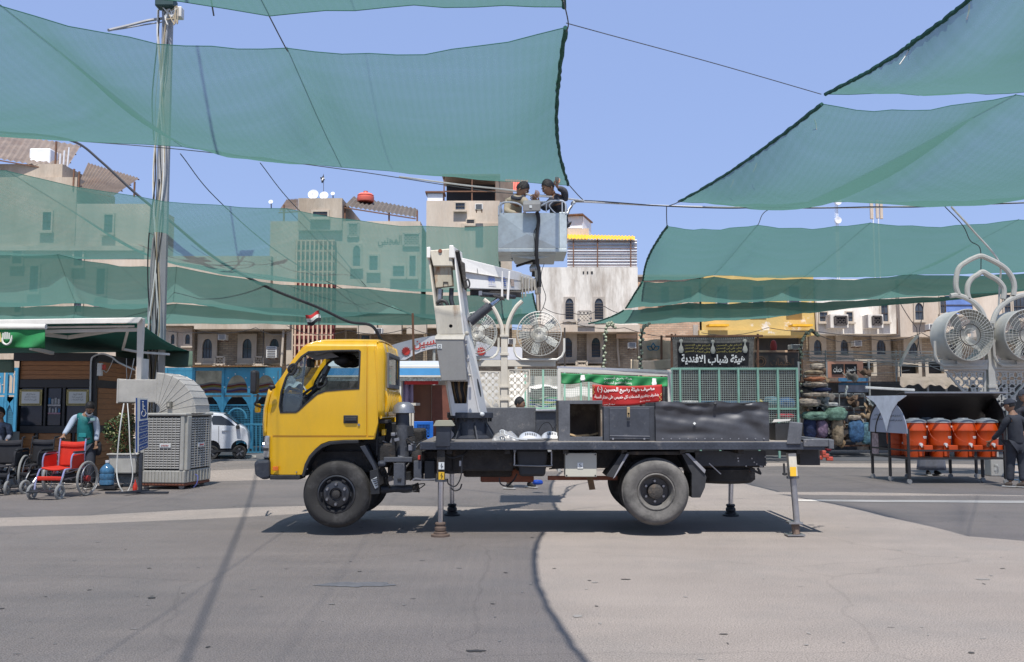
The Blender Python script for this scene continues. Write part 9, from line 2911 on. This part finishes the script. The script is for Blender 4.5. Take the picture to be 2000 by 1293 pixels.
def head(parent,c,look,up,skin,hair=True,cap=None,beard=False,name="head"):
 """head of about 0.23 m height; look and up are directions"""
 f=Vector(look).normalized();u=Vector(up).normalized()
 u=(u-f*u.dot(f)).normalized();s=f.cross(u)
 def M(x,y,z):return Vector(c)+s*x+f*y+u*z
 def skull(uu,vv,grow=0.0,cut=None):
  a=2*pi*uu;b=pi*vv
  x=sin(b)*cos(a);y=sin(b)*sin(a);z=cos(b)
  wx=0.074+grow;wy=0.094+grow;wz=0.115+grow
  if z<0:
   wx*=1-0.28*(-z)**1.3;
   y2=y*wy*(1-0.22*(-z))+0.018*(-z)
  else:y2=y*wy-0.008*z
  if y>0.3:
   y2+=0.004*math.exp(-((z-.22)/.1)**2)-0.008*math.exp(-((z-.05)/.12)**2)*math.exp(-((abs(x)-.38)/.16)**2)
   y2+=0.024*math.exp(-((x)/.12)**2)*math.exp(-((z+.14)/.15)**2)if z<.1 else 0.008*math.exp(-((x)/.12)**2)
   y2+=0.008*math.exp(-(x/.25)**2)*math.exp(-((z+.45)/.09)**2)
   y2+=0.007*math.exp(-(x/.25)**2)*math.exp(-((z+.75)/.12)**2)
  return M(x*wx,y2,z*wz)
 MB().grid(skull,32,24).build(name,skin,parent,smooth=True,sharp=False)
 for sd in(-1,1):
  MB().sphere(M(0.073*sd,-0.008,-0.005),0.03,10,8,(.35,.6,1.0),R=Matrix((s,f,u)).transposed()).build("ear",skin,parent,smooth=True)
  e=MB().sphere(M(0.029*sd,0.081,0.006),0.0125,8,6,(1,.6,.55),R=Matrix((s,f,u)).transposed()).build("eye",M_eye,parent,smooth=True)
  MB().sphere(M(0.029*sd,0.088,0.006),0.006,8,6).build("pupil",M_hair,parent,smooth=True)
  MB().tube([M(0.014*sd,0.093,0.026),M(0.03*sd,0.093,0.031),M(0.046*sd,0.083,0.025)],0.005,5).build("eyebrow",M_hair,parent)
 MB().tube([M(-0.022,0.090,-0.052),M(0,0.098,-0.053),M(0.022,0.090,-0.052)],0.0055,6).build("mouth",M_lip,parent,smooth=True)
 if hair:
  rnd=random.Random(int(abs(c[0])*100))
  def hr(uu,vv):
   a=2*pi*uu
   front=max(0,sin(a))
   lim=0.56-0.26*front**0.9
   p=skull(uu,vv*lim,0.007+0.004*mnoise.noise(Vector((uu*30,vv*14,1)))+0.005*(1-vv))
   return p+u*0.006*(1-vv)
  MB().grid(hr,40,14).build("hair",M_hair,parent,smooth=True,sharp=False,solid=0.003)
 if cap:
  def cp(uu,vv):
   a=2*pi*uu
   lim=0.44-0.03*max(0,sin(a))
   return skull(uu,vv*lim,0.014)
  o=MB().grid(cp,32,10).build("cap",cap,parent,smooth=True,solid=0.006)
  MB().grid(lambda uu,vv:M(-0.07+.14*uu,0.085+0.07*vv*sin(pi*(0.12+.76*uu)),0.035-0.012*vv-0.01*(2*uu-1)**2),10,4).build("cap_peak",cap,parent,smooth=True,solid=0.005)
  MB().grid(lambda uu,vv:skull(.5+.5*uu,.44+.16*vv,.006),20,4).build("hair",M_hair,parent,smooth=True)
 if beard:
  MB().grid(lambda uu,vv:skull(.03+.44*uu,.66+.26*vv,.005),20,8).build("beard",M_hair,parent,smooth=True)
  MB().tube([M(-0.026,0.094,-0.036),M(0,0.105,-0.034),M(0.026,0.094,-0.036)],0.006,5).build("moustache",M_hair,parent)
def person(label,J,skin,top,trousers,loc,group=None,sleeves=None,vest=None,hands=(1,1),legs=True,robe=None,hairless=False,cap=None,beard=False,look=(0,-1,0),hup=(0,0,1),shoe=None,hand_dirs=None,curl=0.6,girth=1.0):
 """J: world joints: pelvis, chest, neck, head, and per side shoulder, elbow, wrist, hip, knee, ankle, toe"""
 t=thing("person",label,"person",loc,group)
 V,E,R_=[],[],[]
 def av(p,r):V.append(tuple(p));R_.append(r);return len(V)-1
 g=girth
 pel=av(J["pelvis"],0.11*g);che=av(J["chest"],0.115*g);nk=av(lerp(J["chest"],J["neck"],.75),0.06);n2=av(J["neck"],0.048);hd=av(lerp(J["neck"],J["head"],.55),0.05)
 E+=[(pel,che),(che,nk),(nk,n2),(n2,hd)]
 for k,s in enumerate(("l","r")):
  sh=av(J["sh"+s],0.05);el=av(J["el"+s],0.036);wr=av(J["wr"+s],0.023)
  E+=[(nk,sh),(sh,el),(el,wr)]
  d=(Vector(J["wr"+s])-Vector(J["el"+s])).normalized()
  hdv=Vector(hand_dirs[k])if hand_dirs and hand_dirs[k]else d
  pn=hdv.cross(Vector((1,0.2,0))).normalized()
  if hands[k]:hand(V,E,R_,wr,J["wr"+s],hdv,pn,curl,1.0,1 if k==0 else-1)
  if legs:
   hp=av(J["hip"+s],0.08*g);kn=av(J["kn"+s],0.05);an=av(J["an"+s],0.036)
   E+=[(pel,hp),(hp,kn),(kn,an)]
 skinned("body",V,E,R_,skin,t,sub=1)
 V2,E2,R2=[],[],[]
 def a2(p,r):V2.append(tuple(p));R2.append(r);return len(V2)-1
 pel=Vector(J["pelvis"]);che=Vector(J["chest"]);nkp=lerp(J["chest"],J["neck"],.7)
 p0=a2(pel+(pel-che).normalized()*.06,(0.165*g,.125*g));p1=a2(lerp(pel,che,.45),(0.15*g,.12*g));p2=a2(che,(0.17*g,.125*g));p3=a2(nkp,0.085);p4=a2(lerp(J["chest"],J["neck"],.93),0.058)
 E2+=[(p0,p1),(p1,p2),(p2,p3),(p3,p4)]
 for s in("l","r"):
  sh=a2(J["sh"+s],0.072);m1=a2(lerp(J["sh"+s],J["el"+s],.5),0.062);el=a2(J["el"+s],0.055);wr=a2(lerp(J["el"+s],J["wr"+s],.92),0.040)
  E2+=[(p3,sh),(sh,m1),(m1,el),(el,wr)]
 skinned("shirt",V2,E2,R2,sleeves or top,t,sub=2,root=1)
 if vest:
  V3=[tuple(pel+(pel-che).normalized()*.03),tuple(lerp(pel,che,.45)),tuple(che),tuple(nkp)]
  V3+=[tuple(lerp(nkp,J["shl"],.8)),tuple(lerp(nkp,J["shr"],.8))]
  skinned("vest",V3,[(0,1),(1,2),(2,3),(3,4),(3,5)],[(0.185,.14),(0.175,.14),(0.19,.145),(.10,.10),(.085,.085),(.085,.085)],vest,t,sub=2,root=1)
 if trousers and legs:
  V4,E4,R4=[tuple(pel)],[],[0.135*g]
  for s in("l","r"):
   i=len(V4)
   V4+=[tuple(Vector(J["hip"+s])),tuple(lerp(J["hip"+s],J["kn"+s],.5)),tuple(J["kn"+s]),tuple(lerp(J["kn"+s],J["an"+s],.5)),tuple(lerp(J["kn"+s],J["an"+s],.95))]
   R4+=[0.105*g,0.095,0.078,0.072,0.066]
   E4+=[(0,i),(i,i+1),(i+1,i+2),(i+2,i+3),(i+3,i+4)]
  skinned("trousers",V4,E4,R4,trousers,t,sub=2)
 if legs:
  for s in("l","r"):
   a=Vector(J["an"+s]);b=Vector(J["toe"+s])
   skinned("shoe",[tuple(a-(b-a).normalized()*.05+Vector((0,0,-.035))),tuple(a.lerp(b,.35)+Vector((0,0,-.01))),tuple(b)],[(0,1),(1,2)],[(.04,.045),(.044,.048),(.036,.028)],shoe or M_shoe,t,sub=1)
   m=MB();d=(b-a);d.z=0;d.normalize();n=Vector((-d.y,d.x,0))*.042
   a0=Vector((a.x,a.y,0))-d*.09;b0=Vector((b.x,b.y,0))+d*.035
   zz=min(a.z-.085,b.z-.03)if a.z<.3 else b.z-.04
   zz=max(zz,0.0)
   m.hexa([a0+n+Vector((0,0,zz)),a0-n+Vector((0,0,zz)),b0-n+Vector((0,0,zz)),b0+n+Vector((0,0,zz)),a0+n+Vector((0,0,zz+.025)),a0-n+Vector((0,0,zz+.025)),b0-n+Vector((0,0,zz+.025)),b0+n+Vector((0,0,zz+.025))]).build("sole",M_sole,t,bevel=0.01)
 head(t,J["head"],look,hup,skin,hair=cap is None,cap=cap,beard=beard)
 return t
y0=16.3
def H(px,py,d=0.0):return P(px,py,y0+d)
J=dict(pelvis=H(167,868),chest=H(166,826),neck=H(172,806,-.06),head=H(176,797,-.12),shl=H(187,818,0),ell=H(190,842,.05),wrl=H(188,864,-.02),shr=H(146,816,-.02),elr=H(134,836,-.15),wrr=H(124,850,-.32),hipl=H(177,876),knl=H(176,908,-.05),anl=(H(178,938,0).x,y0-.02,.09),toel=(H(176,938).x,y0-.17,.035),hipr=H(160,876),knr=H(162,908,.0),anr=(H(161,938).x,y0+.1,.09),toer=(H(158,938).x,y0-.05,.035))
t=person("man in a teal vest and pale blue sleeves, head bowed, hand on the red wheelchair",J,M_skin,M_shirt,M_trou,(H(168,940).x,y0,0),sleeves=M_shirt,vest=M_teal,look=(0.15,-0.75,-0.75),beard=True)
MB().tube(smoothpts([H(181,806,-.1),H(174,811,-.12),H(168,806,-.1)]),0.018,6).build("collar",M_whitep,t,smooth=True)
MB().box(H(161,850,-.155),(0.13,0.015,0.07)).build("vest_pocket",mat("vest_pocket_teal",(0.02,0.26,0.26),0.5),t,bevel=0.004)
MB().box(H(181,819,-.145),(0.09,0.01,0.05)).build("vest_emblem",mat("vest_print",(0.25,0.4,0.4),0.6,var=0.5,scale=40),t,bevel=0.004)
sack("black shoulder bag hanging at the hip of the man in the teal vest",190,876,16,26,16.35,M_blkcl,name="shoulder_bag",cat="bag",group=None,seed=2)
yb2=YT+BD+0.45
fz=zb2+0.015
def U(px,py,d=0.0):return P(px,py,yb2+d)
fx=U(1012,500).x
J=dict(pelvis=U(1000,432,.15),chest=U(1004,398,.05),neck=U(1012,381,-.02),head=U(1020,371,-.03),shl=U(1022,392,-.12),ell=U(1036,405,-.25),wrl=U(1043,391,-.3),shr=U(993,392,.08),elr=U(990,414,-.05),wrr=U(1010,418,-.18),hipl=U(1008,440,.05),knl=(U(1022,440).x,yb2-.25,fz+.45),anl=(U(1010,440).x,yb2-.05,fz+.10),toel=(U(1014,440).x,yb2-.2,fz+.045),hipr=U(994,440,.15),knr=(U(992,440).x,yb2-.2,fz+.43),anr=(U(992,440).x,yb2+.05,fz+.10),toer=(U(996,440).x,yb2-.12,fz+.045))
person("worker in a beige tunic with a dark collar, bent over inside the basket",J,M_skin,M_beigec,M_beigec,(fx,yb2,fz),look=(0.75,-0.25,-0.55),group="workers in the lift basket",girth=.95)
w_=bpy.data.objects["person.001"]if "person.001" in bpy.data.objects else None
MB().tube(smoothpts([U(1002,386,-.1),U(1012,388,-.17),U(1022,385,-.1),U(1014,380,.06),U(1002,384,0.02),U(1002,386,-.1)]),0.028,8).build("scarf_collar",M_trou,w_,smooth=True)
J=dict(pelvis=U(1092,432,.15),chest=U(1090,398,.05),neck=U(1081,378,-.02),head=U(1071,367,-.04),shl=U(1104,388,.0),ell=U(1102,372,-.08),wrl=U(1088,366,-.12),shr=U(1076,392,-.1),elr=U(1066,408,-.2),wrr=U(1052,396,-.28),hipl=U(1098,440,.15),knl=(U(1096,440).x,yb2-.2,fz+.43),anl=(U(1096,440).x,yb2+.05,fz+.10),toel=(U(1092,440).x,yb2-.1,fz+.045),hipr=U(1086,440,.1),knr=(U(1072,440).x,yb2-.25,fz+.45),anr=(U(1082,440).x,yb2-.05,fz+.10),toer=(U(1076,440).x,yb2-.2,fz+.045))
person("worker in a dark patterned shirt with one hand raised, standing in the basket",J,M_skin,M_pattern,M_trou,(U(1088,500).x,yb2,fz),look=(-0.8,-0.35,-0.45),group="workers in the lift basket",hand_dirs=((.1,0,1),None),girth=.95,curl=0.25)
y1_=16.6
def V_(px,py,d=0.0):return P(px,py,y1_+d)
J=dict(pelvis=V_(1984,862,.0),chest=V_(1982,828,.0),neck=V_(1977,804,.03),head=V_(1972,792,.05),shl=V_(1965,822,.02),ell=V_(1955,842,.12),wrl=V_(1937,860,.30),shr=V_(2000,822,-.02),elr=V_(2012,848,.0),wrr=V_(2004,874,.1),hipl=V_(1976,868),knl=V_(1974,904,.06),anl=(V_(1973,940).x,y1_+.0,.09),toel=(V_(1966,945).x,y1_+.08,.035),hipr=V_(1992,868),knr=V_(1996,904,.0),anr=(V_(1992,940).x,y1_-.12,.09),toer=(V_(1984,945).x,y1_-.02,.035))
person("man in black work clothes and cap seen from behind, reaching to a cooler tap",J,M_skin,M_blkc,M_blkc,(V_(1984,945).x,y1_,0),cap=M_trou,look=(-0.55,0.8,-0.25),shoe=mat("shoe_brown",(0.12,0.09,0.07),0.8),girth=1.1)
y2_=18.4
def V2_(px,py,d=0.0):return P(px,py,y2_+d)
J=dict(pelvis=V2_(2012,860),chest=V2_(2008,822),neck=V2_(2004,786,-.02),head=V2_(1998,773,-.05),shl=V2_(2024,802),ell=V2_(2030,826),wrl=V2_(2022,842,-.1),shr=V2_(1988,802),elr=V2_(1984,826),wrr=V2_(1996,842,-.1),hipl=V2_(2018,866),knl=V2_(2018,900),anl=(V2_(2018,930).x,y2_,.09),toel=(V2_(2018,930).x,y2_-.15,.035),hipr=V2_(2004,866),knr=V2_(2004,900),anr=(V2_(2004,930).x,y2_,.09),toer=(V2_(2004,930).x,y2_-.15,.035))
person("man in a dark cap and grey jacket cut by the right edge of the view",J,M_skin2,M_pattern,M_trou,(V2_(2010,935).x,y2_,0),cap=M_trou,look=(-.9,-.3,-.1))
y3=19.4
def R3(px,py,d=0.0):return P(px,py,y3+d)
J=dict(pelvis=R3(1818,862),chest=R3(1818,830),neck=R3(1818,802),head=R3(1818,790),shl=R3(1834,812),ell=R3(1838,834),wrl=R3(1834,852,-.1),shr=R3(1802,812),elr=R3(1798,834),wrr=R3(1802,852,-.1),hipl=R3(1824,866),knl=R3(1826,896),anl=(R3(1828,925).x,y3,.09),toel=(R3(1831,925).x,y3-.16,.035),hipr=R3(1812,866),knr=R3(1810,896),anr=(R3(1810,925).x,y3-.05,.09),toer=(R3(1808,925).x,y3-.2,.035))
t=person("person in a long grey robe standing behind the orange coolers",J,M_skin,M_robe,None,(R3(1818,930).x,y3,0))
MB().grid(lambda u,v:Vector((R3(1818,880).x+(0.19+.10*v+.012*sin(u*60))*cos(2*pi*u),y3+(0.15+.06*v+.015*sin(u*44))*sin(2*pi*u),0.95-.83*v)),60,8).build("robe_skirt",M_robe,t,smooth=True,solid=0.01)
y4=16.4
def R4_(px,py,d=0.0):return P(px,py,y4+d)
J=dict(pelvis=R4_(1010,866),chest=R4_(1012,832),neck=R4_(1013,800),head=R4_(1015,789),shl=R4_(1030,814),ell=R4_(1034,838),wrl=R4_(1032,862,-.1),shr=R4_(996,814),elr=R4_(992,838),wrr=R4_(996,862,-.1),hipl=R4_(1020,872),knl=R4_(1028,910),anl=(R4_(1034,950).x,y4+.1,.09),toel=(R4_(1046,950).x,y4-.0,.035),hipr=R4_(1002,872),knr=R4_(1000,910),anr=(R4_(992,950).x,y4-.15,.09),toer=(R4_(1003,950).x,y4-.2,.035))
person("person behind the truck, dark head over the lockers and shoes under the chassis",J,M_skin,M_blkc,M_trou,(R4_(1012,955).x,y4,0),look=(.9,-.3,-.1))
y5=17.2
def R5(px,py,d=0.0):return P(px,py,y5+d)
J=dict(pelvis=R5(0,872),chest=R5(2,838),neck=R5(3,822),head=R5(1,808),shl=R5(17,832),ell=R5(20,850,-.05),wrl=R5(12,862,-.25),shr=R5(-13,832),elr=R5(-16,850,-.05),wrr=R5(-8,862,-.25),hipl=R5(8,878),knl=R5(14,884,-.42),anl=(R5(14,930).x,y5-.45,.10),toel=(R5(14,930).x,y5-.6,.045),hipr=R5(-8,878),knr=R5(-12,884,-.42),anr=(R5(-12,930).x,y5-.45,.10),toer=(R5(-12,930).x,y5-.6,.045))
person("seated person in dark clothes with pale stripes at the far left edge",J,M_skin,mat("striped_dark",(0.08,0.09,0.12),0.8,var=0.9,scale=12),M_trou,(R5(0,935).x,y5,0),look=(.2,-.9,-.3))
t=thing("chair","plain metal chair under the seated person at the far left edge","chair",(R5(0,930).x,y5,0))
cx5=R5(0,930).x
zs5=R5(0,880).z-.1
MB().span((cx5-.22,y5-.3,zs5-.03),(cx5+.22,y5+.18,zs5)).build("seat",M_meshd,t,bevel=0.01)
for(dx,dy)in((-.2,-.28),(.2,-.28),(-.2,.16),(.2,.16)):
 MB().tube([(cx5+dx,y5+dy,0),(cx5+dx,y5+dy,zs5-.03)],0.014,6).build("leg",M_meshd,t)
MB().span((cx5-.22,y5+.19,zs5+.15),(cx5+.22,y5+.21,zs5+.45)).build("backrest",M_meshd,t)
sack("small bright blue bag on the paving behind the truck's chassis",1050,942,20,9,15.6,mat("bag_bright_blue",(0.01,0.08,0.5),0.5),name="bag",cat="bag",group=None,seed=5)
